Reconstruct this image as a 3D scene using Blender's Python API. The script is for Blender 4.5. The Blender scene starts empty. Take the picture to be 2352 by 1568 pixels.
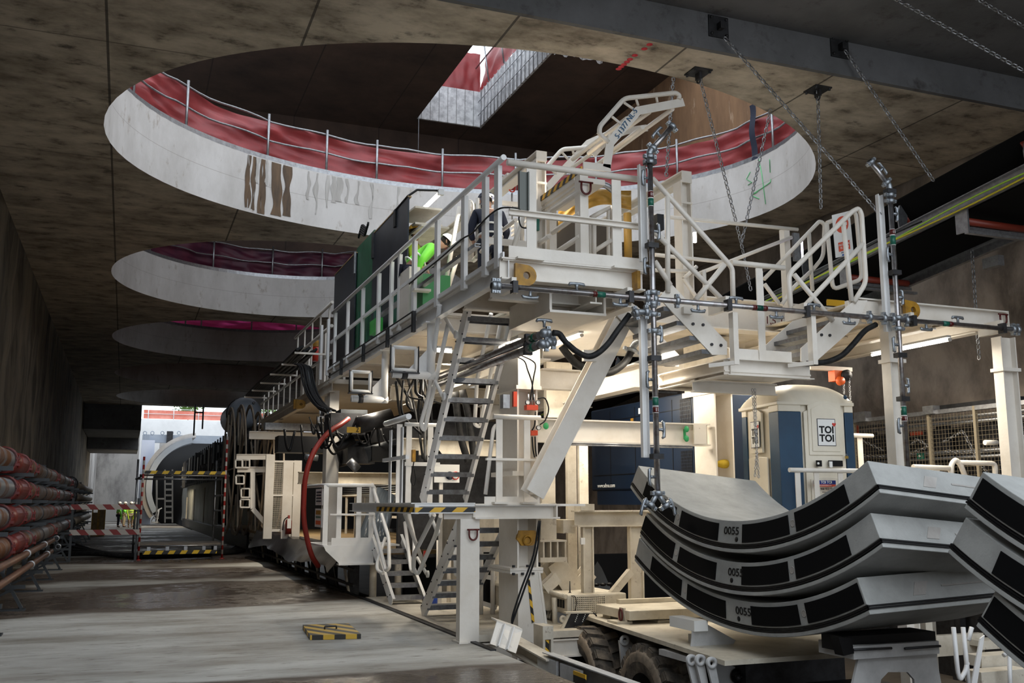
import bpy, math, random
from mathutils import Vector as V, Matrix, Quaternion
random.seed(11)
R = random.uniform
SC = bpy.context.scene
COL = SC.collection
PI = math.pi
UP = V((0, 0, 1))

# ---------------------------------------------------------------- camera
F, CX, CY, EYE = 2260.0, 1176.0, 784.0, 1.75
PITCH = math.atan(371 / F)
YAW = math.atan(891 / math.hypot(F, 371))
cam = bpy.data.cameras.new('camera')
cam.sensor_width = 36
cam.lens = F / 2352 * 36
cam.clip_end = 400
cam_o = bpy.data.objects.new('camera', cam)
COL.objects.link(cam_o)
cam_o.location = (0, 0, EYE)
cam_o.rotation_euler = (PI / 2 + PITCH, 0, -YAW)
SC.camera = cam_o
FW = V((math.sin(YAW) * math.cos(PITCH), math.cos(YAW) * math.cos(PITCH), math.sin(PITCH)))
RT = V((math.cos(YAW), -math.sin(YAW), 0))
UU = V((-math.sin(YAW) * math.sin(PITCH), -math.cos(YAW) * math.sin(PITCH), math.cos(PITCH)))


def W(x, y, X=None, Y=None, Z=None):
    """a measured point of the photograph on a known plane of the place"""
    d = FW + RT * ((x - CX) / F) + UU * ((CY - y) / F)
    if X is not None:
        t = X / d.x
    elif Y is not None:
        t = Y / d.y
    else:
        t = (Z - EYE) / d.z
    return V((0, 0, EYE)) + d * t


# ---------------------------------------------------------------- mesh builder
class MB:
    k = 0

    def __init__(s):
        s.v, s.f, s.sm, s.mi, s.cur = [], [], [], [], 0

    def add(s, vs, fs, smooth=False):
        n = len(s.v)
        s.v += [V(p) for p in vs]
        for f in fs:
            s.f.append([n + i for i in f])
            s.sm.append(smooth)
            s.mi.append(s.cur)
        return s

    def box(s, x0, y0, z0, x1, y1, z1):
        if x0 > x1: x0, x1 = x1, x0
        if y0 > y1: y0, y1 = y1, y0
        if z0 > z1: z0, z1 = z1, z0
        MB.k += 1; e = .0001 + (MB.k * .618 % 1) * .0009
        x0 -= e; y0 -= e; z0 -= e; x1 += e; y1 += e; z1 += e
        return s.add([(x0, y0, z0), (x1, y0, z0), (x1, y1, z0), (x0, y1, z0), (x0, y0, z1), (x1, y0, z1), (x1, y1, z1), (x0, y1, z1)],
                     [(3, 2, 1, 0), (4, 5, 6, 7), (0, 1, 5, 4), (1, 2, 6, 5), (2, 3, 7, 6), (3, 0, 4, 7)])

    def frame(s, p, q, up=UP):
        d = (q - p).normalized()
        side = d.cross(V(up))
        if side.length < 1e-4:
            side = d.cross(V((0, 1, 0)))
        side.normalize()
        return d, side, side.cross(d).normalized()

    def beam(s, p, q, w, h, up=UP, so=0, uo=0):
        p, q = V(p), V(q)
        d, a, u = s.frame(p, q, up)
        c = a * so + u * uo
        MB.k += 1; e = .0001 + (MB.k * .618 % 1) * .0009
        w += e; h += e; p = p - d * e; q = q + d * e
        vs = [e + c + a * (i * w / 2) + u * (j * h / 2) for e in (p, q) for i, j in ((-1, -1), (1, -1), (1, 1), (-1, 1))]
        return s.add(vs, [(0, 1, 2, 3), (7, 6, 5, 4), (0, 4, 5, 1), (1, 5, 6, 2), (2, 6, 7, 3), (3, 7, 4, 0)])

    def hbeam(s, p, q, w, h, up=UP, tf=.018, tw=.012):
        """flanges at +-h/2 along up, width w"""
        s.beam(p, q, w, tf, up, 0, h / 2 - tf / 2)
        s.beam(p, q, w, tf, up, 0, -h / 2 + tf / 2)
        return s.beam(p, q, tw, h - 2 * tf, up)

    def channel(s, p, q, w, h, up=UP, t=.012, side=1):
        """web on one side, flanges up and down"""
        s.beam(p, q, w, t, up, 0, h / 2 - t / 2)
        s.beam(p, q, w, t, up, 0, -h / 2 + t / 2)
        return s.beam(p, q, t, h - 2 * t, up, side * (w / 2 - t / 2))

    def path(s, pts, r, n=8, caps=True, closed=False):
        pts = [V(p) for p in pts]
        m = len(pts)
        vs = []
        prev = None
        for i, p in enumerate(pts):
            if closed:
                t = (pts[(i + 1) % m] - pts[i - 1])
            else:
                t = pts[min(i + 1, m - 1)] - pts[max(i - 1, 0)]
            if t.length < 1e-9:
                t = V((0, 0, 1))
            t.normalize()
            if prev is None:
                a = t.cross(UP)
                if a.length < 1e-3:
                    a = t.cross(V((0, 1, 0)))
                a.normalize()
            else:
                a = prev - t * prev.dot(t)
                if a.length < 1e-4:
                    a = t.cross(UP)
                a.normalize()
            prev = a
            b = t.cross(a)
            rr = r[i] if isinstance(r, (list, tuple)) else r
            vs += [p + (a * math.cos(2 * PI * k / n) + b * math.sin(2 * PI * k / n)) * rr for k in range(n)]
        fs = []
        for i in range(m if closed else m - 1):
            j = (i + 1) % m
            fs += [(i * n + k, i * n + (k + 1) % n, j * n + (k + 1) % n, j * n + k) for k in range(n)]
        s.add(vs, fs, True)
        if caps and not closed:
            k0 = len(s.v) - len(vs)
            s.f.append([k0 + k for k in range(n)][::-1]); s.sm.append(False); s.mi.append(s.cur)
            s.f.append([k0 + (m - 1) * n + k for k in range(n)]); s.sm.append(False); s.mi.append(s.cur)
        return s

    def tube(s, p, q, r, n=10):
        return s.path([p, q], r, n)

    def prism(s, poly, vec):
        poly = [V(p) for p in poly]
        vec = V(vec)
        n = len(poly)
        vs = poly + [p + vec for p in poly]
        return s.add(vs, [tuple(range(n))[::-1], tuple(range(n, 2 * n))] + [(i, (i + 1) % n, n + (i + 1) % n, n + i) for i in range(n)])

    def lathe(s, c, axis, prof, n=20, smooth=True):
        """prof: (dist along axis, radius)"""
        c, axis = V(c), V(axis).normalized()
        a = axis.cross(UP)
        if a.length < 1e-3:
            a = V((1, 0, 0))
        a.normalize()
        b = axis.cross(a)
        vs = [c + axis * d + (a * math.cos(2 * PI * k / n) + b * math.sin(2 * PI * k / n)) * r for d, r in prof for k in range(n)]
        m = len(prof)
        return s.add(vs, [(i * n + k, i * n + (k + 1) % n, (i + 1) * n + (k + 1) % n, (i + 1) * n + k) for i in range(m - 1) for k in range(n)], smooth)

    def ell(s, c, rx, ry, rz, nu=12, nv=8, rot=None):
        c = V(c)
        vs = []
        for j in range(nv + 1):
            th = PI * j / nv
            for i in range(nu):
                ph = 2 * PI * i / nu
                p = V((rx * math.sin(th) * math.cos(ph), ry * math.sin(th) * math.sin(ph), rz * math.cos(th)))
                if rot: p = rot @ p
                vs.append(c + p)
        return s.add(vs, [(j * nu + i, (j + 1) * nu + i, (j + 1) * nu + (i + 1) % nu, j * nu + (i + 1) % nu) for j in range(nv) for i in range(nu)], True)

    def grid(s, fn, nu, nv, smooth=True):
        vs = [fn(i / nu, j / nv) for j in range(nv + 1) for i in range(nu + 1)]
        return s.add(vs, [(j * (nu + 1) + i, j * (nu + 1) + i + 1, (j + 1) * (nu + 1) + i + 1, (j + 1) * (nu + 1) + i) for j in range(nv) for i in range(nu)], smooth)


def fillet(pts, r=.08, n=4):
    pts = [V(p) for p in pts]
    out = [pts[0]]
    for i in range(1, len(pts) - 1):
        a, b, c = pts[i - 1], pts[i], pts[i + 1]
        ra = min(r, (a - b).length * .45, (c - b).length * .45)
        p0, p1 = b + (a - b).normalized() * ra, b + (c - b).normalized() * ra
        for k in range(n + 1):
            t = k / n
            out.append(p0 * (1 - t) ** 2 + b * 2 * t * (1 - t) + p1 * t * t)
    return out + [pts[-1]]


def catmull(pts, n=6):
    pts = [V(p) for p in pts]
    q = [pts[0] * 2 - pts[1]] + pts + [pts[-1] * 2 - pts[-2]]
    out = []
    for i in range(1, len(q) - 2):
        a, b, c, d = q[i - 1], q[i], q[i + 1], q[i + 2]
        for k in range(n):
            t = k / n
            out.append(.5 * ((2 * b) + (c - a) * t + (2 * a - 5 * b + 4 * c - d) * t * t + (3 * b - a - 3 * c + d) * t ** 3))
    return out + [pts[-1]]


def wpos(o):
    p = V((0, 0, 0))
    while o:
        p += o.location
        o = o.parent
    return p


def tag(o, label=None, cat=None, group=None, kind=None):
    if label: o['label'] = label
    if cat: o['category'] = cat
    if group: o['group'] = group
    if kind: o['kind'] = kind
    return o


def T(name, label, cat, loc=(0, 0, 0), group=None):
    o = bpy.data.objects.new(name, None)
    o.empty_display_size = .1
    COL.objects.link(o)
    o.location = loc
    return tag(o, label, cat, group)


def O(name, mb, m, parent=None, label=None, cat=None, group=None, kind=None, loc=None, bevel=0):
    """link a builder as ONE mesh object (part when parent is given)"""
    if parent is not None:
        org = wpos(parent)
        o_loc = V((0, 0, 0))
    else:
        if loc is None:
            zs = min(p.z for p in mb.v)
            loc = V((sum(p.x for p in mb.v) / len(mb.v), sum(p.y for p in mb.v) / len(mb.v), zs))
        org = V(loc)
        o_loc = org
    me = bpy.data.meshes.new(name)
    me.from_pydata([tuple(p - org) for p in mb.v], [], mb.f)
    me.polygons.foreach_set('use_smooth', mb.sm)
    for mm in (m if isinstance(m, (list, tuple)) else [m]):
        me.materials.append(mm)
    me.polygons.foreach_set('material_index', mb.mi)
    me.update()
    o = bpy.data.objects.new(name, me)
    COL.objects.link(o)
    o.location = o_loc
    if parent is not None:
        o.parent = parent
    if bevel:
        b = o.modifiers.new('bevel', 'BEVEL')
        b.width = bevel; b.segments = 2; b.limit_method = 'ANGLE'
    return tag(o, label, cat, group, kind)


def dup(root, loc, rotz=0, label=None, group=None, cat=None):
    def cp(o, par):
        c = o.copy()
        COL.objects.link(c)
        c.parent = par
        for ch in list(o.children):
            cp(ch, c)
        return c
    kids = list(root.children)
    r = root.copy()
    COL.objects.link(r)
    r.location = loc
    r.rotation_euler = (0, 0, rotz)
    for k in kids:
        cp(k, r)
    if label: r['label'] = label
    if group: r['group'] = group
    return r


def text(name, s, size, loc, xdir, ydir, m, parent, ext=.002, sx=1, bold=0):
    cu = bpy.data.curves.new(name, 'FONT')
    cu.body = s; cu.size = size; cu.extrude = ext; cu.align_x = 'CENTER'; cu.align_y = 'CENTER'; cu.offset = bold
    cu.resolution_u = 3
    t = bpy.data.objects.new(name, cu)
    COL.objects.link(t)
    dg = bpy.context.evaluated_depsgraph_get()
    dg.update()
    me = bpy.data.meshes.new_from_object(t.evaluated_get(dg))
    bpy.data.objects.remove(t)
    o = bpy.data.objects.new(name, me)
    COL.objects.link(o)
    x, y = V(xdir).normalized(), V(ydir).normalized()
    z = x.cross(y)
    mt = Matrix((x * sx, y, z)).transposed().to_4x4()
    me.transform(mt)
    me.transform(Matrix.Translation(V(loc) - (wpos(parent) if parent else V((0, 0, 0)))))
    me.materials.clear()
    me.materials.append(m)
    if parent: o.parent = parent
    return o


# ---------------------------------------------------------------- materials
def _n(nt, t, **k):
    n = nt.nodes.new(t)
    for a, b in k.items():
        setattr(n, a, b)
    return n


def mat(name, col, rough=.5, metal=0, col2=None, scale=3, mixlo=.4, mixhi=.7, bump=0, bscale=40, stain=None, sscale=6, slo=.62, shi=.72,
        stretch=(1, 1, 1), emit=None, estr=0, trans=0, spec=.5, rough2=None, coat=0):
    m = bpy.data.materials.new(name)
    m.use_nodes = True
    nt = m.node_tree
    b = nt.nodes['Principled BSDF']
    L = nt.links.new
    b.inputs['Roughness'].default_value = rough
    b.inputs['Metallic'].default_value = metal
    b.inputs['Specular IOR Level'].default_value = spec
    b.inputs['Base Color'].default_value = (*col, 1)
    if coat: b.inputs['Coat Weight'].default_value = coat
    if trans:
        b.inputs['Transmission Weight'].default_value = trans
    if emit:
        b.inputs['Emission Color'].default_value = (*emit, 1)
        b.inputs['Emission Strength'].default_value = estr
    if col2 or bump or stain:
        geo = _n(nt, 'ShaderNodeNewGeometry')
        mp = _n(nt, 'ShaderNodeMapping')
        mp.inputs['Scale'].default_value = stretch
        L(geo.outputs['Position'], mp.inputs['Vector'])
    last = None
    if col2:
        no = _n(nt, 'ShaderNodeTexNoise')
        no.inputs['Scale'].default_value = scale; no.inputs['Detail'].default_value = 8; no.inputs['Roughness'].default_value = .65
        L(mp.outputs[0], no.inputs['Vector'])
        rp = _n(nt, 'ShaderNodeMapRange')
        rp.inputs[1].default_value = mixlo; rp.inputs[2].default_value = mixhi
        L(no.outputs[0], rp.inputs[0])
        mx = _n(nt, 'ShaderNodeMix', data_type='RGBA')
        mx.inputs[6].default_value = (*col, 1); mx.inputs[7].default_value = (*col2, 1)
        L(rp.outputs[0], mx.inputs[0])
        L(mx.outputs[2], b.inputs['Base Color'])
        last = mx.outputs[2]
        if rough2 is not None:
            rr = _n(nt, 'ShaderNodeMapRange')
            rr.inputs[3].default_value = rough; rr.inputs[4].default_value = rough2
            L(rp.outputs[0], rr.inputs[0])
            L(rr.outputs[0], b.inputs['Roughness'])
    if stain:
        no2 = _n(nt, 'ShaderNodeTexNoise')
        no2.inputs['Scale'].default_value = sscale; no2.inputs['Detail'].default_value = 10; no2.inputs['Roughness'].default_value = .7
        L(mp.outputs[0], no2.inputs['Vector'])
        rp2 = _n(nt, 'ShaderNodeMapRange')
        rp2.inputs[1].default_value = slo; rp2.inputs[2].default_value = shi
        L(no2.outputs[0], rp2.inputs[0])
        mx2 = _n(nt, 'ShaderNodeMix', data_type='RGBA')
        mx2.inputs[6].default_value = (*col, 1); mx2.inputs[7].default_value = (*stain, 1)
        if last: L(last, mx2.inputs[6])
        L(rp2.outputs[0], mx2.inputs[0])
        L(mx2.outputs[2], b.inputs['Base Color'])
        last = mx2.outputs[2]
    if bump:
        nb = _n(nt, 'ShaderNodeTexNoise')
        nb.inputs['Scale'].default_value = bscale; nb.inputs['Detail'].default_value = 6
        L(mp.outputs[0], nb.inputs['Vector'])
        bp = _n(nt, 'ShaderNodeBump')
        bp.inputs['Strength'].default_value = bump; bp.inputs['Distance'].default_value = .02
        L(nb.outputs[0], bp.inputs['Height'])
        L(bp.outputs[0], b.inputs['Normal'])
    m['last'] = 1
    return m


def add_lines(m, axis, spacing, width, col, off=0, strength=.8):
    """formwork joints: dark lines every <spacing> metres along a world axis"""
    nt = m.node_tree
    L = nt.links.new
    b = nt.nodes['Principled BSDF']
    geo = _n(nt, 'ShaderNodeNewGeometry')
    sp = _n(nt, 'ShaderNodeSeparateXYZ')
    L(geo.outputs['Position'], sp.inputs[0])
    a = _n(nt, 'ShaderNodeMath', operation='ADD'); a.inputs[1].default_value = 1000 + off
    L(sp.outputs[axis], a.inputs[0])
    d = _n(nt, 'ShaderNodeMath', operation='DIVIDE'); d.inputs[1].default_value = spacing
    L(a.outputs[0], d.inputs[0])
    f = _n(nt, 'ShaderNodeMath', operation='FRACT'); L(d.outputs[0], f.inputs[0])
    lt = _n(nt, 'ShaderNodeMath', operation='LESS_THAN'); lt.inputs[1].default_value = width / spacing
    L(f.outputs[0], lt.inputs[0])
    mu = _n(nt, 'ShaderNodeMath', operation='MULTIPLY'); mu.inputs[1].default_value = strength
    L(lt.outputs[0], mu.inputs[0])
    mx = _n(nt, 'ShaderNodeMix', data_type='RGBA')
    mx.inputs[7].default_value = (*col, 1)
    lk = b.inputs['Base Color'].links
    if lk: L(lk[0].from_socket, mx.inputs[6])
    else: mx.inputs[6].default_value = b.inputs['Base Color'].default_value
    L(mu.outputs[0], mx.inputs[0])
    L(mx.outputs[2], b.inputs['Base Color'])


def hazard(name, a, bcol, ax=(1, 0, 1), period=.18):
    m = mat(name, a, .45)
    nt = m.node_tree
    L = nt.links.new
    geo = _n(nt, 'ShaderNodeNewGeometry')
    dt = _n(nt, 'ShaderNodeVectorMath', operation='DOT_PRODUCT'); dt.inputs[1].default_value = [c / period for c in ax]
    L(geo.outputs['Position'], dt.inputs[0])
    ad = _n(nt, 'ShaderNodeMath', operation='ADD'); ad.inputs[1].default_value = 1000
    L(dt.outputs['Value'], ad.inputs[0])
    f = _n(nt, 'ShaderNodeMath', operation='FRACT'); L(ad.outputs[0], f.inputs[0])
    lt = _n(nt, 'ShaderNodeMath', operation='LESS_THAN'); lt.inputs[1].default_value = .5
    L(f.outputs[0], lt.inputs[0])
    mx = _n(nt, 'ShaderNodeMix', data_type='RGBA')
    mx.inputs[6].default_value = (*a, 1); mx.inputs[7].default_value = (*bcol, 1)
    L(lt.outputs[0], mx.inputs[0])
    L(mx.outputs[2], nt.nodes['Principled BSDF'].inputs['Base Color'])
    return m


CREAM = mat('cream_steel_paint', (.78, .735, .67), .38, col2=(.66, .60, .52), scale=1.6, mixlo=.45, mixhi=.75, stain=(.16, .09, .045), sscale=9, slo=.68, shi=.78, bump=.08, bscale=25)
CREAM2 = mat('dirty_cream_steel_paint', (.66, .61, .52), .5, col2=(.42, .37, .29), scale=2.2, mixlo=.4, mixhi=.75, stain=(.13, .07, .03), sscale=8, slo=.6, shi=.75, bump=.1)
WHITE = mat('white_steel_paint', (.80, .80, .80), .35, col2=(.68, .66, .64), scale=2, mixlo=.5, mixhi=.8, stain=(.2, .14, .1), sscale=14, slo=.72, shi=.8)
STEEL = mat('galvanised_steel', (.38, .39, .41), .38, .85, col2=(.24, .24, .25), scale=14, mixlo=.35, mixhi=.7)
DSTEEL = mat('dark_steel', (.05, .05, .055), .5, .6, col2=(.025, .025, .025), scale=8)
TREAD = mat('worn_grey_steel', (.17, .18, .20), .5, .6, col2=(.08, .08, .085), scale=12, mixlo=.35, mixhi=.7, bump=.15, bscale=60)
PIPEM = mat('bare_steel_pipe', (.42, .41, .42), .30, .9, col2=(.22, .17, .15), scale=9, mixlo=.45, mixhi=.7)
CAST = mat('cast_iron_fitting', (.36, .39, .42), .42, .8, col2=(.2, .22, .25), scale=20)
RUBBER = mat('black_rubber', (.009, .009, .010), .6, spec=.25, col2=(.03, .03, .03), scale=10)
BLACK = mat('black_plastic', (.005, .005, .006), .5, spec=.25)
PADM = mat('black_bitumen_pad', (.004, .004, .0045), .9, spec=.12)
TARP = mat('red_tarpaulin', (.30, .036, .038), .5, col2=(.19, .022, .026), scale=1.6, mixlo=.35, mixhi=.7, bump=.5, bscale=3)
BLUE = mat('blue_machine_paint', (.0035, .010, .026), .45, col2=(.005, .014, .032), scale=2, spec=.3)
TBLUE = mat('blue_plastic', (.003, .036, .085), .45, col2=(.005, .05, .11), scale=3)
PLAST = mat('cream_plastic', (.80, .74, .62), .4, col2=(.70, .64, .52), scale=2)
GREEN = mat('green_paint', (.022, .11, .058), .45, col2=(.012, .06, .03), scale=3)
DGREEN = mat('green_band', (.01, .12, .08), .4)
DRED = mat('dark_red_band', (.085, .007, .006), .4)
RED = mat('red_paint', (.55, .035, .02), .35)
ORANGE = mat('orange_paint', (.75, .12, .02), .4)
YEL = mat('yellow_lug_paint', (.45, .23, .015), .5, col2=(.22, .11, .015), scale=8)
PANEL = mat('dark_grey_panel', (.014, .019, .028), .42, .3, col2=(.035, .042, .055), scale=1.8, mixlo=.4, mixhi=.75)
WOOD = mat('rough_timber', (.36, .25, .12), .7, col2=(.2, .13, .06), scale=6)
SEGC = mat('precast_concrete', (.40, .405, .395), .75, col2=(.29, .295, .285), scale=3, mixlo=.35, mixhi=.7, stain=(.17, .18, .15), sscale=22, slo=.64, shi=.74, bump=.12, bscale=60)
HAZ = hazard('yellow_black_stripes', (.75, .42, .02), (.01, .01, .01))
HAZY = hazard('yellow_black_stripes_side', (.75, .42, .02), (.01, .01, .01), (0, 1, 1), .2)
RW = hazard('red_white_stripes', (.75, .70, .66), (.42, .03, .025), (1, 0, 1), .5)
SKIN = mat('skin', (.45, .25, .17), .5)
HIVIS = mat('hi_vis_green', (.20, .78, .06), .6)
HIVISY = mat('hi_vis_yellow', (.55, .80, .05), .6)
NAVY = mat('navy_cloth', (.012, .016, .035), .8)
KHAKI = mat('khaki_cloth', (.40, .34, .24), .8)
HELM = mat('white_helmet_plastic', (.85, .85, .83), .3)
TUBE = mat('lit_fluorescent_tube', (.9, .9, .9), .4, emit=(1.0, .93, .80), estr=22)
LAMPH = mat('lamp_housing', (.5, .5, .5), .4)
HOSE_RED = mat('red_rubber_hose', (.27, .022, .014), .5)
RUST = mat('rusty_pipe_steel', (.17, .175, .185), .42, .6, col2=(.13, .055, .025), scale=1.3, mixlo=.42, mixhi=.6, stain=(.03, .03, .03), sscale=5, slo=.62, shi=.75, rough2=.6)
REDCOUP = mat('red_pipe_coupling', (.17, .012, .009), .4, col2=(.08, .010, .008), scale=4)
VIS = mat('brown_cable_reel_steel', (.34, .27, .20), .55, col2=(.18, .14, .10), scale=2)
GREY = mat('blue_grey_steel_paint', (.33, .37, .43), .4, col2=(.28, .32, .38), scale=1)
PALEG = mat('pale_blue_steel_paint', (.60, .65, .78), .4)
# ================================================================ the hall
HZ = 8.0      # soffit of the lower slab
TZ = 9.3      # its top
XL, XR = -2.7, 14.0
CONC = mat('ceiling_concrete', (.56, .49, .395), .75, col2=(.20, .165, .125), scale=1.2, mixlo=.36, mixhi=.66, stain=(.045, .035, .028), sscale=2.4, slo=.56, shi=.75, stretch=(1, 1.6, 1), bump=.35, bscale=7)
add_lines(CONC, 0, 2.5, .035, (.02, .016, .012), .6)
add_lines(CONC, 1, 5.0, .03, (.04, .032, .025), 1.2, .6)
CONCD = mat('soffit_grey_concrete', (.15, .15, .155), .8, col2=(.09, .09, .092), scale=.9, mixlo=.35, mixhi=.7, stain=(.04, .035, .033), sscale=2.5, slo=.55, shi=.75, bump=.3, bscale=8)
WALLC = mat('left_wall_concrete', (.20, .165, .12), .85, col2=(.07, .058, .042), scale=1.5, mixlo=.4, mixhi=.62, stain=(.02, .018, .014), sscale=1.2, slo=.52, shi=.66, stretch=(1, 1, .14), bump=.8, bscale=3)
ROCK = mat('sprayed_rock_wall', (.30, .245, .20), .85, col2=(.10, .08, .064), scale=1.1, mixlo=.4, mixhi=.65, stain=(.34, .29, .25), sscale=1.9, slo=.58, shi=.8, stretch=(1, 1, .6), bump=1.0, bscale=5)
SHAFT = mat('pale_shaft_concrete', (.55, .525, .51), .75, col2=(.40, .375, .355), scale=1.1, mixlo=.4, mixhi=.7, stain=(.27, .22, .175), sscale=4, slo=.58, shi=.74, stretch=(1, 1, .5), bump=.15, bscale=12)
add_lines(SHAFT, 2, 1.0, .012, (.25, .22, .2), .32, .6)
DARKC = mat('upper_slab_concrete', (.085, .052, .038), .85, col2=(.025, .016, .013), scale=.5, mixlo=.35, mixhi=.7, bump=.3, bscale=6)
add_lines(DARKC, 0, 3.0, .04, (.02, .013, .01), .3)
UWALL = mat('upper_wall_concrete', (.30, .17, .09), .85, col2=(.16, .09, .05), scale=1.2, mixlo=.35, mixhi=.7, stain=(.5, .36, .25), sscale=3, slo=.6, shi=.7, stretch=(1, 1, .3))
WHITEC = mat('far_daylit_concrete', (.78, .78, .78), .8, col2=(.66, .66, .66), scale=.6)

# ---- floor (wet patches and dusty pale bands)
FLOOR = mat('site_floor', (.46, .455, .43), .8, col2=(.23, .21, .18), scale=.9, mixlo=.40, mixhi=.66, stain=(.14, .12, .10), sscale=6, slo=.56, shi=.70, bump=1.0, bscale=16, stretch=(.4, 1.2, 1))
nt = FLOOR.node_tree
L = nt.links.new
pb = nt.nodes['Principled BSDF']
geo = _n(nt, 'ShaderNodeNewGeometry')
mp = _n(nt, 'ShaderNodeMapping'); mp.inputs['Scale'].default_value = (.22, .33, 1); mp.inputs['Location'].default_value = (1.3, 5.5, 0)
L(geo.outputs['Position'], mp.inputs[0])
wn = _n(nt, 'ShaderNodeTexNoise'); wn.inputs['Scale'].default_value = .7; wn.inputs['Detail'].default_value = 5
L(mp.outputs[0], wn.inputs['Vector'])
sp = _n(nt, 'ShaderNodeSeparateXYZ'); L(geo.outputs['Position'], sp.inputs[0])
# wetness by place along the hall: puddle near the camera, mud 18-30 m, dry between
rampy = _n(nt, 'ShaderNodeValToRGB')
my = _n(nt, 'ShaderNodeMapRange'); my.inputs[1].default_value = 5; my.inputs[2].default_value = 45
L(sp.outputs[1], my.inputs[0]); L(my.outputs[0], rampy.inputs[0])
cr = rampy.color_ramp
cr.elements[0].position = 0; cr.elements[0].color = (1, 1, 1, 1)
cr.elements[1].position = 1; cr.elements[1].color = (.62, .62, .62, 1)
for p, c in ((.125, 1), (.15, .46), (.19, .34), (.29, .32), (.31, .58), (.335, .72), (.40, .74), (.47, .58), (.54, .70), (.64, .58), (.7, .66)):
    e = cr.elements.new(p); e.color = (c, c, c, 1)
ad = _n(nt, 'ShaderNodeMath', operation='ADD'); L(rampy.outputs[0], ad.inputs[0]); L(wn.outputs[0], ad.inputs[1])
wet = _n(nt, 'ShaderNodeMapRange'); wet.inputs[1].default_value = 1.04; wet.inputs[2].default_value = 1.12
L(ad.outputs[0], wet.inputs[0])
mx = _n(nt, 'ShaderNodeMix', data_type='RGBA'); mx.inputs[7].default_value = (.085, .066, .052, 1)
L(pb.inputs['Base Color'].links[0].from_socket, mx.inputs[6]); L(wet.outputs[0], mx.inputs[0]); L(mx.outputs[2], pb.inputs['Base Color'])
pud = _n(nt, 'ShaderNodeMapRange'); pud.inputs[1].default_value = 1.1; pud.inputs[2].default_value = 1.3
pud.inputs[3].default_value = .85; pud.inputs[4].default_value = .12
wn2 = _n(nt, 'ShaderNodeTexNoise'); wn2.inputs['Scale'].default_value = 3.2; wn2.inputs['Detail'].default_value = 6
L(geo.outputs['Position'], wn2.inputs['Vector'])
m2 = _n(nt, 'ShaderNodeMath', operation='MULTIPLY_ADD'); m2.inputs[1].default_value = .5; L(wn2.outputs[0], m2.inputs[0])
s2 = _n(nt, 'ShaderNodeMath', operation='SUBTRACT'); s2.inputs[1].default_value = .25; L(ad.outputs[0], s2.inputs[0]); L(s2.outputs[0], m2.inputs[2])
L(m2.outputs[0], pud.inputs[0]); L(pud.outputs[0], pb.inputs['Roughness'])

mb = MB()
mb.box(XL - .6, -14, -.6, 4.25, 120, 0)
O('floor', mb, FLOOR, kind='structure', loc=(0, 0, 0))
PIT = mat('pit_floor_mud', (.10, .085, .07), .6, col2=(.05, .042, .035), scale=1.2, bump=.5, bscale=8)
mb = MB()
mb.box(4.25, -14, -1.5, 19, 120, -1.25)
O('floor', mb, PIT, kind='structure', loc=(8, 0, -1.05))

def ell_pt(c, rx, ry, t, sup=1.0):
    return c[0] + rx * math.cos(t), c[1] + ry * math.sin(t)

HOLES = [((6.0, 17.1), 6.69, 5.2), ((4.25, 28.4), 4.95, 4.98), ((4.2, 39.75), 5.0, 5.03), ((4.2, 51.1), 5.0, 5.0), ((4.2, 62.3), 5.0, 5.0)]
ROWS = [11.1, 22.72, 34.1, 45.4, 56.7, 68.0]
slab = MB()
for i, (c, rx, ry) in enumerate(HOLES):
    y0, y1 = ROWS[i], ROWS[i + 1]
    angs = [2 * PI * k / 96 for k in range(96)] + [math.atan2(y - c[1], x - c[0]) % (2 * PI) for x in (XL, XR) for y in (y0, y1)]
    angs = sorted(set(round(a, 5) for a in angs))
    inner, outer = [], []
    for a in angs:
        ca, sa = math.cos(a), math.sin(a)
        tt = min([(XR - c[0]) / ca if ca > 1e-6 else 1e9, (XL - c[0]) / ca if ca < -1e-6 else 1e9, (y1 - c[1]) / sa if sa > 1e-6 else 1e9, (y0 - c[1]) / sa if sa < -1e-6 else 1e9])
        rr = 1 / math.sqrt((ca / rx) ** 2 + (sa / ry) ** 2)
        outer.append((c[0] + ca * tt, c[1] + sa * tt)); inner.append((c[0] + ca * rr, c[1] + sa * rr))
    n = len(angs)
    for z, rev in ((HZ, False), (TZ, True)):
        vs = [(p[0], p[1], z) for p in inner] + [(p[0], p[1], z) for p in outer]
        fs = [(k, (k + 1) % n, n + (k + 1) % n, n + k) for k in range(n)]
        slab.add(vs, [f[::-1] for f in fs] if rev else fs)
    w = MB()
    nn = 120
    ring = []
    for rr_, zz in ((0, HZ + .0), (0, TZ + .005), (.3, TZ + .005), (.3, HZ + .03)):
        ring.append([(c[0] + (rx + rr_) * math.cos(2 * PI * k / nn), c[1] + (ry + rr_) * math.sin(2 * PI * k / nn), zz) for k in range(nn)])
    vs = [p for r_ in ring for p in r_]
    fs = []
    for r_ in range(4):
        r2 = (r_ + 1) % 4
        fs += [(r_ * nn + k, r_ * nn + (k + 1) % nn, r2 * nn + (k + 1) % nn, r2 * nn + k) for k in range(nn)]
    w.add(vs, fs, False)
    O('wall_opening_%d' % (i + 1), w, SHAFT, kind='structure', loc=(c[0], c[1], HZ))
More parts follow.
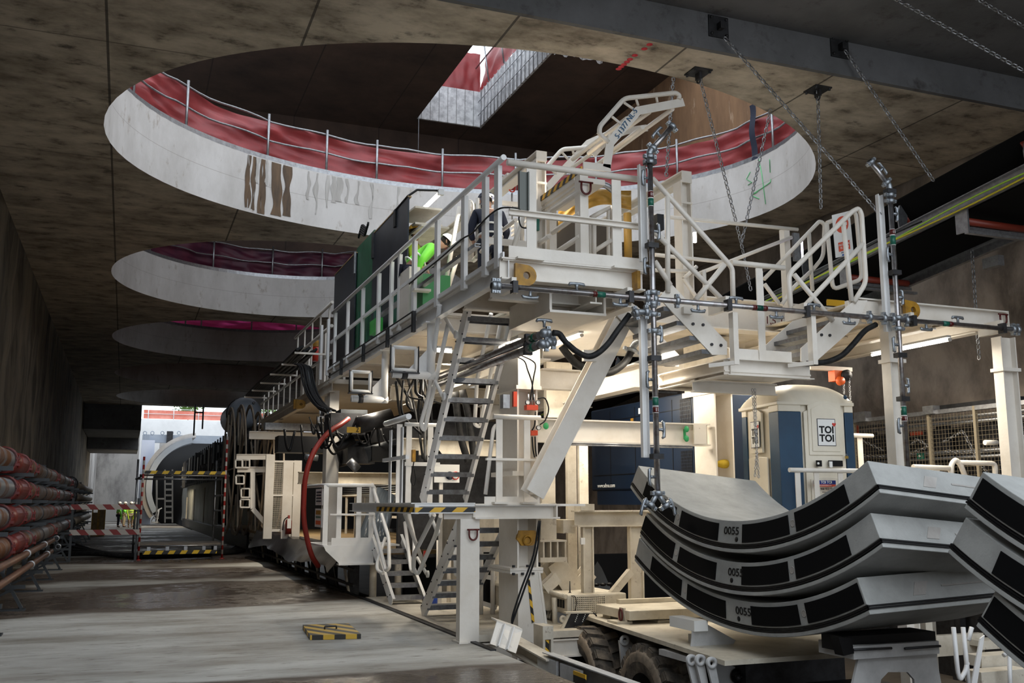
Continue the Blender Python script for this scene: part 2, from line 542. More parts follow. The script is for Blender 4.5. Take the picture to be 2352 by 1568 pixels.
# front face and near, higher slab
slab.add([(XL - .6, 11.1, 8.0), (XR + .6, 11.1, 8.0), (XR + .6, 11.1, 9.3), (XL - .6, 11.1, 9.3)], [(0, 1, 2, 3)])
slab.add([(XL, 68, 8.0), (XR, 68, 8.0), (XR, 68, 9.3), (XL, 68, 9.3)], [(0, 1, 2, 3)])
O('ceiling', slab, CONC, kind='structure', loc=(5, 40, 8))
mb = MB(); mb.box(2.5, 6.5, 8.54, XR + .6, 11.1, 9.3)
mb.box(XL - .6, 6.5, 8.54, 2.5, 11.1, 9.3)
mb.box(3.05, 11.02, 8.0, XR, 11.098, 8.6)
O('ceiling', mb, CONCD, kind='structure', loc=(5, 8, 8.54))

# ---- walls
mb = MB()
def lw(u, v):
    y = -10 + u * 130; z = -.1 + v * 8.7
    b = .10 * math.sin(y * 2.3) + .06 * math.sin(y * 5.1 + 1) + .05 * math.sin(z * 3 + y)
    return (XL + .0 - abs(b) * .8, y, z)
mb.grid(lw, 420, 14)
mb.box(XL - .9, -10, -.1, XL - .45, 120, 8.6)
O('wall_left', mb, WALLC, kind='structure', loc=(XL, 50, 0))
mb = MB()
from mathutils import noise as NZ
def rw(u, v):
    y = -6 + u * 80; z = -1.2 + v * 11
    n = NZ.fractal(V((y * .55, z * .7, 3.1)), 1, 2, 5) * .32
    return (XR + .15 + n * .6, y, z)
mb.grid(rw, 300, 60)
mb.box(XR + .7, -6, -1.2, XR + 1.0, 74, 9.8)
O('wall_right', mb, ROCK, kind='structure', loc=(XR, 30, -1))

# ---- upper level
mb = MB()
ZU, ZV = 15.0, 16.3
ox0, ox1, oy0, oy1 = 8.75, 11.1, 25.2, 31.6
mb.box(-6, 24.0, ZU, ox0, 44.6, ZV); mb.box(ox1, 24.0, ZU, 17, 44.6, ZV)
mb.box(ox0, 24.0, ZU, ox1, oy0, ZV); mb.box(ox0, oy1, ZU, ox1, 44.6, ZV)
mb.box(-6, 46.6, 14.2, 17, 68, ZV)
mb.box(-6, 33.0, 13.6, 17, 33.8, 15); mb.box(-6, 33.9, 9.32, 17, 34.15, 15)  # downstand beam, then a cross-wall added to darken the third opening
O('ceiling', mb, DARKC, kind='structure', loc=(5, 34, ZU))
mb = MB(); mb.box(15.2, 11, 9.6, 15.9, 68, 16.3)
O('wall_upper_right', mb, UWALL, kind='structure')
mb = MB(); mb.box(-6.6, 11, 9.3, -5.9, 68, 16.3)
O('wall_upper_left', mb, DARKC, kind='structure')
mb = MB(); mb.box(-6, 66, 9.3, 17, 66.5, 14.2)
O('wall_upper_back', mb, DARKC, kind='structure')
# broken rim of the slot in the upper slab: pale ribbed faces
RIB = mat('ribbed_rebar_concrete', (.70, .70, .72), .7, col2=(.40, .40, .42), scale=5, mixlo=.4, mixhi=.65, bump=.5, bscale=10)
add_lines(RIB, 1, .32, .05, (.12, .12, .13), 0, .8)
add_lines(RIB, 0, .32, .03, (.2, .2, .2), .1, .8)
mb = MB()
mb.box(ox1 - .06, oy0, ZU - .02, ox1 + .02, oy1, ZV)
mb.box(ox0, oy1 - .06, ZU - .02, ox1, oy1 + .02, ZV)
O('wall_slot', mb, RIB, kind='structure')
mb = MB()
for k in range(18):
    y = oy0 + .2 + k * .35
    mb.tube((ox1 - .10, y, ZU - .05 - R(0, .12)), (ox1 - .10, y, ZV), .016, 5)
mb.tube((ox1 - .13, oy0, ZU + .4), (ox1 - .13, oy1, ZU + .4), .014, 5)
mb.tube((ox1 - .13, oy0, ZU + .9), (ox1 - .13, oy1, ZU + .9), .014, 5)
O('rebar_mat', mb, STEEL, label='exposed grey reinforcing bars on the broken rim of the slot in the upper slab', cat='rebar')
mb = MB()
def jag(u, v):
    x = ox1 + .05 + u * 1.6; z0 = ZU - .05 + .25 * NZ.noise(V((x * 5, 2, 1)))
    return (x, 25.2 + .12 * NZ.noise(V((x * 4, v * 5, 0))), z0 + v * 1.3 * (1 - u * .1))
mb.grid(jag, 24, 8, False)
mb.box(ox1 + .05, 25.3, ZU + .1, ox1 + 1.5, 25.6, ZV)
O('wall_slot_end', mb, RIB, kind='structure')

# ---- far end: beam over the side bay, daylit shaft
mb = MB()
mb.box(XL, 68, 6.4, .72, 77, 9.2)
mb.box(XL, 77, 5.6, .72, 84, 9.2)
O('trim_1', mb, CONCD, kind='structure')
BAYM = mat('bay_wall_concrete', (.46, .44, .42), .8, col2=(.16, .15, .145), scale=.35, mixlo=.42, mixhi=.6, stretch=(1, 1, .5), bump=.3)
mb = MB()
mb.box(XL, 104, -.1, 3.2, 104.6, 9)
mb.box(-3.0, 84, -.1, -2.7, 104, 9)
O('wall_bay', mb, BAYM, kind='structure')
mb = MB()
mb.box(1.0, 96, -.1, 30, 97, 9.35)
O('wall_far', mb, WHITEC, kind='structure')
FART = mat('far_fence_cloth', (.62, .13, .08), .7, col2=(.8, .35, .28), scale=.5)
fr = T('site_fence', 'distant orange red cloth fence with pale posts on top of the sunlit end wall', 'fence', (10, 96.2, 9.35))
mb = MB(); mb.box(1.2, 96.2, 9.4, 30, 96.24, 10.2); O('cloth', mb, FART, fr)
for k in range(9):
    mb = MB(); mb.tube((1.6 + k * 2.2, 96.1, 9.35), (1.6 + k * 2.2, 96.1, 10.5), .04, 6); O('post', mb, WHITE, fr)
mb = MB(); mb.tube((1.2, 96.1, 10.3), (30, 96.1, 10.3), .03, 6); mb.tube((1.2, 96.1, 9.85), (30, 96.1, 9.85), .03, 6); O('rail', mb, WHITE, fr)
LEAF = mat('leaf_green', (.10, .2, .04), .8, col2=(.05, .12, .02), scale=4)
for (x, lab) in ((5.2, 'small green bush above the fence on the far end wall, left one'), (12.6, 'small green bush above the far fence nearer the round tank')):
    b = MB()
    for k in range(240):
        p = V((x + random.gauss(0, .55), 98.5 + R(-.4, .4), 10.2 + abs(random.gauss(0, .55))))
        d = V((R(-1, 1), R(-1, 1), R(-1, 1))).normalized() * .16; e = d.cross(V((R(-1, 1), 1, R(-1, 1)))).normalized() * .1
        b.add([p - d, p + e, p + d, p - e], [(0, 1, 2, 3)])
    b.tube((x, 98.5, 9.3), (x, 98.5, 10.6), .06, 6)
    O('bush', b, LEAF, label=lab, cat='bush', loc=(x, 98.5, 9.3))
mb = MB(); mb.box(1, 97, 9.2, 30, 110, 9.35)
O('floor', mb, WHITEC, kind='structure')

# ================================================================ light
w = bpy.data.worlds.new('scene_light')
SC.world = w
w.use_nodes = True
bg = w.node_tree.nodes['Background']
bg.inputs[0].default_value = (.86, .93, 1.0, 1)
bg.inputs[1].default_value = 2.8
SC.view_settings.view_transform = 'Standard'
SC.view_settings.look = 'None'
SC.view_settings.exposure = -.3
SC.view_settings.gamma = 1
SC.cycles.use_denoising = True
SC.cycles.max_bounces = 8
SC.cycles.diffuse_bounces = 5
SC.cycles.glossy_bounces = 3
SC.cycles.transparent_max_bounces = 8
SC.cycles.caustics_reflective = False
SC.cycles.caustics_refractive = False
SC.cycles.sample_clamp_indirect = 6


def lamp(loc, size, energy, col=(1, .9, .74), rot=(0, 0, 0), name='scene_light'):  # area lamp, used for tube light and for added fill
    l = bpy.data.lights.new(name, 'AREA')
    l.shape = 'RECTANGLE'; l.size, l.size_y = size; l.energy = energy; l.color = col
    o = bpy.data.objects.new(name, l)
    COL.objects.link(o)
    o.location = loc; o.rotation_euler = rot
    return o
# ================================================================ fences round the openings
def rim(i, t, dr=0.0, z=TZ):
    c, rx, ry = HOLES[i]
    return V((c[0] + (rx + dr) * math.cos(t), c[1] + (ry + dr) * math.sin(t), z))

def px(p):
    v = V(p) - V((0, 0, EYE)); f = v.dot(FW)
    return CX + F * v.dot(RT) / f, CY - F * v.dot(UU) / f

def theta_at(i, xpix):
    best = min(((abs(px(rim(i, a / 400 * PI, .15, TZ + .1))[0] - xpix), a / 400 * PI) for a in range(0, 401)))
    return best[1]

def fence(i, posts, cloth, lab, t0=-.25, t1=PI + .25, group=None, h=1.0):
    f = T('guard_rail', lab[0], 'guard rail', rim(i, PI / 2))
    for xp in posts:
        t = theta_at(i, xp)
        mb = MB(); mb.tube(rim(i, t, .10, TZ - .02), rim(i, t, .10, TZ + h + .12), .03, 8); O('post', mb, STEEL, f)
    for zz in (h, h * .55):
        n = 70
        mb = MB(); mb.path([rim(i, t0 + (t1 - t0) * k / n, .14, TZ + zz + .025 * math.sin(k * 1.1) - .02 * (k % 9 == 0)) for k in range(n + 1)], .024, 6)
        O('rail', mb, STEEL, f)
    mb = MB()
    def fn(u, v):
        t = t0 + (t1 - t0) * u
        s = t * 6.2
        a = .05 * math.sin(s * 2.1 + v * 3) + .06 * NZ.noise(V((s * 2, v * 3.2, i))) + .10 * NZ.noise(V((s * .9 + v * 2.2, v * 6 - s, 4 + i))) + .05 * abs(math.sin(s * .9 + v * 5))
        return rim(i, t, .24 + a, TZ + .04 + v * (h - .03) + .03 * math.sin(s * 1.7))
    mb.grid(fn, 420, 16)
    O('tarpaulin', mb, cloth, label=lab[1], cat='tarpaulin', loc=rim(i, PI / 2, .24))
    mb = MB()
    n = 60
    for k in range(n):
        a, b = t0 + (t1 - t0) * k / n, t0 + (t1 - t0) * (k + 1) / n
        mb.beam(rim(i, a, .07, TZ + .06), rim(i, b, .07, TZ + .06), .03, .14)
    O('toe_board', mb, STEEL, f)
    return f

TARP2 = mat('dark_plum_tarpaulin', (.075, .006, .022), .6, col2=(.035, .004, .02), scale=2)
TARP3 = bpy.data.materials.new('backlit_pink_mesh'); TARP3.use_nodes = True
_b = TARP3.node_tree.nodes['Principled BSDF']; _b.inputs['Base Color'].default_value = (.75, .05, .25, 1); _b.inputs['Roughness'].default_value = .7
_t = TARP3.node_tree.nodes.new('ShaderNodeBsdfTranslucent'); _t.inputs[0].default_value = (.95, .10, .38, 1)
_m = TARP3.node_tree.nodes.new('ShaderNodeMixShader'); _m.inputs[0].default_value = .7
TARP3.node_tree.links.new(_b.outputs[0], _m.inputs[1]); TARP3.node_tree.links.new(_t.outputs[0], _m.inputs[2])
TARP3.node_tree.links.new(_m.outputs[0], TARP3.node_tree.nodes['Material Output'].inputs[0])
fence(0, (300, 424, 609, 745, 863, 1013, 1183, 1370, 1560, 1735, 1810), TARP,
      ('scaffold tube guard rail on posts round the largest, nearest ceiling opening', 'red tarpaulin hung round the largest, nearest ceiling opening'))
fence(1, (340, 487, 624, 740, 850), TARP2, ('dark guard rail round the second ceiling opening', 'dark plum tarpaulin and net round the second ceiling opening'))
fence(2, (425, 460, 577, 682, 760), TARP3, ('guard rail round the third ceiling opening', 'bright pink backlit mesh round the third ceiling opening'), t0=.2, t1=PI - .2)
# strip of red cloth above the slot in the upper slab
mb = MB()
mb.grid(lambda u, v: (ox1 - .02 + .12 * NZ.noise(V((u * 9, v * 3, 0))) + .25 * v, oy0 + u * (oy1 - oy0), ZV + .02 + v * 1.5), 60, 10)
mb.grid(lambda u, v: (ox0 + u * (ox1 - ox0), oy1 + .1 + .12 * NZ.noise(V((u * 9, v * 3, 7))), ZV + .02 + v * 1.5), 40, 10)
O('tarpaulin', mb, TARP, label='bright red tarpaulin above the slot in the dark upper slab', cat='tarpaulin', loc=(ox1, oy1, ZV))
gr = T('guard_rail', 'leaning scaffold rail in front of the red cloth above the slot in the upper slab', 'guard rail', (ox1, 28, ZV))
for k in range(4):
    mb = MB(); mb.tube((ox1 - .1, 26 + k * 1.5, ZV - .02), (ox1 - .25, 26.1 + k * 1.5, ZV + 1.4), .03, 6); O('post', mb, STEEL, gr)
mb = MB(); mb.tube((ox1 - .2, oy0, ZV + .9), (ox1 - .2, oy1, ZV + .9), .028, 6); O('rail', mb, STEEL, gr)
mb = MB(); mb.tube((ox0 + .02, oy1 - .1, ZU + .1), (ox0 + .02, oy1 - .1, 12.6), .015, 5)
O('hanging_bar', mb, STEEL, label='thin steel bar hanging below the corner of the slot in the upper slab', cat='bar')
# dark banner strip tied to the near guard rail
t = theta_at(0, 1738)
mb = MB()
p0 = rim(0, t, .04, TZ - .02)
tang = V((-math.sin(t), math.cos(t) * .8, 0)).normalized()
mb.grid(lambda u, v: p0 + tang * (-.09 + .18 * u) + V((.03 * math.sin(v * 9), -.05, v * 1.35)), 4, 14)
O('hanging_cloth', mb, NAVY, label='narrow dark cloth tied to the guard rail at the right of the nearest opening', cat='cloth', loc=p0)

# stains on the pale wall of the first opening, spray marks, ceiling marks
def on_rim(i, t, z, inset=.012):
    c, rx, ry = HOLES[i]
    return V((c[0] + (rx - inset) * math.cos(t), c[1] + (ry - inset) * math.sin(t), z))
STB = mat('brown_water_stain', (.115, .065, .03), .6, col2=(.035, .02, .01), scale=6, stretch=(1, 1, .2))
STG = mat('grey_damp_stain', (.33, .31, .29), .7, col2=(.45, .43, .41), scale=4, stretch=(1, 1, .2))
def stain(xa, xb, za, zb, m, amp=.05):
    ta, tb = theta_at(0, xa), theta_at(0, xb)
    mb = MB()
    n = 14
    def fn(u, v):
        tt = ta + (tb - ta) * u
        e = amp * NZ.noise(V((v * 2.6, u * 2, xa * .37)))
        return on_rim(0, tt + e * (abs(u - .5) * 2) * .12, za + (zb - za) * v)
    mb.grid(fn, 4, n, False)
    return mb
mb = MB()
for xa, xb, m_ in ((556, 562, 0), (563, 567, 0), (570, 575, 0), (576, 580, 0), (588, 594, 0), (595, 600, 0), (618, 640, 0), (641, 663, 0)):
    q = stain(xa, xb, HZ + .03 + (xa % 7) * .02, TZ - .02, None, .12); mb.add(q.v, q.f)
O('wall_stain', mb, STB, kind='structure')
mb = MB()
for xa, xb in ((581, 584), (603, 608), (700, 706), (716, 722), (742, 752), (756, 764), (768, 780), (790, 797), (812, 818), (850, 854), (905, 910)):
    q = stain(xa, xb, HZ + .25 + (xa % 11) * .05, TZ - .02, None, .12); mb.add(q.v, q.f)
O('wall_stain', mb, STG, kind='structure')
SPG = mat('green_spray_paint', (.15, .62, .25), .6)
mb = MB()
def seg3(pts, r=.012):
    mb.path([W(a, b, Y=W(a, b, X=0.0 + 0).y if 0 else yy) for a, b, yy in pts], r, 5)
def rimpt(xp, yp):
    t = theta_at(0, xp)
    best = None
    for k in range(60):
        z = HZ + k / 60 * 1.3
        d = abs(px(on_rim(0, t, z, .015))[1] - yp)
        if best is None or d < best[0]: best = (d, z)
    return on_rim(0, t, best[1], .012)
for st in ([(1756, 345), (1760, 400), (1767, 468)], [(1735, 395), (1724, 410), (1737, 420), (1728, 425)], [(1735, 448), (1760, 432), (1795, 418), (1780, 412)], [(1735, 448), (1748, 440)], [(1735, 448), (1752, 456)], [(1780, 395), (1783, 370)], [(1790, 390), (1793, 368)], [(1798, 385), (1801, 365)]):
    mb.path([rimpt(*p) for p in st], .010, 4)
O('wall_spray_mark', mb, SPG, kind='structure')
SPR = mat('red_spray_dots', (.62, .03, .05), .6)
mb = MB()
for (x, y) in ((1492, 102), (1480, 112), (1458, 127), (1447, 136), (1440, 142), (1433, 148), (1427, 153), (1421, 158)):
    p = W(x, y, Z=HZ); mb.lathe(p + V((0, 0, -.004)), (0, 0, 1), [(0, 0), (0, .045), (.003, .045)], 8)
O('wall_spray_mark', mb, SPR, kind='structure')

# ================================================================ discharge pipes on the left
def hoop(mb, c, axis, r, w, t):
    mb.lathe(V(c) - V(axis) * w / 2, axis, [(0, r), (0, r + t), (w, r + t), (w, r)], 20)
ZP = (2.42, 1.98, 1.53, 1.05)
names = ('topmost', 'second from the top', 'third from the top', 'lowest')
for i, z in enumerate(ZP):
    t = T('steel_pipeline', 'thick rusty pipe with red couplings along the left wall, %s of four' % names[i], 'pipe', (-1.8, 22, z - .17), 'four thick pipes along the left wall')
    off = (0, .3, -.2, .4)[i]
    mb = MB(); mb.tube((-1.8, 11, z), (-1.8, 40, z), .165, 22); O('pipe', mb, RUST, t)
    mb = MB()
    mb.tube((-1.8, 17.4 + off, z), (-1.8, 19.7 + off, z), .185, 22); O('red_sleeve', mb, REDCOUP, t)
    for y in (17.4, 19.7, 21.4, 28.2, 35.6):
        y += off
        mb = MB()
        hoop(mb, (-1.8, y, z), (0, 1, 0), .165 if y > 19.8 + off else .19, .10, .022)
        mb.box(-1.63, y - .05, z - .09, -1.57, y + .05, z - .05)
        mb.box(-1.63, y - .05, z + .01, -1.57, y + .05, z + .05)
        mb.tube((-1.59, y, z - .12), (-1.59, y, z + .08), .012, 6)
        O('coupling', mb, REDCOUP, t)
    for y in (24.3, 31.6):
        mb = MB(); hoop(mb, (-1.8, y + off, z), (0, 1, 0), .165, .03, .02); O('band', mb, DSTEEL, t)
    mb = MB()
    for y in (38.2,):
        mb.lathe((-1.8, y, z), (0, 1, 0), [(0, .16), (0, .26), (.05, .26), (.05, .16)], 18)
        for k in range(8):
            a = k * PI / 4; mb.lathe((-1.8 + .225 * math.cos(a), y - .03, z + .225 * math.sin(a)), (0, 1, 0), [(0, 0), (0, .022), (.11, .022), (.11, 0)], 6)
    O('flange', mb, DSTEEL, t)
    mb = MB(); mb.tube((-1.8, 40, z), (-1.8, 60, z), .15, 16); O('far_pipe', mb, VIS, t)
for k, (a, b, c_, d, lab) in enumerate((((-30, 1300), (60, 1272), (100, 1248), (122, 1234), 'thin brown pipe below the big red coupled pipes, upper one of the pair'),
                                         ((-30, 1350), (50, 1310), (90, 1274), (118, 1258), 'thin brown pipe below the big red coupled pipes, lower one nearer the floor'))):
    t = T('small_pipe', lab, 'pipe', W(*b, X=-1.5))
    pts = [W(a[0], a[1], X=-1.5), W(*b, X=-1.5), W(*c_, X=-1.5), W(*d, X=-1.5)]
    z0 = pts[1].z
    mb = MB(); mb.tube((-1.5, 12, z0), (-1.5, pts[3].y, z0), .055, 12); O('pipe', mb, mat('brown_pipe', (.16, .075, .045), .5, .4, col2=(.08, .05, .035), scale=2), t)
    for y in (19, 23, 27):
        mb = MB(); hoop(mb, (-1.5, y + k, z0), (0, 1, 0), .055, .05, .02); O('clip', mb, STEEL, t)
RACK = mat('dark_rack_steel', (.05, .055, .06), .5, .5)
proto = T('pipe_rack', 'dark steel A frame rack carrying the thick pipes along the left wall', 'pipe rack', (-1.7, 18.6, 0), 'pipe racks under the left pipes')
mb = MB(); mb.beam((-2.05, 18.6, 0), (-2.05, 18.6, 2.75), .1, .1); O('post', mb, RACK, proto)
for z in ZP + (.58,):
    mb = MB(); mb.beam((-2.1, 18.6, z - .20), (-1.45, 18.6, z - .20), .08, .06); mb.beam((-2.05, 18.6, z - .45), (-1.6, 18.6, z - .22), .04, .04); O('bracket_arm', mb, RACK, proto)
mb = MB(); mb.beam((-1.95, 18.6, .85), (-1.48, 18.6, .03), .06, .05); O('brace', mb, RACK, proto)
mb = MB(); mb.box(-2.1, 18.5, 0, -1.42, 18.7, .025); mb.lathe((-1.5, 18.6, .02), (0, 0, 1), [(0, .03), (.03, .03), (.03, 0)], 6); O('base_plate', mb, RACK, proto)
for y in (15.2, 22.4, 25.6, 29.2, 33, 36.8, 41, 45, 49, 53):
    dup(proto, (-1.7, y, 0))

# red-white boards of the barrier and the scaffold gate
RWM = hazard('red_white_board', (.42, .38, .35), (.20, .012, .01), (1, 0, .9), .46)
bar_ = T('striped_barrier', 'barrier of two red and white striped boards between the left pipes and the scaffold gate', 'barrier', (-.5, 33.2, 0))
for z in (W(240, 1164, Y=33.2).z, W(240, 1222, Y=33.2).z):
    mb = MB(); mb.box(-1.5, 33.18, z - .08, .5, 33.22, z + .08)
    O('board', mb, RWM, bar_)
for x in (-1.45, .42):
    mb = MB(); mb.beam((x, 33.27, 0), (x, 33.27, 1.9), .07, .07)
    O('post', mb, RACK, bar_)
sc = T('scaffold_gate', 'scaffold gate frame of tubes with striped boards across the floor, next to the cable reels', 'scaffold', (1.76, 33.9, 0))
REDW = hazard('red_white_tape', (.45, .42, .40), (.28, .015, .012), (0, 0, 1), .28)
for (x, y, zt, m_) in ((.51, 33.4, 3.2, REDW), (3.02, 33.4, 3.9, REDW), (.36, 35.6, 3.2, STEEL), (2.9, 35.6, 3.2, STEEL)):
    mb = MB(); mb.tube((x, y, 0), (x, y, zt), .035, 8); mb.lathe((x, y, 0), (0, 0, 1), [(0, .08), (.02, .08), (.02, 0)], 8); O('upright', mb, m_, sc)
for (a, b) in (((.4, 33.4, 2.62), (3.15, 33.4, 2.62)), ((.3, 35.6, 2.55), (3.1, 35.6, 2.55)), ((.51, 33.4, 2.62), (.36, 35.6, 2.55)), ((3.02, 33.4, 2.62), (2.9, 35.6, 2.55)),
               ((.4, 33.4, .42), (3.15, 33.4, .42)), ((.3, 35.6, .42), (3.0, 35.6, .42)), ((3.02, 33.4, 1.5), (2.9, 35.6, 1.5)), ((.51, 33.4, 1.5), (.36, 35.6, 1.5)), ((3.02, 33.4, 2.0), (2.9, 35.6, 2.0)), ((3.02, 33.4, 1.0), (2.9, 35.6, 1.0))):
    mb = MB(); mb.tube(a, b, .028, 8); O('ledger', mb, STEEL, sc)
mb = MB(); mb.box(.45, 33.45, .42, 3.0, 35.5, .48); O('deck', mb, mat('worn_plank_deck', (.20, .17, .14), .7, col2=(.12, .1, .08), scale=5), sc)
HZ2 = hazard('yellow_black_board', (.7, .46, .02), (.01, .01, .01), (1, 0, -.6), .36)
mb = MB(); mb.box(.62, 33.3, .17, 2.85, 33.34, .28); O('striped_board', mb, HZ2, sc)
mb = MB(); mb.box(.55, 33.32, 2.66, 3.0, 33.36, 2.76); O('striped_board', mb, HZ2, sc)
mb = MB()
for x in (.75, 1.3, 1.85, 2.4, 2.75):
    BX_ = MB(); BX_.box(x, 33.32, .27, x + .1, 33.4, .4); O('hook', BX_, STEEL, sc)
for k in range(4):
    pts = [(-1.9, 36 + k * 1.2, .1 + .1 * k), (-.8, 35.0 + k * .5, .15), (.3, 34.4 + .2 * k, .08), (1.8, 34.6 + .35 * k, .08), (3.4, 35.6 + .3 * k, .08), (4.1, 37 + k, .08)]
    mb = MB(); mb.path(catmull(pts, 7), .075, 8)
    O('rubber_hose', mb, RUBBER, label='thick black hose lying across the floor under the scaffold gate', cat='hose', group='black hoses across the floor', loc=(1, 35, 0))

# striped cover plate on the floor
cp = [W(x, y, Z=0) for x, y in ((695, 1445), (800, 1441), (829, 1467), (712, 1470))]
HZ3 = hazard('yellow_black_cover', (.55, .34, .03), (.015, .013, .01), (1, .45, 0), .26)
mb = MB(); mb.prism([p + V((0, 0, .003)) for p in cp], (0, 0, .06))
pl = T('cover_plate', 'square cover board with yellow and black stripes lying on the floor', 'board', (sum(cp, V()) / 4))
O('plate', mb, HZ3, pl)
c0 = sum(cp, V()) / 4
mb = MB(); mb.path(fillet([c0 + V((-.08, 0, .06)), c0 + V((-.08, 0, .1)), c0 + V((.08, 0, .1)), c0 + V((.08, 0, .06))], .03), .012, 6); O('handle', mb, DSTEEL, pl)

# ================================================================ people
def skin(name, pts, edges, m, parent, sub=2):
    """pts: list of (pos, radius); first is the root"""
    me = bpy.data.meshes.new(name)
    org = wpos(parent) if parent else V((0, 0, 0))
    me.from_pydata([tuple(V(p) - org) for p, r in pts], edges, [])
    o = bpy.data.objects.new(name, me)
    COL.objects.link(o)
    o.parent = parent
    md = o.modifiers.new('skin', 'SKIN')
    md.use_smooth_shade = True
    for i, (p, r) in enumerate(pts):
        sv = me.skin_vertices[0].data[i]
        sv.radius = r if isinstance(r, tuple) else (r, r)
        sv.use_root = (i == 0)
    s = o.modifiers.new('sub', 'SUBSURF'); s.levels = sub; s.render_levels = sub
    me.materials.append(m)
    return o


VIS2 = mat('dark_hair', (.02, .014, .01), .7)


def person(loc, ang, label, vest, trousers, helmet=HELM, lean=0.0, armf=(.25, -.1, .35), arm2=None, head_down=0.0, s=1.0, fingers=False, group=None, arms_m=None):
    """ang: direction faced (0 = +Y), built in place"""
    root = T('person', label, 'person', loc, group)
    cz, sz = math.cos(ang), math.sin(ang)
    def P_(x, y, z):
        # lean about the hips
        if z > .95:
            dz = z - .95
            y, z = y * math.cos(lean) + dz * math.sin(lean), .95 + dz * math.cos(lean) - y * math.sin(lean)
        x, y, z = x * s, y * s, z * s
        return V(loc) + V((x * cz + y * sz, -x * sz + y * cz, z))
    arm2 = arm2 or armf
    def hand(side, a):
        # a: forward reach, out, height of the hand
        sh = (side * .19, 0, 1.42); el = (side * (.25 + .03), a[0] * .35, 1.42 - .27 + max(0, a[2] - 1.1) * .2); ha = (side * (.2 + a[1]), a[0], a[2])
        return sh, el, ha
    L_, R_ = hand(-1, armf), hand(1, arm2)
    pts = [(P_(0, 0, .98), (.13, .10)), (P_(0, 0, 1.2), (.14, .10)), (P_(0, 0, 1.40), (.15, .10)), (P_(0, .0, 1.50), .055), (P_(0, .02 + head_down * .3, 1.58), .06),
           (P_(0, .03 + head_down, 1.66), (.085, .10)), (P_(0, .03 + head_down * 1.5, 1.76), .07)]
    ed = [(i, i + 1) for i in range(6)]
    for side, A in ((-1, L_), (1, R_)):
        n = len(pts)
        wrist = V(A[1]).lerp(V(A[2]), .86)
        pts += [(P_(*A[0]), .055), (P_(*A[1]), .042), (P_(*wrist), .028)]
        ed += [(2, n), (n, n + 1), (n + 1, n + 2)]
        h0 = V(A[2]); dr = (V(A[2]) - V(A[1])).normalized()
        pts.append((P_(*h0), (.036, .02))); ed.append((n + 2, n + 3))
        for f in range(4 if fingers else 2):
            o_ = (f - (1.5 if fingers else .5)) * .02
            tip = h0 + dr * (.075 + (.01 if f in (1, 2) else 0)) + V((o_, 0, -.03))
            mid = h0 + dr * .04 + V((o_, 0, -.004))
            k = len(pts)
            pts += [(P_(*mid), .009), (P_(*tip), .008)]; ed += [(n + 3, k), (k, k + 1)]
        k = len(pts)
        pts += [(P_(*(h0 + V((-side * .035, 0, .0)) + dr * .01)), .010), (P_(*(h0 + V((-side * .05, 0, -.01)) + dr * .04)), .009)]; ed += [(n + 3, k), (k, k + 1)]
    for side in (-1, 1):
        n = len(pts)
        pts += [(P_(side * .10, 0, .90), .085), (P_(side * .11, .02, .50), .058), (P_(side * .11, -.01, .11), .04), (P_(side * .12, .13, .04), (.04, .03))]
        ed += [(0, n), (n, n + 1), (n + 1, n + 2), (n + 2, n + 3)]
    skin('body', pts, ed, SKIN, root)
    # jacket with sleeves
    jp = [(P_(0, 0, .92), (.17, .135)), (P_(0, 0, 1.15), (.175, .135)), (P_(0, 0, 1.38), (.175, .125)), (P_(0, 0, 1.47), .075)]
    je = [(0, 1), (1, 2), (2, 3)]
    for side, A in ((-1, L_), (1, R_)):
        n = len(jp); wr = V(A[1]).lerp(V(A[2]), .75)
        jp += [(P_(*A[0]), .078), (P_(*A[1]), .06), (P_(*wr), .045)]; je += [(2, n), (n, n + 1), (n + 1, n + 2)]
    skin('jacket', jp, je, vest, root)
    for zz in (1.02, 1.18):
        mb = MB()
        mb.path([P_(.185 * math.cos(k * PI / 10), .148 * math.sin(k * PI / 10), zz) for k in range(20)], .016, 5, closed=True)
        O('reflective_band', mb, HELM, root)
    tp = [(P_(0, 0, .95), (.16, .125)), (P_(-.10, 0, .86), .105), (P_(-.11, .02, .5), .078), (P_(-.11, -.01, .12), .062), (P_(.10, 0, .86), .105), (P_(.11, .02, .5), .078), (P_(.11, -.01, .12), .062)]
    skin('trousers', tp, [(0, 1), (1, 2), (2, 3), (0, 4), (4, 5), (5, 6)], trousers, root)
    for side in (-1, 1):
        skin('boot', [(P_(side * .11, -.02, .12), .055), (P_(side * .11, .0, .055), .052), (P_(side * .12, .14, .045), (.05, .042))], [(0, 1), (1, 2)], BLACK, root, 1)
    # face and helmet
    hc = P_(0, .03 + head_down * 1.25, 1.70)
    rot = Quaternion((0, 0, 1), -ang) @ Quaternion((1, 0, 0), -lean - head_down * 2)
    q = lambda v: hc + rot @ (V(v) * s)
    mb = MB(); mb.ell(q((0, .105, -.015)), .016 * s, .024 * s, .026 * s, 6, 5); O('nose', mb, SKIN, root)
    mb = MB(); mb.ell(q((.036, .088, .02)), .013 * s, .01 * s, .009 * s, 6, 4); mb.ell(q((-.036, .088, .02)), .013 * s, .01 * s, .009 * s, 6, 4); O('eyes', mb, BLACK, root)
    mb = MB(); mb.ell(q((0, .088, -.06)), .028 * s, .012 * s, .007 * s, 6, 4); O('mouth', mb, REDCOUP, root)
    mb = MB(); mb.ell(q((.098, 0, 0)), .012 * s, .022 * s, .034 * s, 6, 5); mb.ell(q((-.098, 0, 0)), .012 * s, .022 * s, .034 * s, 6, 5); O('ears', mb, SKIN, root)
    mb = MB(); mb.ell(q((0, -.022, .005)), .088 * s, .095 * s, .10 * s, 10, 8); O('hair', mb, VIS2, root)
    mb = MB()
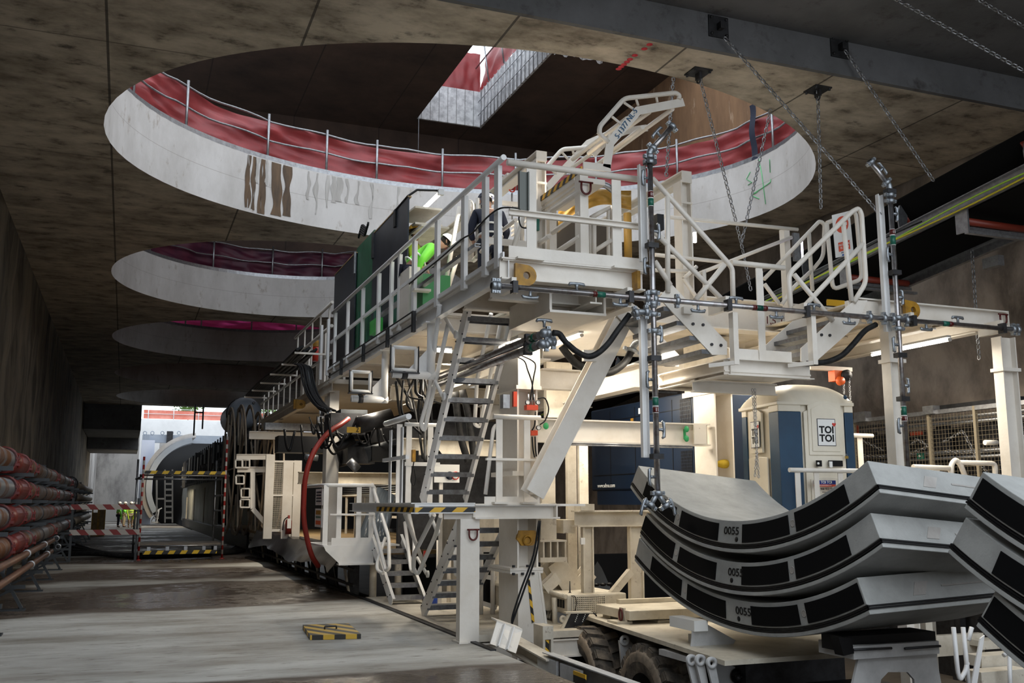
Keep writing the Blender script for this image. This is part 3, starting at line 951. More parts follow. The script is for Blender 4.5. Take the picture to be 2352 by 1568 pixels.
    hp = [(0, .148), (.012, .135), (.05, .128), (.09, .105), (.12, .06), (.13, .001)]
    mb.lathe(q((0, .0, .035)), rot @ V((0, -.15, 1)), [(a * s, b * s) for a, b in hp], 18)
    mb.add([q((-.07, .10, .03)), q((.07, .10, .03)), q((.055, .175, .02)), q((-.055, .175, .02)), q((-.07, .10, .045)), q((.07, .10, .045)), q((.055, .175, .03)), q((-.055, .175, .03))],
           [(0, 1, 2, 3), (7, 6, 5, 4), (0, 4, 5, 1), (1, 5, 6, 2), (2, 6, 7, 3), (3, 7, 4, 0)])
    mb.beam(q((0, -.09, .12)), q((0, .09, .15)), .02 * s, .015 * s)
    O('helmet', mb, helmet, root)
    return root


def far_spot(xp, Y=80.0):
    p = W(xp, 1200, Y=Y); return (p.x, Y, 0)
person(far_spot(271, 78.5), PI * .45, 'person in a green hi-vis jacket and dark trousers, leftmost of the distant group', HIVIS, NAVY)
person(far_spot(284, 79.5), PI * .6, 'person in green hi-vis jacket and pale trousers, second from left in the distant group', HIVIS, KHAKI, armf=(.22, -.12, 1.15), arm2=(.22, -.12, 1.12))
person(far_spot(299, 78), PI * .95, 'person in a yellow hi-vis vest and khaki trousers seen from behind in the distant group', HIVISY, KHAKI)
person(far_spot(309, 80), -PI * .4, 'person in a yellow-green vest half hidden at the right end of the distant group', HIVISY, KHAKI)
# folding boards / crates in front of them
for k, (xp, lab) in enumerate(((219, 'tall timber crate board standing behind the barrier, left one'), (232, 'tall timber crate board standing behind the barrier, right one'))):
    p = W(xp, 1235, Z=0.0)
    p = W(xp, 1200, Y=58); p.z = 0
    t = T('timber_board', lab, 'board', p)
    mb = MB(); mb.box(p.x - .14, 58, 0, p.x + .14, 58.06, 1.25 + .15 * k); O('panel', mb, WOOD, t)
    mb = MB(); mb.box(p.x - .2, 57.95, 0, p.x - .14, 58.1, 1.5 + .1 * k); mb.box(p.x + .14, 57.95, 0, p.x + .2, 58.1, 1.5 + .1 * k); O('batten', mb, YEL, t)

# ---- far shaft steelwork
def at(x, y, Y): return W(x, y, Y=Y)
sh = T('shield_cradle_post', 'tall pale blue box column with slots at the far daylit shaft', 'column', (at(336, 1200, 88).x, 88, 0))
a, b = at(326, 1010, 88), at(345, 1200, 88)
mb = MB(); mb.box(a.x, 88, .0, b.x, 88.8, a.z); O('column', mb, PALEG, sh)
for yy in (1090, 1128, 1162):
    p = at(335, yy, 87.97); mb = MB(); mb.box(p.x - .22, 87.9, p.z - .28, p.x + .22, 88, p.z - .22); mb.box(p.x - .03, 87.93, p.z - .2, p.x + .03, 88, p.z + .15); O('slot', mb, DSTEEL, sh)
for k in range(4):
    p = at(329 + k * 4.6, 998, 88); mb = MB(); mb.box(p.x - .05, 88, a.z, p.x + .05, 88.4, p.z); O('stiffener', mb, GREY, sh)
bm = T('portal_girder', 'wide blue grey steel beam across the far daylit shaft', 'beam', (6, 89, 7))
a, b = at(330, 997, 89), at(450, 1018, 89)
mb = MB(); mb.box(a.x, 89, b.z, at(560, 1000, 89).x, 89.5, a.z); O('girder', mb, GREY, bm)
for xx in (333, 350, 373, 394, 411):
    p = at(xx, 994, 89); mb = MB(); mb.path([p + V((.14 * math.cos(k), 0, .14 * math.sin(k))) for k in [j * PI / 6 for j in range(12)]], .04, 5, closed=True); O('lifting_eye', mb, GREY, bm)
mb = MB(); p = at(390, 1000, 88.9)
mb.box(p.x - .25, 88.8, b.z - .1, p.x + .25, 89.0, a.z + .3); O('splice_plate', mb, DSTEEL, bm)
mb = MB(); mb.box(2.6, 91.5, -.1, 30, 92, 7.3)
O('wall_far_lower', mb, BAYM, kind='structure')
mb = MB(); c0_ = at(452, 1118, 91.3); mb.lathe((c0_.x, 91.3, c0_.z), (0, -1, 0), [(0, 0), (0, 4.2), (-.1, 4.2)], 48)
O('wall_tunnel_mouth', mb, BLACK, kind='structure')  # flat black disc; the tunnel's inner darkness is put into its colour
# ring of the shield
rg = T('shield_ring', 'curved grey steel ring section of the tunnelling machine in the far shaft', 'ring', (at(440, 1120, 86).x, 86, 0))
cc = at(452, 1118, 86)
for r0, r1, y0, y1, a0, a1, m_ in ((4.35, 4.0, 84.5, 90, 95, 215, SHAFT), (3.98, 3.55, 84, 86.5, 100, 212, GREY)):
    mb = MB(); n = 26
    vs = []
    for k in range(n + 1):
        t = math.radians(a0 + (a1 - a0) * k / n)
        for rr_, yy in ((r0, y0), (r1, y0), (r1, y1), (r0, y1)):
            vs.append((cc.x + rr_ * math.cos(t), yy, cc.z + rr_ * math.sin(t)))
    fs = [(4 * k + j, 4 * k + (j + 1) % 4, 4 * k + 4 + (j + 1) % 4, 4 * k + 4 + j) for k in range(n) for j in range(4)] + [(0, 1, 2, 3), (4 * n + 3, 4 * n + 2, 4 * n + 1, 4 * n)]
    mb.add(vs, fs); O('ring_plate', mb, m_, rg)
for k in range(2):
    x = at(455 + 0, 930, 60).x
mb = MB(); p0, p1 = at(448, 940, 66), at(448, 1000, 66); mb.tube((p0.x, 66, 8), (p0.x, 66, p1.z), .05, 6); p0, p1 = at(467, 940, 66), at(467, 985, 66); mb.tube((p0.x, 66, 8), (p0.x, 66, p1.z), .05, 6)
mb.tube(at(448, 947, 66), at(467, 947, 66), .05, 6)
O('hanger_rods', mb, DSTEEL, label='pair of dark hanger rods below the last ceiling strip at the far shaft', cat='rod')
st = T('steel_stair', 'small white steel stair with handrail beside the pale blue column at the far shaft', 'stair', (at(362, 1195, 86).x, 86, 0))
for (a, b) in (((347, 1197), (366, 1168)), ((360, 1200), (366, 1168)), ((347, 1180), (372, 1166)), ((347, 1199), (363, 1199)), ((350, 1190), (364, 1190))):
    mb = MB(); mb.beam(at(*a, 86), at(*b, 86), .08, .08); O('member', mb, WHITE, st)
# ================================================================ measuring shorthands
def pb(mb, x0, y0, x1, y1, Y, d=.1):
    """box whose front face lies on the plane Y"""
    a, b = W(x0, y0, Y=Y), W(x1, y1, Y=Y)
    c, e = W((x0 + x1) / 2, y0, Y=Y), W((x0 + x1) / 2, y1, Y=Y)
    return mb.box(W(x0, (y0 + y1) / 2, Y=Y).x, Y, c.z, W(x1, (y0 + y1) / 2, Y=Y).x, Y + d, e.z)
def bY(x, y, Y): return W(x, y, Y=Y)
def bX(x, y, X): return W(x, y, X=X)
def one(name, m, parent, fn, **k):
    mb = MB(); fn(mb); return O(name, mb, m, parent, **k)
def TB(name, m, parent, pts, r=.03, n=10, fl=0.07, **k):
    mb = MB(); pts = [V(p) for p in pts]
    mb.path(fillet(pts, fl) if len(pts) > 2 and fl > .001 else pts, r, n)
    return O(name, mb, m, parent, **k)
def BM(name, m, parent, p, q, w, h, up=UP, **k):
    mb = MB(); mb.beam(p, q, w, h, up); return O(name, mb, m, parent, **k)
def HB(name, m, parent, p, q, w, h, up=UP, tf=.02, tw=.014, **k):
    mb = MB(); mb.hbeam(p, q, w, h, up, tf, tw); return O(name, mb, m, parent, **k)
def BX(name, m, parent, *a, **k):
    mb = MB(); mb.box(*a); return O(name, mb, m, parent, bevel=k.pop('bevel', 0), **k)

def lug(parent, c, r=.13, d=(0, 1, 0), t=.05, m=None, name='lifting_lug'):
    """plate with an eye, rounded end to +X, in the plane across d"""
    mb = MB(); n = 20
    vs = []
    for yy in (0, t):
        for k in range(n):
            a = 2 * PI * k / n
            x, z = r * math.cos(a), r * math.sin(a)
            if x < 0: x = -r * 1.15; z = r * (1.1 if z > 0 else -1.1) * min(1, abs(math.sin(a)) * 1.6)
            vs.append(V(c) + V((x, yy, z)))
        for k in range(n):
            a = 2 * PI * k / n; vs.append(V(c) + V((r * .36 * math.cos(a), yy, r * .36 * math.sin(a))))
    fs = []
    for k in range(n):
        j = (k + 1) % n
        fs += [(k, j, n + j, n + k), (2 * n + k, 3 * n + k, 3 * n + j, 2 * n + j), (k, 2 * n + k, 2 * n + j, j), (n + k, n + j, 3 * n + j, 3 * n + k)]
    mb.add(vs, fs)
    return O(name, mb, m or YEL, parent)

def shackle(parent, p, s=.06, m=None, name='shackle'):
    p = V(p)
    pts = [p + V((s * math.cos(a), 0, s * 1.2 * math.sin(a))) for a in [PI + k * PI / 8 for k in range(9)]]
    pts = [p + V((-s, 0, s * 1.2))] + pts + [p + V((s, 0, s * 1.2))]
    mb = MB(); mb.path(pts, s * .22, 8); mb.tube(p + V((-s * 1.5, 0, s * 1.2)), p + V((s * 1.5, 0, s * 1.2)), s * .2, 8)
    return O(name, mb, m or DRED, parent)

def bolts(parent, pts, d=(0, -1, 0), r=.014, h=.02, m=None, name='bolt'):
    mb = MB()
    for p in pts:
        mb.lathe(p, d, [(0, r), (h, r), (h, 0)], 6, False)
    return O(name, mb, m or DSTEEL, parent)

XS = 3.95      # outer line of the walkway side
ZD = 4.60      # deck of the upper walkway
YF = 10.5      # front of the upper walkway

# ================================================================ upper walkway
up = T('walkway_platform', 'long cream steel upper walkway deck along the left side of the gantry', 'platform', (5, 12, 4.3))
XR1 = bY(1480, 640, YF).x
mb = MB(); mb.channel((XS + .05, YF, 4.465), (XS + .05, 21.3, 4.465), .10, .27, side=1); O('side_channel', mb, WHITE, up)
BX('toe_strip', WHITE, up, XS + .02, YF, 4.6, XS + .04, 21.3, 4.66)
mb = MB()
for a in ((XS + .02, YF, 4.56, XR1, 12.25, 4.6), (XS + .02, 12.25, 4.56, 4.25, 14.0, 4.6), (5.15, 12.25, 4.56, XR1, 14.0, 4.6), (XS + .02, 14.0, 4.56, XR1, 21.3, 4.6)):
    mb.box(*a)
O('deck_plate', mb, CREAM, up)
HB('front_beam', CREAM, up, (XS, YF + .06, 4.465), (XR1, YF + .06, 4.465), .16, .26)
BX('toe_plate', CREAM, up, bY(1168, 600, YF).x, YF - .012, 4.60, XR1 - .02, YF, 4.74)
for y, h in ((11.15, .34), (12.15, .28), (14.1, .24), (16, .24), (18, .24), (20, .24)):
    HB('cross_beam', CREAM, up, (XS + .1, y, 4.56 - h / 2), (XR1, y, 4.56 - h / 2), .14, h)
HB('long_beam', CREAM, up, (5.25, YF + .15, 4.36), (5.25, 21, 4.36), .16, .40)
HB('long_beam', CREAM, up, (XR1 - .1, YF + .15, 4.36), (XR1 - .1, 21, 4.36), .16, .42)
a, b = bY(1262, 660, 10.75), bY(1392, 726, 10.75)
mb = MB(); mb.box(a.x, 10.75, b.z, a.x + .03, 12.1, a.z); mb.box(b.x - .03, 10.75, b.z, b.x, 12.1, a.z); mb.box(a.x, 10.74, b.z, b.x, 10.77, b.z + .03); mb.box(a.x, 11.4, b.z, b.x, 11.43, a.z); mb.box(a.x, 10.77, b.z, b.x, 12.1, b.z + .02)
O('box_frame', mb, CREAM, up)
BX('side_deck', CREAM, up, XR1 + .02, 12.0, 4.27, 7.05, 18.5, 4.30)
lug(up, bY(1210, 632, YF - .08), .125)
BX('lifting_lug', YEL, up, bY(1462, 630, YF - .12).x, YF - .14, bY(1462, 662, YF - .12).z, bY(1469, 630, YF - .12).x, YF, bY(1462, 622, YF - .12).z)
for xx in (1214, 1432):
    p = bY(xx, 606, YF - .01); BX('base_clip', CREAM, up, p.x - .17, YF - .10, 4.575, p.x + .17, YF + .02, 4.60)
# ---- side railing
rl = T('side_railing', 'long side handrail of the upper walkway facing the open floor', 'railing', (XS, 15, ZD))
for xp in (1140, 1111, 1063, 1001.5, 949.5, 916.5, 898, 869.5, 834, 800.5, 772.5, 757, 742):
    y = bX(xp, 600, XS).y
    w = (.14 if xp > 930 else .11)
    mb = MB(); mb.box(XS - .006, y - w / 2, 4.5, XS + .045, y + w / 2, 5.75); O('post', mb, WHITE, rl)
TB('top_rail', WHITE, rl, [(XS, 10.42, 5.79), (XS, 20.8, 5.79)], .036)
BM('mid_rail', WHITE, rl, (XS + .02, 12.0, 5.18), (XS + .02, 21, 5.18), .04, .06)
for k, (z, y0, y1, m_) in enumerate(((5.02, 11.6, 16.8, STEEL),)):
    mb = MB(); mb.channel((XS + .09, y0, z), (XS + .09, y1, z), .08, .05, side=-1); O('cable_tray', mb, STEEL, rl)
for y in (14.2, 15.8, 17.6, 19.6):
    BX('tray_clip', DSTEEL, rl, XS - .05, y - .04, 4.30, XS, y + .04, 4.62)
mb = MB()
for z in (4.62, 4.42): mb.tube((XS - .035, 14.2, z), (XS - .035, 20.9, z), .012, 6)
O('conduit', mb, DSTEEL, rl)
pts = [bY(1191, 478, 10.55), bX(1150, 478, XS - .02), bX(1118, 500, XS - .02), bX(1085, 535, XS - .02), bX(1060, 550, XS - .02), bX(1015, 590, XS - .02), bX(975, 622, XS - .02), bX(940, 652, XS - .02)]
TB('cable', BLACK, rl, catmull(pts, 5), .011, 6, 0.0)
TB('loose_cable', BLACK, rl, catmull([bY(1193, 490, 10.56), bY(1192, 505, 10.56), bY(1198, 521, 10.56), bY(1212, 524, 10.56)], 5), .009, 6, 0)
# ---- front railing
rf = T('front_railing', 'front handrail of the upper walkway above the long grey pipe', 'railing', (4.6, YF, ZD))
for xp in (1221, 1417):
    p = bY(xp, 500, YF); mb = MB(); mb.box(p.x - .062, YF, 4.6, p.x + .062, YF + .012, 5.72); mb.box(p.x + .05, YF, 4.6, p.x + .062, YF + .09, 5.72); O('post', mb, CREAM, rf)
z = bY(1300, 390, YF).z
TB('top_rail', CREAM, rf, [V((bY(1165, 371, YF).x, YF, z)), V((bY(1463, 411, YF).x, YF, z))], .04, 12)
z = bY(1300, 503, YF).z
mb = MB(); mb.channel(V((bY(1168, 486, YF).x, YF - .03, z)), V((bY(1469, 520, YF).x, YF - .03, z)), .05, .075, side=-1); O('mid_rail', mb, CREAM, rf)
a, b = bY(1191, 394, YF - .05), bY(1213, 484, YF - .05)
mb = MB(); mb.box(a.x, YF - .06, b.z, b.x, YF - .03, a.z); mb.box(a.x, YF - .09, b.z, a.x + .015, YF - .03, a.z); mb.box(b.x - .015, YF - .09, b.z, b.x, YF - .03, a.z)
O('cover_channel', mb, mat('dark_grey_cover', (.13, .14, .13), .5, .4), rf)
# ---- inner railing on the deck (frames and slanted tubes seen through)
ir = T('inner_railing', 'inner tube railing between the workers and the raised gangway on the upper walkway', 'railing', (5.2, 13, ZD))
for (a, b, Y, r) in (((1187, 512), (1187, 595), 12.6, .04), ((1199, 505), (1199, 590), 12.8, .035), ((1203, 490), (1170, 600), 11.9, .035), ((1055, 475), (1020, 670), 14.6, .035), ((1052, 590), (1030, 660), 15.0, .035),
                     ((1078, 460), (1076, 600), 13.5, .03), ((1097, 455), (1096, 595), 13.4, .03)):
    TB('post', CREAM, ir, [bY(*a, Y), bY(*b, Y)], r, 8)
TB('hoop', CREAM, ir, [bY(1069, 520, 13.8), bY(1069, 480, 13.8), bY(1079, 459, 13.8), bY(1086, 470, 13.8), bY(1084, 600, 13.8)], .028, 8)
BM('bar', CREAM, ir, bY(1115, 552, 12.3), bY(1216, 562, 12.3), .03, .09)
BM('bar', CREAM, ir, bY(1115, 462, 13.5), bY(1192, 470, 13.5), .03, .07)
TB('slanted_tube', CREAM, ir, [bY(1150, 530, 12.2), bY(1088, 598, 13.6)], .035, 8)
TB('slanted_tube', CREAM, ir, [bY(1185, 505, 12.6), bY(1120, 555, 14.0)], .03, 8)

# ---- crane runway frames
for (xa, ya, xb, yb, Y, xp0, xp1, ylo, far, lab) in ((1232, 345, 1256, 369, 12.2, 1232, 1255, 600, 21.0, 'cream steel post and long crane beam rising over the walkway, left of the raised gangway'),
                                                  (1566, 391, 1589, 418, 12.2, 1566, 1590, 700, 15.8, 'cream steel post and short crane beam rising right of the raised gangway')):
    t = T('crane_runway', lab, 'crane beam', bY(xp0, ylo, Y))
    a, b = bY(xa, ya, Y), bY(xb, yb, Y)
    xm = (a.x + b.x) / 2
    hgt = a.z - b.z
    mb = MB(); mb.hbeam((xm, Y, a.z - hgt / 2), (xm, far, a.z - hgt / 2), b.x - a.x, hgt, tf=.02); mb.box(a.x, Y, b.z, b.x, Y + .015, a.z); mb.cur = 0
    O('runway_beam', mb, CREAM, t)
    p, q = bY(xp0, 500, Y), bY(xp1, 500, Y)
    zl = bY(xp0, ylo, Y).z
    mb = MB(); mb.box(p.x, Y, zl, p.x + .02, Y + .22, b.z); mb.box(q.x - .02, Y, zl, q.x, Y + .22, b.z); mb.box(p.x, Y + .1, zl, q.x, Y + .115, b.z)
    O('post', mb, CREAM, t)
    mb = MB()
    for zz in (b.z - .02, b.z - .35): mb.box(p.x - .005, Y - .01, zz, q.x + .005, Y + .02, zz + .03)
    O('splice', mb, CREAM, t)
hk = T('hoist_hook', 'small red hoist hook with chain hanging from the left crane beam', 'hook', bX(1176, 430, 5.0))
pz = bY(1176, 432, 13.6)
shackle(hk, pz, .05, RED)
TB('chain', STEEL, hk, [pz - V((0, 0, .08)), pz - V((0, 0, .5))], .014, 5)
BX('trolley', CREAM, hk, pz.x - .12, 13.5, pz.z + .09, pz.x + .12, 13.75, pz.z + .2)
sg = bY(1241, 500, 12.17)
BX('green_label', DGREEN, None, bY(1232, 497, 12.17).x, 12.15, bY(1240, 530, 12.17).z, bY(1234.5, 497, 12.17).x + .02, 12.19, bY(1240, 500, 12.17).z, label='narrow green sign strip on the left crane post above the walkway', cat='sign')

# ================================================================ raised gangway in the middle
gg = T('raised_gangway', 'white folding gangway raised high over the walkway with bent handrails and black yellow edge', 'gangway', (5.6, 12, ZD))
YN, YB = 11.25, 13.9
def plate(parent, cl, Y, w, m=CREAM, t=.02, name='side_plate', wpx=None):
    """bent plate in the plane Y following the centre line cl (pixels)"""
    pts = [bY(x, y, Y) for x, y in cl]
    L_, R_ = [], []
    for i, p in enumerate(pts):
        d = (pts[min(i + 1, len(pts) - 1)] - pts[max(i - 1, 0)]).normalized()
        n_ = V((-d.z, 0, d.x))
        if 0 < i < len(pts) - 1:
            d1 = (pts[i] - pts[i - 1]).normalized(); c = abs(d1.dot(d)); ww = w / 2 / max(c, .5)
        else: ww = w / 2
        L_.append(p + n_ * ww); R_.append(p - n_ * ww)
    mb = MB(); mb.prism(L_ + R_[::-1], (0, t, 0))
    return O(name, mb, m, parent)
near = [(1352, 384), (1394, 384), (1402, 327), (1466, 254), (1571, 234)]
plate(gg, near[1:], YN, .115)
plate(gg, [(1340, 379), (1403, 386)], YN, .10)
far = [(1250, 440), (1294, 390), (1352, 328), (1415, 300)]
plate(gg, far, YB, .11)
plate(gg, [(1362, 355), (1400, 315), (1440, 300), (1487, 293)], 12.3, .10)
TB('handrail', CREAM, gg, [bY(1398, 327, YN), bY(1376, 307, YN), bY(1378, 290, YN), bY(1434, 226, YN), bY(1552, 213, YN), bY(1561, 219, YN), bY(1559, 228, YN)], .033, 10)
for (a, b) in (((1434, 236), (1456, 251)), ((1460, 224), (1466, 243)), ((1507, 220), (1510, 235)), ((1406, 268), (1428, 286)), ((1395, 325), (1372, 304))):
    TB('rung', CREAM, gg, [bY(*a, YN + .01), bY(*b, YN + .01)], .018, 6)
TB('handrail', CREAM, gg, [bY(1256, 434, YB), bY(1238, 418, YB), bY(1238, 404, YB), bY(1291, 343, YB), bY(1370, 337, YB)], .036, 10)
for (a, b) in (((1291, 350), (1305, 366)), ((1314, 341), (1318, 355)), ((1262, 385), (1278, 400)), ((1340, 340), (1346, 334))):
    TB('rung', CREAM, gg, [bY(*a, YB + .01), bY(*b, YB + .01)], .02, 6)
zt = bY(1498, 258, YN + .1)
for (x0, y0, x1, y1) in ((1288, 403, 1492, 257), (1315, 366, 1440, 272), (1352, 352, 1402, 312), (1340, 400, 1545, 250), (1408, 345, 1476, 292)):
    a = bY(x1, y1, YN + .05); f_ = a.x
    TB('cross_tube', CREAM, gg, [a, bX(x0, y0, f_)], .032, 8)
# the hinged deck with striped edge
za = bY(1337, 382, 10.95)
xg = za.x
ya = 10.95; yb = bX(1232, 461, xg).y
mb = MB(); mb.box(xg - .012, ya, za.z - .07, xg, yb, za.z); O('striped_edge', mb, HAZY, gg)
mb = MB(); mb.box(xg, ya + .25, za.z - .12, xg + .45, yb, za.z - .05)
for k in range(3): mb.box(xg, ya, za.z - .14 - .07 * k, xg + .03, yb + 1.0, za.z - .11 - .07 * k)
O('hinged_deck', mb, CREAM, gg)
for (x0, x1, y0, Y) in ((1332, 1353, 398, 10.85), (1262, 1279, 442, 12.3)):
    a, b = bY(x0, y0, Y), bY(x1, 596, Y)
    mb = MB(); mb.box(a.x, Y, ZD, b.x, Y + .02, a.z); mb.box(a.x, Y, ZD, a.x + .02, Y + .16, a.z); mb.box(b.x - .02, Y, ZD, b.x, Y + .16, a.z); O('post', mb, CREAM, gg)
shackle(gg, bY(1346, 432, 10.8), .065)
xq = bY(1332, 440, 10.9).x
for (a, b) in (((1333, 440), (1269, 483)), ((1333, 490), (1269, 534)), ((1333, 543), (1269, 585)), ((1262, 488), (1232, 507)), ((1262, 542), (1232, 563))):
    TB('slanted_rail', CREAM, gg, [bX(*a, xq), bX(*b, xq)], .035, 8)
for (a, b, Y) in (((1357, 500), (1357, 600), 11.3), ((1365, 500), (1365, 602), 11.25), ((1398, 478), (1398, 603), 11.3), ((1408, 472), (1409, 606), 11.25), ((1357, 500), (1400, 476), 11.28), ((1367, 575), (1404, 552), 11.25)):
    TB('gate_tube', CREAM, gg, [bY(*a, Y), bY(*b, Y)], .03, 8)
# arched guard and yellow cover sheet
ar = T('arched_cover', 'curved grey guard with crumpled yellow brown sheet under it beneath the raised gangway', 'cover', bY(1380, 480, 12.6))
pts = [bY(x, y, 12.4) for x, y in ((1362, 419), (1380, 421), (1395, 427), (1412, 440))]
mb = MB(); mb.path(pts, .05, 8); O('guard', mb, STEEL, ar)
AMB = mat('amber_sheet', (.36, .2, .03), .55, col2=(.25, .14, .02), scale=3, bump=.4, bscale=4)
mb = MB()
mb.grid(lambda u, v: bY(1282 + u * 168, 486 - 52 * math.sin(min(u * 1.35, 1) * PI * .62) + v * (48 - 20 * u + 60 * max(0, u - .72)), 12.8 + .1 * NZ.noise(V((u * 6, v * 4, 0)))), 24, 10)
O('sheet', mb, AMB, ar)
dk = T('dark_housing', 'dark brown open housing under the yellow sheet on the upper walkway', 'housing', bY(1340, 600, 13.2))
a, b = bY(1256, 505, 13.2), bY(1420, 600, 13.2)
HOUS = mat('dark_brown_housing', (.05, .04, .03), .7)
BX('panel', HOUS, dk, a.x, 13.2, ZD, b.x, 13.4, a.z)
TB('chute', AMB, dk, [bY(1441, 490, 12.6), bY(1443, 600, 12.6)], .06, 10)
bg_ = T('plastic_bag', 'crumpled clear plastic bag with a dark bottle on the walkway deck behind the toe plate', 'bag', bY(1310, 590, 11.6))
mb = MB(); c = bY(1312, 588, 11.7); c.z = ZD + .12
mb.grid(lambda u, v: c + V((.22 * math.cos(2 * PI * u) * math.sin(PI * v) * (1 + .3 * NZ.noise(V((u * 8, v * 5, 0)))), .15 * math.sin(2 * PI * u) * math.sin(PI * v), .12 * math.cos(PI * v) * (1 + .3 * NZ.noise(V((u * 6, v * 7, 3)))))), 20, 10)
O('sack', mb, mat('cloudy_plastic', (.5, .47, .42), .25), bg_)
TB('bottle', DSTEEL, bg_, [c + V((-.05, -.1, -.1)), c + V((-.05, -.1, .2))], .03, 8)

# ================================================================ sheds, sheets and people on the deck
sp = T('steel_sheet', 'tall dark blue grey steel sheet standing on the walkway under the bracket lamp', 'panel', bX(915, 600, 4.35))
XPn = 4.32
ya, yb = bX(937, 500, XPn).y, bX(857, 540, XPn).y
z1, z2 = bX(937, 457, XPn).z, bX(857, 535, XPn).z
zt = (z1 + z2) / 2
BX('sheet', PANEL, sp, XPn, ya, ZD, XPn + .02, yb, zt)
BX('edge_angle', WOOD, sp, XPn - .01, ya, zt, XPn + .06, yb, zt + .02)
BX('end_angle', DSTEEL, sp, XPn - .03, yb - .12, zt - .5, XPn, yb, zt + .01)
BX('bracket_plate', BLACK, sp, XPn - .03, bX(911, 500, XPn).y, bX(911, 519, XPn).z, XPn - .005, bX(907, 500, XPn).y, bX(911, 480, XPn).z)
gc = T('green_cabinet', 'tall green steel cabinet beside the dark sheet on the walkway', 'cabinet', bX(838, 600, 4.36))
ya2, yb2 = bX(858, 600, 4.36).y, bX(819, 600, 4.36).y
BX('body', GREEN, gc, 4.36, ya2, ZD, 5.3, yb2, bX(858, 529, 4.36).z)
for k in range(3):
    y = ya2 + (yb2 - ya2) * (.25 + .25 * k); BX('rib', GREEN, gc, 4.33, y - .03, ZD, 4.36, y + .03, 5.7)
mb = MB(); c = bX(832, 540, 4.36)
for k in range(5): mb.path([c + V((0, .35 * math.cos(a) - .05 * k, .02 + .09 * math.sin(a * 2) + .03 * k)) for a in [j * PI / 8 for j in range(9)]], .022, 6)
O('cable_coil', mb, BLACK, gc)
sp2 = T('steel_sheet', 'dark grey steel sheet standing left of the green cabinet on the walkway', 'panel', bX(790, 650, 4.35))
ya3, yb3 = bX(817, 600, XPn).y, bX(770, 600, XPn).y
z3 = (bX(817, 588, XPn).z + bX(770, 625, XPn).z) / 2
BX('sheet', PANEL, sp2, XPn, ya3, ZD, XPn + .02, yb3, z3)
BX('edge_angle', WOOD, sp2, XPn - .01, ya3, z3, XPn + .05, yb3, z3 + .02)
BX('end_angle', STEEL, sp2, XPn - .03, ya3, z3 - .45, XPn, ya3 + .08, z3 + .02)
lw_ = T('louvred_sheet', 'low dark glossy panels with green ribs behind the walkway handrail', 'panel', bX(900, 700, 4.3))
for (xa, xb, m_) in ((935, 922, PANEL), (918, 905, DGREEN), (900, 880, PANEL), (878, 862, DGREEN)):
    y0, y1 = bX(xa, 600, 4.28).y, bX(xb, 600, 4.28).y
    BX('slat', m_, lw_, 4.27, y0, ZD, 4.29, y1, 5.45)
gb = T('green_bin', 'bright green open bin with a white shelf behind the posts of the walkway', 'bin', bY(1010, 660, 14.2))
a, b = bY(972, 628, 14.2), bY(1034, 672, 14.2)
BX('bin', mat('leaf_green_paint', (.05, .26, .09), .4), gb, a.x, 14.2, ZD, b.x, 14.9, a.z)
BX('shelf', CREAM, gb, bY(950, 668, 14.1).x, 14.05, bY(960, 668, 14.1).z, bY(988, 668, 14.1).x, 14.2, bY(960, 663, 14.1).z)
BX('crate', CREAM, gb, bY(940, 640, 14.6).x, 14.6, ZD, bY(965, 640, 14.6).x, 15.2, bY(950, 612, 14.6).z)
cl2 = T('green_crate', 'bright green plastic crate behind the posts next to the green cabinet', 'crate', bX(862, 720, 4.15))
BX('body', mat('bright_green_plastic', (.08, .55, .10), .4), cl2, 4.1, bX(868, 700, 4.1).y, 4.85, 4.2, bX(850, 700, 4.1).y, 5.1)
fd = T('folding_roof', 'cream sloped roof panel of the cabin behind the dark sheet', 'roof', bY(970, 560, 15))
for (a, b) in (((942, 510), (985, 478)), ((942, 545), (985, 515)), ((945, 560), (1000, 520))):
    mb = MB(); p, q = bX(*b, 4.75), bX(*a, 4.75); mb.beam(p, q, .5, .035); O('slat', mb, CREAM2, fd)
lb = T('bracket_lamp', 'lit tube lamp on a black bent bracket above the dark steel sheet', 'lamp', bX(937, 457, XPn))
p0 = bX(907, 508, XPn)
bp = [V((XPn + .0, bX(906, 480, XPn).y, zt)), V((XPn, bX(937, 457, XPn).y, zt + .02)), bY(958, 436, bX(937, 457, XPn).y), bY(1011, 438, bX(937, 457, XPn).y + .0)]
TB('bracket', BLACK, lb, bp, .022, 6, .01)
la, lbq = bY(1011, 443, bp[3].y), None
xl = la.x
qb = bX(970, 482, xl)
TB('tube', TUBE, lb, [la, qb], .035, 8)
BX('end_cap', LAMPH, lb, la.x - .05, la.y - .08, la.z - .05, la.x + .05, la.y, la.z + .05)

def on_deck(xp, Y, z=ZD):
    p = W(xp, 600, Y=Y); return (p.x, Y, z)
person(on_deck(938, 15.2), PI * .55, 'person in a white helmet and green vest leaning over behind the walkway posts', HIVIS, NAVY, lean=.85, armf=(.2, -.05, .85), arm2=(.2, .0, .9), head_down=.03, fingers=True)
person(on_deck(1126, 13.2), .15, 'person in dark clothes with a backpack and yellow vest behind the first walkway posts', NAVY, NAVY, helmet=NAVY, armf=(.2, 0, 1.0), fingers=True, lean=.3, head_down=.05)
person(on_deck(951, 16.6, 4.85), PI * .7, 'person in a yellow helmet mostly hidden behind the dark steel sheet', HIVISY, NAVY, helmet=mat('yellow_helmet_plastic', (.75, .42, .05), .3), armf=(.2, 0, 1.0))

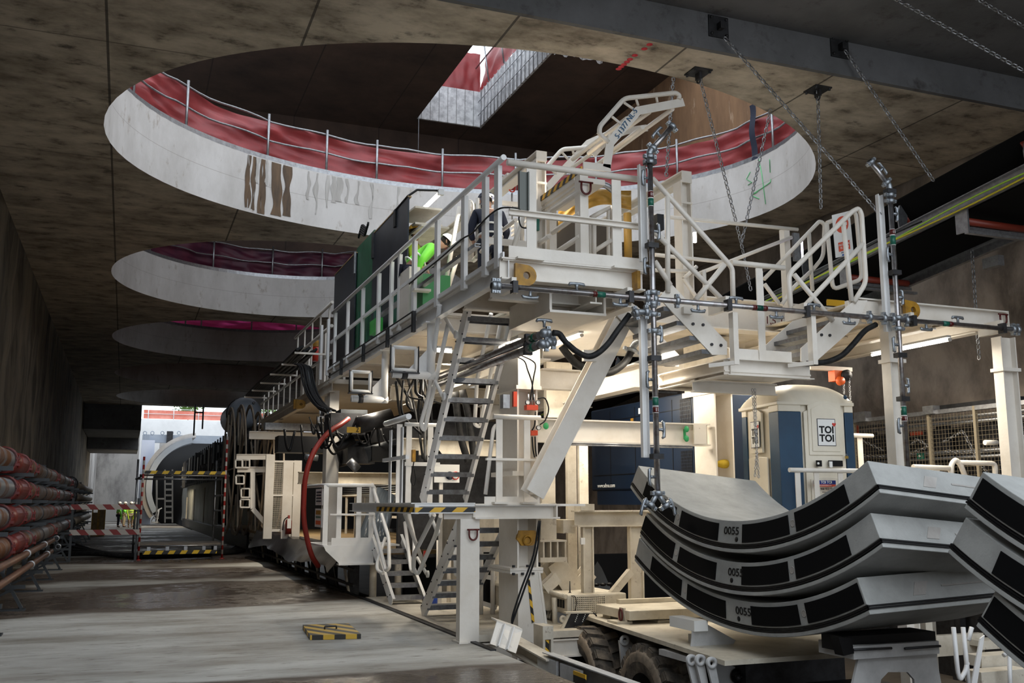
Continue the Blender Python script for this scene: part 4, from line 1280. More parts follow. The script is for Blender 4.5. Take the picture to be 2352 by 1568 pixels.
# red gas bottle, shackle lugs further along
fx = T('fire_extinguisher', 'large red gas cylinder standing on the far walkway beside the handrail', 'gas cylinder', bX(726, 830, 4.2))
c = bX(727, 829, 4.25); c2 = bX(727, 788, 4.25)
mb = MB(); mb.lathe(c, (0, 0, 1), [(0, 0), (0, .13), (c2.z - c.z - .15, .13), (c2.z - c.z - .03, .06), (c2.z - c.z, .05), (c2.z - c.z, 0)], 16); O('body', mb, RED, fx)
mb = MB(); mb.lathe(c + V((0, 0, .35)), (0, 0, 1), [(0, .132), (.15, .132)], 16); O('label_band', mb, YEL, fx)

# ================================================================ rear walkway (beyond the cabins)
rw_ = T('rear_walkway', 'far rear section of the cream walkway with its deck and posts receding above the cage', 'platform', (5, 27, 4.4))
BX('deck', CREAM, rw_, XS + .1, 21.5, 4.35, 7.5, 33.5, 4.45)
HB('edge_beam', CREAM, rw_, (XS + .15, 21.4, 4.30), (XS + .15, 33.4, 4.30), .12, .3)
for k, y in enumerate([21.8 + 1.1 * j for j in range(11)]):
    BX('post', CREAM, rw_, XS + .1, y - .05, 4.4, XS + .13, y + .05, 5.6 + (.55 if k < 5 else 0))
TB('top_rail', CREAM, rw_, [(XS + .1, 21.4, 5.62), (XS + .1, 33.5, 5.62)], .04, 8)
TB('top_rail', CREAM, rw_, [(XS + .1, 21.4, 6.15), (XS + .1, 26.6, 6.15)], .035, 8)
BM('mid_rail', CREAM, rw_, (XS + .1, 21.4, 5.0), (XS + .1, 33.5, 5.0), .03, .06)
for y in (22.2, 24.6, 27):
    BX('back_panel', CREAM, rw_, 4.5, y, 4.45, 4.55, y + 1.2, 6.1)
p = bX(696, 925, 4.0)
for xp in (692, 686): lug(rw_, bX(xp, 928, 3.95), .11)
ct = T('cable_tray', 'tray of black cables bracketed outside the far rear walkway', 'cable tray', bX(630, 870, 3.5))
for y in (22, 24, 26, 28, 30, 32):
    mb = MB(); mb.box(3.35, y - .03, 5.04, XS + .1, y + .03, 5.08); O('bracket', mb, CREAM, ct)
for k in range(9):
    x = 3.4 + .06 * k
    TB('cable', BLACK, ct, catmull([(x, 21.9 + .05 * k, 5.13 + .04 * (k % 3)), (x + .02, 25, 5.12 + .03 * (k % 2)), (x - .01, 28, 5.15), (x + .01, 32, 5.12)], 4), .036, 6, 0)
cb = T('cable_bundle', 'thick bundle of black cables drooping from the tray to the pipe bracket under the walkway', 'cables', bX(700, 900, 3.6))
for k in range(14):
    o_ = V((R(-.07, .07), R(-.1, .1), R(-.05, .05)))
    pts = [bY(x + k * .9, y + (k % 4), 21.5 - i * .6) + o_ for i, (x, y) in enumerate(((684, 838), (697, 846), (704, 880), (714, 908), (732, 933), (752, 943)))]
    TB('cable', (BLACK, BLACK, RUBBER, mat('grey_cable', (.25, .27, .3), .4))[k % 4], cb, catmull(pts, 6), .022, 6, 0)

# ---- roller arm brackets hanging under the walkway edge
for i, (xt, yt, yb_, xl_, fr_, lab) in enumerate(((991, 742, 862, 902, (903, 797, 955, 851), 'round pipe arm with a square roller frame hanging under the walkway, nearest of the three'),
                                              (885, 806, 918, 808, (808, 853, 849, 899), 'round pipe arm with a square roller frame hanging under the walkway, middle of the three'),
                                              (752, 893, 948, 735, (732, 958, 746, 972), 'short round pipe arm with a small roller frame under the walkway, farthest of the three'))):
    top = W(xt, yt, Z=4.33); Y = top.y
    t = T('roller_hanger', lab, 'pipe bracket', top)
    r = (.062, .06, .06)[i]
    bot = bY(xt, yb_, Y); bot.x = top.x
    lf = bY(xl_, yb_ + (6 if i == 0 else 4), Y); lf.z = bot.z
    mb = MB(); mb.tube(top, bot - V((0, 0, r)), r, 14); O('hanger_pipe', mb, WHITE, t)
    mb = MB(); mb.tube(bot + V((r, 0, 0)), lf, r, 14); mb.lathe(lf, (-1, 0, 0), [(0, r), (.012, r), (.012, 0)], 14); O('arm_pipe', mb, WHITE, t)
    g = .28 if i < 2 else .12
    mb = MB(); mb.prism([bot + V((-r, 0, r)), bot + V((-r - g, 0, r)), bot + V((-r, 0, r + g * 1.1))], (0, .012, 0)); O('gusset', mb, WHITE, t)
    BX('cap_plate', WHITE, t, top.x - .12, Y - .12, 4.315, top.x + .12, Y + .12, 4.335)
    x0, y0, x1, y1 = fr_
    a, b = bY(x0, y0, Y - .08), bY(x1, y1, Y - .08)
    for (p, q) in (((a.x, a.z), (b.x, a.z)), ((a.x, b.z), (b.x, b.z)), ((a.x, a.z), (a.x, b.z)), ((b.x, a.z), (b.x, b.z))):
        mb = MB(); mb.tube((p[0], Y - .08, p[1]), (q[0], Y - .08, q[1]), .028, 8); O('roller', mb, WHITE, t)
    mb = MB()
    for xx in (a.x - .035, b.x + .035): mb.tube((xx, Y - .08, a.z + .03), (xx, Y - .08, b.z - .03), .012, 6)
    mb.box(a.x - .05, Y - .12, b.z - .045, b.x + .05, Y - .04, b.z - .03); mb.tube(((a.x + b.x) / 2, Y - .08, b.z - .04), ((a.x + b.x) / 2, Y - .02, lf.z + r), .03, 8)
    O('roller_frame', mb, DSTEEL, t)
    mb = MB(); xx = (a.x + b.x) / 2 + .02; mb.tube((xx - .04, Y, lf.z), (xx + .04, Y, lf.z), r + .012, 14); O('clamp_band', mb, DSTEEL, t)
# ================================================================ grey pipe rig in front of the gantry
YP = 10.2
def coupling(parent, c, d, r=.034, side=V((0, -1, 0))):
    c, d = V(c), V(d).normalized()
    s = d.cross(side).normalized() if abs(d.dot(side)) < .9 else d.cross(V((1, 0, 0))).normalized()
    mb = MB()
    mb.lathe(c - d * .03, d, [(0, r), (0, r * 1.35), (.012, r * 1.75), (.048, r * 1.75), (.06, r * 1.35), (.06, r)], 16)
    for k in (-1, 1):
        e = c + s * k * r * 1.9
        mb.beam(e - s * k * r * .6, e + s * k * r * .55, .05, .045, up=d)
        mb.tube(e + s * k * .2 * r - side * .0 + side.normalized() * .04, e - side.normalized() * .04, .010, 6)
    return O('pipe_coupling', mb, CAST, parent)
def tap(parent, c, out, bar, r=.034):
    """outlet with a cast wing handle: out = direction it sticks out, bar = direction of the wing"""
    c, out, bar = V(c), V(out).normalized(), V(bar).normalized()
    mb = MB()
    mb.path([c + out * r * .5, c + out * (r + .035), c + out * (r + .06)], [.018, .018, .03], 8)
    b0 = c + out * (r + .06)
    mb.path([b0 - bar * .10 - out * .015, b0 - bar * .085 + out * .008, b0 - bar * .03 + out * .012, b0 + bar * .03 + out * .012, b0 + bar * .085 + out * .008, b0 + bar * .10 - out * .015], [.014, .022, .02, .02, .022, .014], 7)
    return O('tap_handle', mb, CAST, parent)
def clampb(parent, c, d, s=.05):
    c, d = V(c), V(d).normalized()
    mb = MB(); mb.beam(c - d * .03, c + d * .03, .14 if abs(d.z) > .5 else .10, .10 if abs(d.z) > .5 else .14)
    return O('pipe_clamp', mb, DSTEEL, parent)
def band(parent, p, q, m, r=.0365, name='colour_band'):
    mb = MB(); mb.tube(p, q, r, 16); return O(name, mb, m, parent)
def vband(parent, X, r0, r1, g0, g1):
    for (y0, y1, m) in ((r0, r1, DRED), (g0, g1, DGREEN)):
        a, b = pv(X, y0), pv(X, y1)
        band(parent, a, b, m)
        mb = MB(); mb.tube(a + V((0, 0, .002)), a - V((0, 0, .004)), .0372, 16); O('white_ring', mb, HELM, parent)
        mb = MB(); mb.tube(b + V((0, 0, .004)), b - V((0, 0, .002)), .0372, 16); O('white_ring', mb, HELM, parent)
        if m is DRED:
            for k in (-1, 1):
                mb = MB(); c = (a + b) / 2 + V((k * .012, -.0375, 0)); mb.box(c.x - .002, c.y - .001, c.z - .02, c.x + .002, c.y + .002, c.z + .02); O('arrow_mark', mb, HELM, parent)
def pv(X, y):
    # point on the vertical line (X, YP) seen at image row y
    lo, hi = -2.0, 8.0
    for _ in range(40):
        m_ = (lo + hi) / 2
        if px((X, YP, m_))[1] > y: lo = m_
        else: hi = m_
    return V((X, YP, lo))
ZH = (bY(1300, 668, YP).z + bY(1900, 722, YP).z) / 2
hp = T('grey_pipe', 'long horizontal grey steel pipe with clamps and wing taps across the gantry front', 'pipe', (7.7, YP, ZH))
x0, x1 = bY(1130, 655, YP).x, bY(2330, 756, YP).x
TB('pipe', PIPEM, hp, [(x0, YP, ZH), (x1, YP, ZH)], .034, 16)
for xp in (1134, 1144, 1404 + 100, 1486, 1555, 1995, 2028, 2048, 2079, 2322, 2332):
    coupling(hp, (bY(xp, 700, YP).x, YP, ZH), (1, 0, 0))
for xp in (1181, 1447, 1672, 1851, 2094, 2298):
    x = bY(xp, 700, YP).x; clampb(hp, (x, YP, ZH), (1, 0, 0))
    BX('support_angle', CREAM, hp, x - .03, YP + .0, ZH - .02 if xp in (1181, 1447) else ZH - .06, x + .03, YF + .1, ZH + .12)
for xp, s in ((1218, -1), (1325, 1), (1425, -1), (1603, -1), (1691, 1), (1782, -1), (1869, 1), (1948, -1), (2124, -1), (2197, 1)):
    tap(hp, (bY(xp, 700, YP).x, YP, ZH), (0, 0, s), (1, 0, 0))
for (xr0, xr1, xg0, xg1) in ((1361, 1370, 1371, 1389), (1727, 1736, 1737, 1750), (1751, 1760, 1737, 1750), (2175, 2183, 2161, 2174)):
    band(hp, (bY(xr0, 700, YP).x, YP, ZH), (bY(xr1, 700, YP).x, YP, ZH), DRED)
    band(hp, (bY(xg0, 700, YP).x, YP, ZH), (bY(xg1, 700, YP).x, YP, ZH), DGREEN)
for (X, rows, ytop, ybot, bend, cl, tp, bands, lab, chn) in (
        (bY(1500, 690, YP).x, (372, 672, 697, 722, 760), 360, 1132, ((1493, 348), (1543, 291)), (372, 564, 823, 1048), ((410, -1), (530, 1), (612, -1), (766, 1), (872, -1), (986, 1), (1095, -1)), ((440, 455, 456, 474), (934, 948, 912, 932)),
         'upright grey pipe left on the rig, top bent right, foot hanging over the segments', ((1473, 378, 1482, 600), (1473, 725, 1490, 1050))),
        (bY(2063, 742, YP).x, (462, 730, 755), 448, 1095, ((2041, 425), (2000, 372)), (440, 626, 816, 916), ((490, 1), (585, -1), (682, 1), (792, -1), (885, 1), (978, -1)), ((527, 540, 541, 563), (955, 967, 933, 954)),
         'upright grey pipe at the right of the rig, bent left at its top', ((2026, 447, 2037, 760),))):
    v = T('grey_pipe', lab, 'pipe', pv(X, ybot))
    a, b = pv(X, ytop), pv(X, ybot)
    TB('pipe', PIPEM, v, [a, b], .034, 16)
    c1, c2 = bY(*bend[0], YP), bY(*bend[1], YP)
    TB('top_bend', CAST, v, [a, V((X, YP, c1.z)), c1.lerp(c2, .2)], .042, 14, .05)
    TB('top_pipe', PIPEM, v, [c1, c2], .034, 14)
    coupling(v, c1.lerp(c2, .12), c2 - c1); coupling(v, c2, c2 - c1); coupling(v, a, (0, 0, 1))
    tap(v, c1.lerp(c2, .55), V((c1.z - c2.z, 0, c2.x - c1.x)) * (1 if bend[1][0] > bend[0][0] else -1), c2 - c1)
    for y in rows: coupling(v, pv(X, y), (0, 0, 1))
    for y in cl: clampb(v, pv(X, y), (0, 0, 1))
    for y, s in tp: tap(v, pv(X, y), (s, 0, 0), (0, 0, 1))
    for bb in bands: vband(v, X, *bb)
    for (xa, ya_, xb, yb_) in chn:
        a_, b_ = bY(xa, ya_, YP + .1), bY(xb, yb_, YP + .1)
        mb = MB(); mb.channel(V(((a_.x + b_.x) / 2, YP + .12, b_.z)), V(((a_.x + b_.x) / 2, YP + .12, a_.z)), .06, .09, up=V((1, 0, 0)), side=1); O('backing_channel', mb, WHITE, v)
    if X < 7:
        p = pv(X, 1132)
        for s in (-1, 1):
            e = p + V((s * .10, 0, -.14)); TB('branch', CAST, v, [p, e], .03, 10); coupling(v, e, e - p); tap(v, e, V((s * 1, 0, -.2)), V((s * .35, 0, -1)))
        coupling(v, p, (0, 0, 1))
        q = pv(X, 718)
        TB('side_branch', CAST, v, [q, q - V((.20, 0, 0)), q - V((.28, 0, .04))], .034, 12, .03); coupling(v, q - V((.10, 0, 0)), (1, 0, 0)); coupling(v, q - V((.24, 0, .02)), (1, 0, .3))
        q = pv(X, 700); mb = MB(); mb.ell(q, .055, .055, .06); O('cross_piece', mb, CAST, v)
        a_, b_ = bY(1505, 493, YP + .25), bY(1521, 530, YP + .25)
        BX('black_lamp', BLACK, v, a_.x, YP + .2, b_.z, b_.x, YP + .3, a_.z)
hs = T('rubber_hose', 'black rubber hose sagging in front of the diagonal brace', 'hose', bY(1350, 815, 10.4))
TB('hose', RUBBER, hs, catmull([bY(x, y, 10.35) for x, y in ((1446, 722), (1419, 758), (1396, 790), (1371, 812), (1349, 818), (1323, 806), (1298, 784), (1285, 767), (1270, 764))], 6), .036, 12, 0)
YT = mat('yellow_lettering', (.6, .5, .05), .6)
hs2 = T('rubber_hose', 'thick dark hose sagging behind the diagonal brace', 'hose', bY(1380, 855, 12.3))
TB('hose', RUBBER, hs2, catmull([bY(x, y, 12.6) for x, y in ((1290, 795), (1305, 815), (1328, 838), (1374, 855), (1406, 853), (1436, 831), (1451, 803))], 6), .055, 12, 0)
TB('elbow', CAST, hs2, [bY(1451, 803, 12.6), bY(1460, 786, 12.5), bY(1478, 776, 12.2), bY(1492, 772, 11.8)], .055, 12, .08)
coupling(hs2, bY(1451, 805, 12.6), V((.3, 0, 1)), .055)
hs3 = T('rubber_hose', 'black rubber hose hanging between the right upright pipe and the landing', 'hose', bY(1900, 830, 10.6))
TB('hose', RUBBER, hs3, catmull([bY(x, y, 10.5) for x, y in ((2012, 745), (1986, 760), (1958, 792), (1932, 817), (1898, 831), (1864, 834), (1850, 834))], 6), .038, 12, 0)
vf = T('pipe_manifold', 'cluster of grey pipe fittings and valves under the front of the upper walkway', 'pipe fittings', bY(1255, 770, 10.6))
for (x, y) in ((1250, 765), (1262, 785), (1246, 790)):
    mb = MB(); c = bY(x, y, 10.5); mb.ell(c, .06, .06, .06, 10, 8); O('valve_body', mb, CAST, vf); coupling(vf, c + V((.05, 0, 0)), (1, 0, 0))
for (a, xx) in (((1240, 770), 4.55), ((1238, 792), 4.5)):
    p = bY(*a, 10.6); TB('pipe', PIPEM, vf, [p, p + V((-.02, 4.4, -.02))], .05, 12); clampb(vf, p + V((0, .35, 0)), (0, 1, 0)); band(vf, p + V((0, .12, 0)), p + V((0, .24, 0)), DGREEN, .053)
tap(vf, bY(1250, 755, 10.5), (0, 0, 1), (1, 0, 0))

# ================================================================ landing with two flights between the walkways
ld = T('landing_platform', 'lowered cream steel landing between two short stair flights above the toilet cabin', 'landing', (7.7, 11.3, 3.1))
YL = 10.5
tl, br = bY(1666, 822, YL), bY(1866, 885, YL)
ztl = (bY(1666, 822, YL).z + bY(1866, 836, YL).z) / 2
zbl = (bY(1666, 857, YL).z + bY(1866, 876, YL).z) / 2
xa, xb = tl.x, br.x
yb2 = bX(1512, 850, xa).y
mb = MB(); mb.channel((xa, YL, (ztl + zbl) / 2), (xb, YL, (ztl + zbl) / 2), .10, ztl - zbl, side=-1); O('front_channel', mb, CREAM, ld)
mb = MB(); mb.channel((xa + .04, YL, (ztl + zbl) / 2), (xa + .04, yb2, (ztl + zbl) / 2), .09, ztl - zbl, side=1); O('side_channel', mb, CREAM, ld)
BX('deck_plate', CREAM, ld, xa, YL + .02, zbl + .05, xb, yb2, zbl + .07)
HB('cross_beam', CREAM, ld, (xa, YL + .8, zbl - .05), (xb, YL + .8, zbl - .05), .1, .16)
HB('back_beam', CREAM, ld, (xa, yb2, (ztl + zbl) / 2), (xb, yb2, (ztl + zbl) / 2), .1, ztl - zbl)
BX('toe_plate', CREAM, ld, bY(1678, 810, YL).x, YL + .018, ztl, bY(1820, 810, YL).x, YL + .03, ztl + .14)
p, q = bY(1736, 612, YL), bY(1756, 820, YL)
mb = MB(); mb.box(p.x - .0, YL, ztl, p.x + .10, YL + .014, p.z); mb.box(p.x + .09, YL, ztl, p.x + .104, YL + .10, p.z - .05); O('post', mb, CREAM, ld)
z = (bY(1682, 604, YL).z + bY(1800, 614, YL).z) / 2
TB('top_rail', CREAM, ld, [(bY(1680, 604, YL).x, YL, z), (bY(1801, 614, YL).x, YL, z)], .036)
for xp in (1672, 1850):
    p = bY(xp, 722, YL - .12); q = bY(xp + 5, 840, YL - .12)
    mb = MB(); mb.box(p.x - .035, YP + .02, q.z, p.x + .035, YP + .05, p.z); mb.box(p.x - .033, YP + .05, q.z, p.x - .02, YP + .12, p.z)
    mb.beam((p.x - .02, YP + .04, q.z + .02), (p.x - .25, YL - .04, q.z - .0), .04, .05)
    O('pipe_bracket', mb, CREAM, ld)
def flight(lab, near_pl, far_dy, treads, nm):
    t = T('stair_flight', lab, 'stair', bY(*near_pl[0], YL))
    for Y in (YL - .02, YL + 1.15):
        pts = [bY(x, y, YL) for x, y in near_pl]
        mb = MB(); mb.prism([V((p.x, Y, p.z)) for p in pts], (0, .02, 0)); O('stringer', mb, CREAM, t)
    for (x, y) in treads:
        p = bY(x, y, YL); BX('tread', TREAD, t, p.x - .13, YL, p.z - .055, p.x + .13, YL + 1.15, p.z)
    return t
f1 = flight('short cream stair flight going down to the landing on its left side, dark treads', [(1540, 652), (1512, 684), (1634, 815), (1668, 815), (1668, 786)], 0, ((1545, 705), (1575, 738), (1604, 772), (1632, 803)), 'l')
f2 = flight('short cream stair flight rising from the landing to the right front frame', [(1948, 700), (1838, 800), (1838, 830), (1868, 834), (1968, 745), (1990, 690), (1960, 690)], 0, ((1860, 808), (1888, 784), (1917, 757), (1946, 730)), 'r')
bolts(f1, [bY(x, y, YL - .02) for x, y in ((1591, 744), (1614, 746), (1634, 791), (1655, 793))], r=.02)
bolts(f2, [bY(x, y, YL - .02) for x, y in ((1886, 769), (1905, 770), (1871, 809), (1938, 720))], r=.02)
BX('bracket_box', CREAM, f1, bY(1563, 715, YL).x, YL - .08, bY(1563, 722, YL).z, bY(1583, 715, YL).x, YL - .02, bY(1570, 707, YL).z)
hl = T('stair_handrail', 'white tube handrail with crossed braces beside the left short stair flight', 'handrail', bY(1640, 600, YL))
for pts in ([(1498, 409), (1562, 480), (1669, 600), (1682, 616), (1684, 690)], [(1504, 533), (1663, 692)], [(1664, 608), (1597, 689)], [(1533, 452), (1534, 672)], [(1504, 600), (1540, 655)]):
    TB('tube', CREAM, hl, [bY(x, y, YL - .03) for x, y in pts], .034, 10, .1)
for pts in ([(1500, 495), (1832, 527)], [(1505, 585), (1665, 602)], [(1498, 620), (1600, 624)]):
    TB('back_tube', CREAM, hl, [bY(x, y, YL + 1.7) for x, y in pts], .03, 8)
for pts in ([(1570, 640), (1600, 612)], [(1605, 690), (1570, 640)], [(1617, 620), (1620, 700)]):
    TB('back_tube', CREAM, hl, [bY(x, y, YL + 1.5) for x, y in pts], .03, 8)
TB('far_rail', CREAM, hl, [bY(1818, 545, YL + 1.6), bY(1600, 630, YL + 1.6)], .028, 8)
hr = T('stair_handrail', 'white tube handrail with crossed braces beside the right short stair flight', 'handrail', bY(1900, 640, YL))
for pts in ([(1816, 713), (1811, 630), (1958, 485), (1972, 478), (1979, 492), (1989, 649), (1961, 694)], [(1824, 630), (1913, 737)], [(1843, 708), (1982, 560)], [(1937, 512), (1956, 692)]):
    TB('tube', CREAM, hr, [bY(x, y, YL - .03) for x, y in pts], .034, 10, .1)
for pts in ([(1755, 641), (1883, 507), (1894, 515), (1891, 590), (1867, 619)], [(1867, 619), (1822, 660), (1795, 700)], [(1858, 535), (1866, 668)], [(1756, 652), (1790, 698)]):
    TB('far_tube', CREAM, hr, [bY(x, y, YL + 1.1) for x, y in pts], .03, 8, .1)
gt = T('safety_gate', 'small white tube gate carrying a white and red sign above the right stair flight', 'gate', bY(1940, 640, YL + .5))
TB('loop', CREAM, gt, [bY(x, y, YL + .5) for x, y in ((1899, 512), (1913, 665), (1980, 641), (1966, 484), (1899, 512))], .03, 8, .1)
sgn = T('warning_sign', 'white warning sign with a big red circle and red text panel on the tube gate', 'sign', bY(1935, 545, YL + .45))
c = [bY(x, y, YL + .46) for x, y in ((1911, 494), (1951, 484), (1961, 583), (1920, 592))]
mb = MB(); mb.prism(c, (0, .008, 0)); O('board', mb, HELM, sgn)
ux = (c[1] - c[0]).normalized(); uz = (c[0] - c[3]).normalized(); cc = (c[0] + c[1]) / 2 - uz * .17 ; off = V((0, -.006, 0))
SRED = mat('sign_red', (.70, .10, .05), .5)
mb = MB(); n = 28; rr_ = .12
mb.prism([cc + off + (ux * math.cos(2 * PI * k / n) + uz * math.sin(2 * PI * k / n)) * rr_ for k in range(n)], (0, .004, 0)); O('red_disc', mb, SRED, sgn)
def q4(ce, w, h, m, nm, o_=-.010, rot=0):
    a_ = ux * math.cos(rot) + uz * math.sin(rot); b_ = uz * math.cos(rot) - ux * math.sin(rot)
    mb = MB(); mb.prism([ce + V((0, o_, 0)) + a_ * i * w / 2 + b_ * j * h / 2 for i, j in ((-1, -1), (1, -1), (1, 1), (-1, 1))], (0, .003, 0)); return O(nm, mb, m, sgn)
q4(cc, .17, .045, HELM, 'white_bar')
cm = (c[2] + c[3]) / 2 + uz * .145
q4(cm, .21, .13, SRED, 'red_panel')
text('lettering', 'PROHIBIDO\nEL PASO', .042, cm + V((0, -.014, 0)), ux, uz, HELM, sgn)
text('small_lettering', 'UTE METRO', .026, cm - uz * .09 + V((0, -.010, 0)), ux, uz, mat('dark_blue_ink', (.02, .05, .25), .5), sgn)
q4(cm - uz * .125 - ux * .03, .05, .022, mat('blue_ink', (.02, .10, .4), .5), 'blue_logo')

# ================================================================ frame behind the landing and the right front frame
bk = T('back_beam', 'long cream cross beam behind the landing marked with red handwriting', 'beam', bY(1700, 740, 12.5))
zt_, zb_ = (bY(1575, 677, 12.5).z + bY(1835, 700, 12.5).z) / 2, (bY(1621, 752, 12.5).z + bY(1835, 770, 12.5).z) / 2
HB('beam', CREAM, bk, (bY(1500, 700, 12.5).x, 12.6, (zt_ + zb_) / 2), (bY(1975, 740, 12.5).x, 12.6, (zt_ + zb_) / 2), .3, zt_ - zb_)
BX('underside_plate', CREAM2, bk, bY(1500, 700, 12.5).x, 12.75, zb_, bY(1975, 740, 12.5).x, 15.5, zb_ + .03)
text('marking', '1,5 T.', .17, V((bY(1779, 735, 12.45).x, 12.42, bY(1779, 737, 12.42).z)), (1, 0, 0), (0, 0, 1), DRED, bk)
text('lettering', 'S-1377 NL-5', .105, bY(1439, 283, YN - .012), bY(1460, 252, YN) - bY(1415, 316, YN), V((-(bY(1460, 252, YN) - bY(1415, 316, YN)).z, 0, (bY(1460, 252, YN) - bY(1415, 316, YN)).x)), mat('blue_marker', (.03, .12, .25), .6), gg)
pr = T('post_frame', 'cream post with lit tube and grey bracket at the far end of the landing rail', 'post', bY(1825, 640, 12.2))
BX('post', CREAM, pr, bY(1804, 600, 12.2).x, 12.2, bY(1804, 712, 12.2).z, bY(1817, 600, 12.2).x, 12.32, bY(1804, 525, 12.2).z)
BX('bracket', STEEL, pr, bY(1826, 600, 12.2).x, 12.2, bY(1830, 598, 12.2).z, bY(1839, 600, 12.2).x, 12.25, bY(1830, 535, 12.2).z)
a, b = bY(1843, 555, 12.2), bY(1846, 597, 12.2)
TUBEB = mat('lit_violet_tube', (.8, .8, .95), .4, emit=(.75, .70, 1.0), estr=14)
BX('tube', TUBEB, pr, a.x, 12.2, b.z, b.x, 12.24, a.z)
pr2 = T('wall_tube_lamp', 'short upright lit tube lamp beside the right crane post', 'lamp', bY(1598, 555, 12.4))
BX('tube', TUBE, pr2, bY(1595, 550, 12.4).x, 12.4, bY(1598, 556, 12.4).z, bY(1600, 550, 12.4).x, 12.44, bY(1598, 533, 12.4).z)
rfz1, rfz0 = (bY(1975, 683, YL).z + bY(2314, 715, YL).z) / 2, (bY(1975, 722, YL).z + bY(2275, 746, YL).z) / 2
fm = T('steel_portal', 'cream portal frame at the right with cross beam and two tall posts', 'frame', (10.6, YL, -.5))
xl_, xr_ = bY(1972, 700, YL).x, bY(2315, 730, YL).x
HB('cross_beam', CREAM, fm, (xl_, YL + .08, (rfz0 + rfz1) / 2), (xr_, YL + .08, (rfz0 + rfz1) / 2), .18, rfz1 - rfz0)
BX('end_plate', CREAM, fm, xr_ - .02, YL - .02, rfz0, xr_, YL + .2, rfz1)
BX('web_plate', CREAM, fm, xl_, YL + .02, rfz0 + .03, xl_ + .35, YL + .05, rfz1 - .03)
for (xp0, xp1, ys, ytop) in ((2043, 2072, 828, 690), (2300, 2334, 848, 772)):
    p, q = bY(xp0, 800, YL + .1), bY(xp1, 800, YL + .1)
    zt2 = bY(xp0, ytop, YL + .1).z
    xm = (p.x + q.x) / 2
    mb = MB(); w_ = q.x - p.x
    mb.box(p.x, YL + .1, -1.25, p.x + .02, YL + .27, zt2); mb.box(q.x - .02, YL + .1, -1.25, q.x, YL + .27, zt2); mb.box(p.x, YL + .18, -1.25, q.x, YL + .195, zt2)
    O('post', mb, CREAM, fm)
    z = bY(xp0, ys, YL + .1).z
    BX('splice', CREAM, fm, p.x - .03, YL + .07, z - .02, q.x + .03, YL + .30, z + .03)
lug(fm, bY(2098, 711, YL - .04), .12)
shackle(fm, bY(2305, 733, YL - .04), .06)
BX('side_plate', CREAM, fm, bY(1947, 690, YL).x, YL, bY(1947, 712, YL).z, bY(1960, 690, YL).x, YL + .06, bY(1947, 690, YL).z)
for xx in (xl_ + .2, (xl_ + xr_) / 2 + .1, xr_ - .35):
    HB('long_beam', CREAM, fm, (xx, YL + .2, rfz0 + .02), (xx, 18, rfz0 + .02), .16, .2)
BX('top_plate', CREAM2, fm, xl_, YL + .2, rfz1 - .06, xr_, 17, rfz1 - .04)
BX('striped_edge', HAZY, fm, bY(1900, 690, 11.5).x, 11.5, bY(1895, 700, 11.5).z, bY(1940, 690, 11.5).x, 11.52, bY(1920, 688, 11.5).z)

# lamps -----------------------------------------------------------
def tubelamp(lab, p, q, r=.022, par=None, estr=None):
    t = T('ceiling_tube_lamp', lab, 'lamp', p)
    p, q = V(p), V(q)
    d = (q - p).normalized()
    TB('tube', TUBE, t, [p, q], r, 8)
    mb = MB(); mb.beam(p + V((0, 0, r + .03)), q + V((0, 0, r + .03)), .08, .03); mb.lathe(p - d * .03, d, [(0, 0), (0, r * 1.3), (.03, r * 1.3)], 8); mb.lathe(q, d, [(0, r * 1.3), (.03, r * 1.3), (.03, 0)], 8)
    O('housing', mb, LAMPH, t)
    return t
for (a, b, z, lab) in (((2180, 780), (2005, 815), 4.1, 'long lit tube lamp under the right front frame'),
                       ((1335, 770), (1225, 813), 4.2, 'lit tube lamp under the upper walkway next to the hose fittings'),
                       ((1475, 885), (1404, 905), 3.6, 'lit tube lamp under the beam above the blue generator')):
    P1, P2 = W(*a, Z=z), W(*b, Z=z); P2.x = P1.x
    tubelamp(lab, P1, P2)
    lamp(P1.lerp(P2, .5) - V((0, 0, .06)), (.12, 1.4), 70)
P1 = bY(2185, 757, 11.6); P2 = bY(2236, 760, 11.6)
tubelamp('short lit tube lamp beside the right end of the cross beam', P1, V((P2.x, P1.y, P1.z)))
P1, P2 = bY(1003, 805, 13.8), bY(1037, 806, 13.8)
tubelamp('short lit tube lamp under the walkway behind the steep stair', P1, V((P2.x, P1.y, P1.z)))
P1, P2 = bY(1075, 882, 15.5), bY(1118, 865, 15.5)
tubelamp('lit tube lamp seen through the treads of the steep stair', P1, P2)
P1, P2 = W(1130, 850, Z=4.0), W(1180, 815, Z=4.0)
# unseen area lamps added to brighten the gantry decks and interior
for (x, y, z, e) in ((5.0, 12.6, 4.0, 45), (4.9, 16.0, 4.05, 70), (4.5, 20.0, 4.0, 60), (4.6, 24.2, 3.95, 110), (4.6, 29.5, 3.95, 130), (7.3, 14.5, 3.9, 45), (9.6, 13.6, 3.9, 60), (11.6, 12.2, 4.0, 38), (6.7, 11.7, 3.85, 35), (8.9, 12.4, 3.9, 25)):
    lamp((x, y, z), (.15, 1.4), e * 1.7)
for (x, y, e) in ((4.9, 14.0, 35), (5.0, 17.5, 30), (5.6, 12.2, 30)):
    lamp((x, y, 6.35), (.12, 1.2), e)
# ================================================================ kerb and skid
mb = MB(); mb.box(4.25, 5, -1.3, 5.5, 70, -.4); mb.box(4.25, 36, -.4, 5.2, 70, -.02)
O('trim_2', mb, PIT, kind='structure')
mb = MB(); mb.box(4.20, 11.5, -.02, 4.27, 36, .02); O('trim_3', mb, DSTEEL, kind='structure')
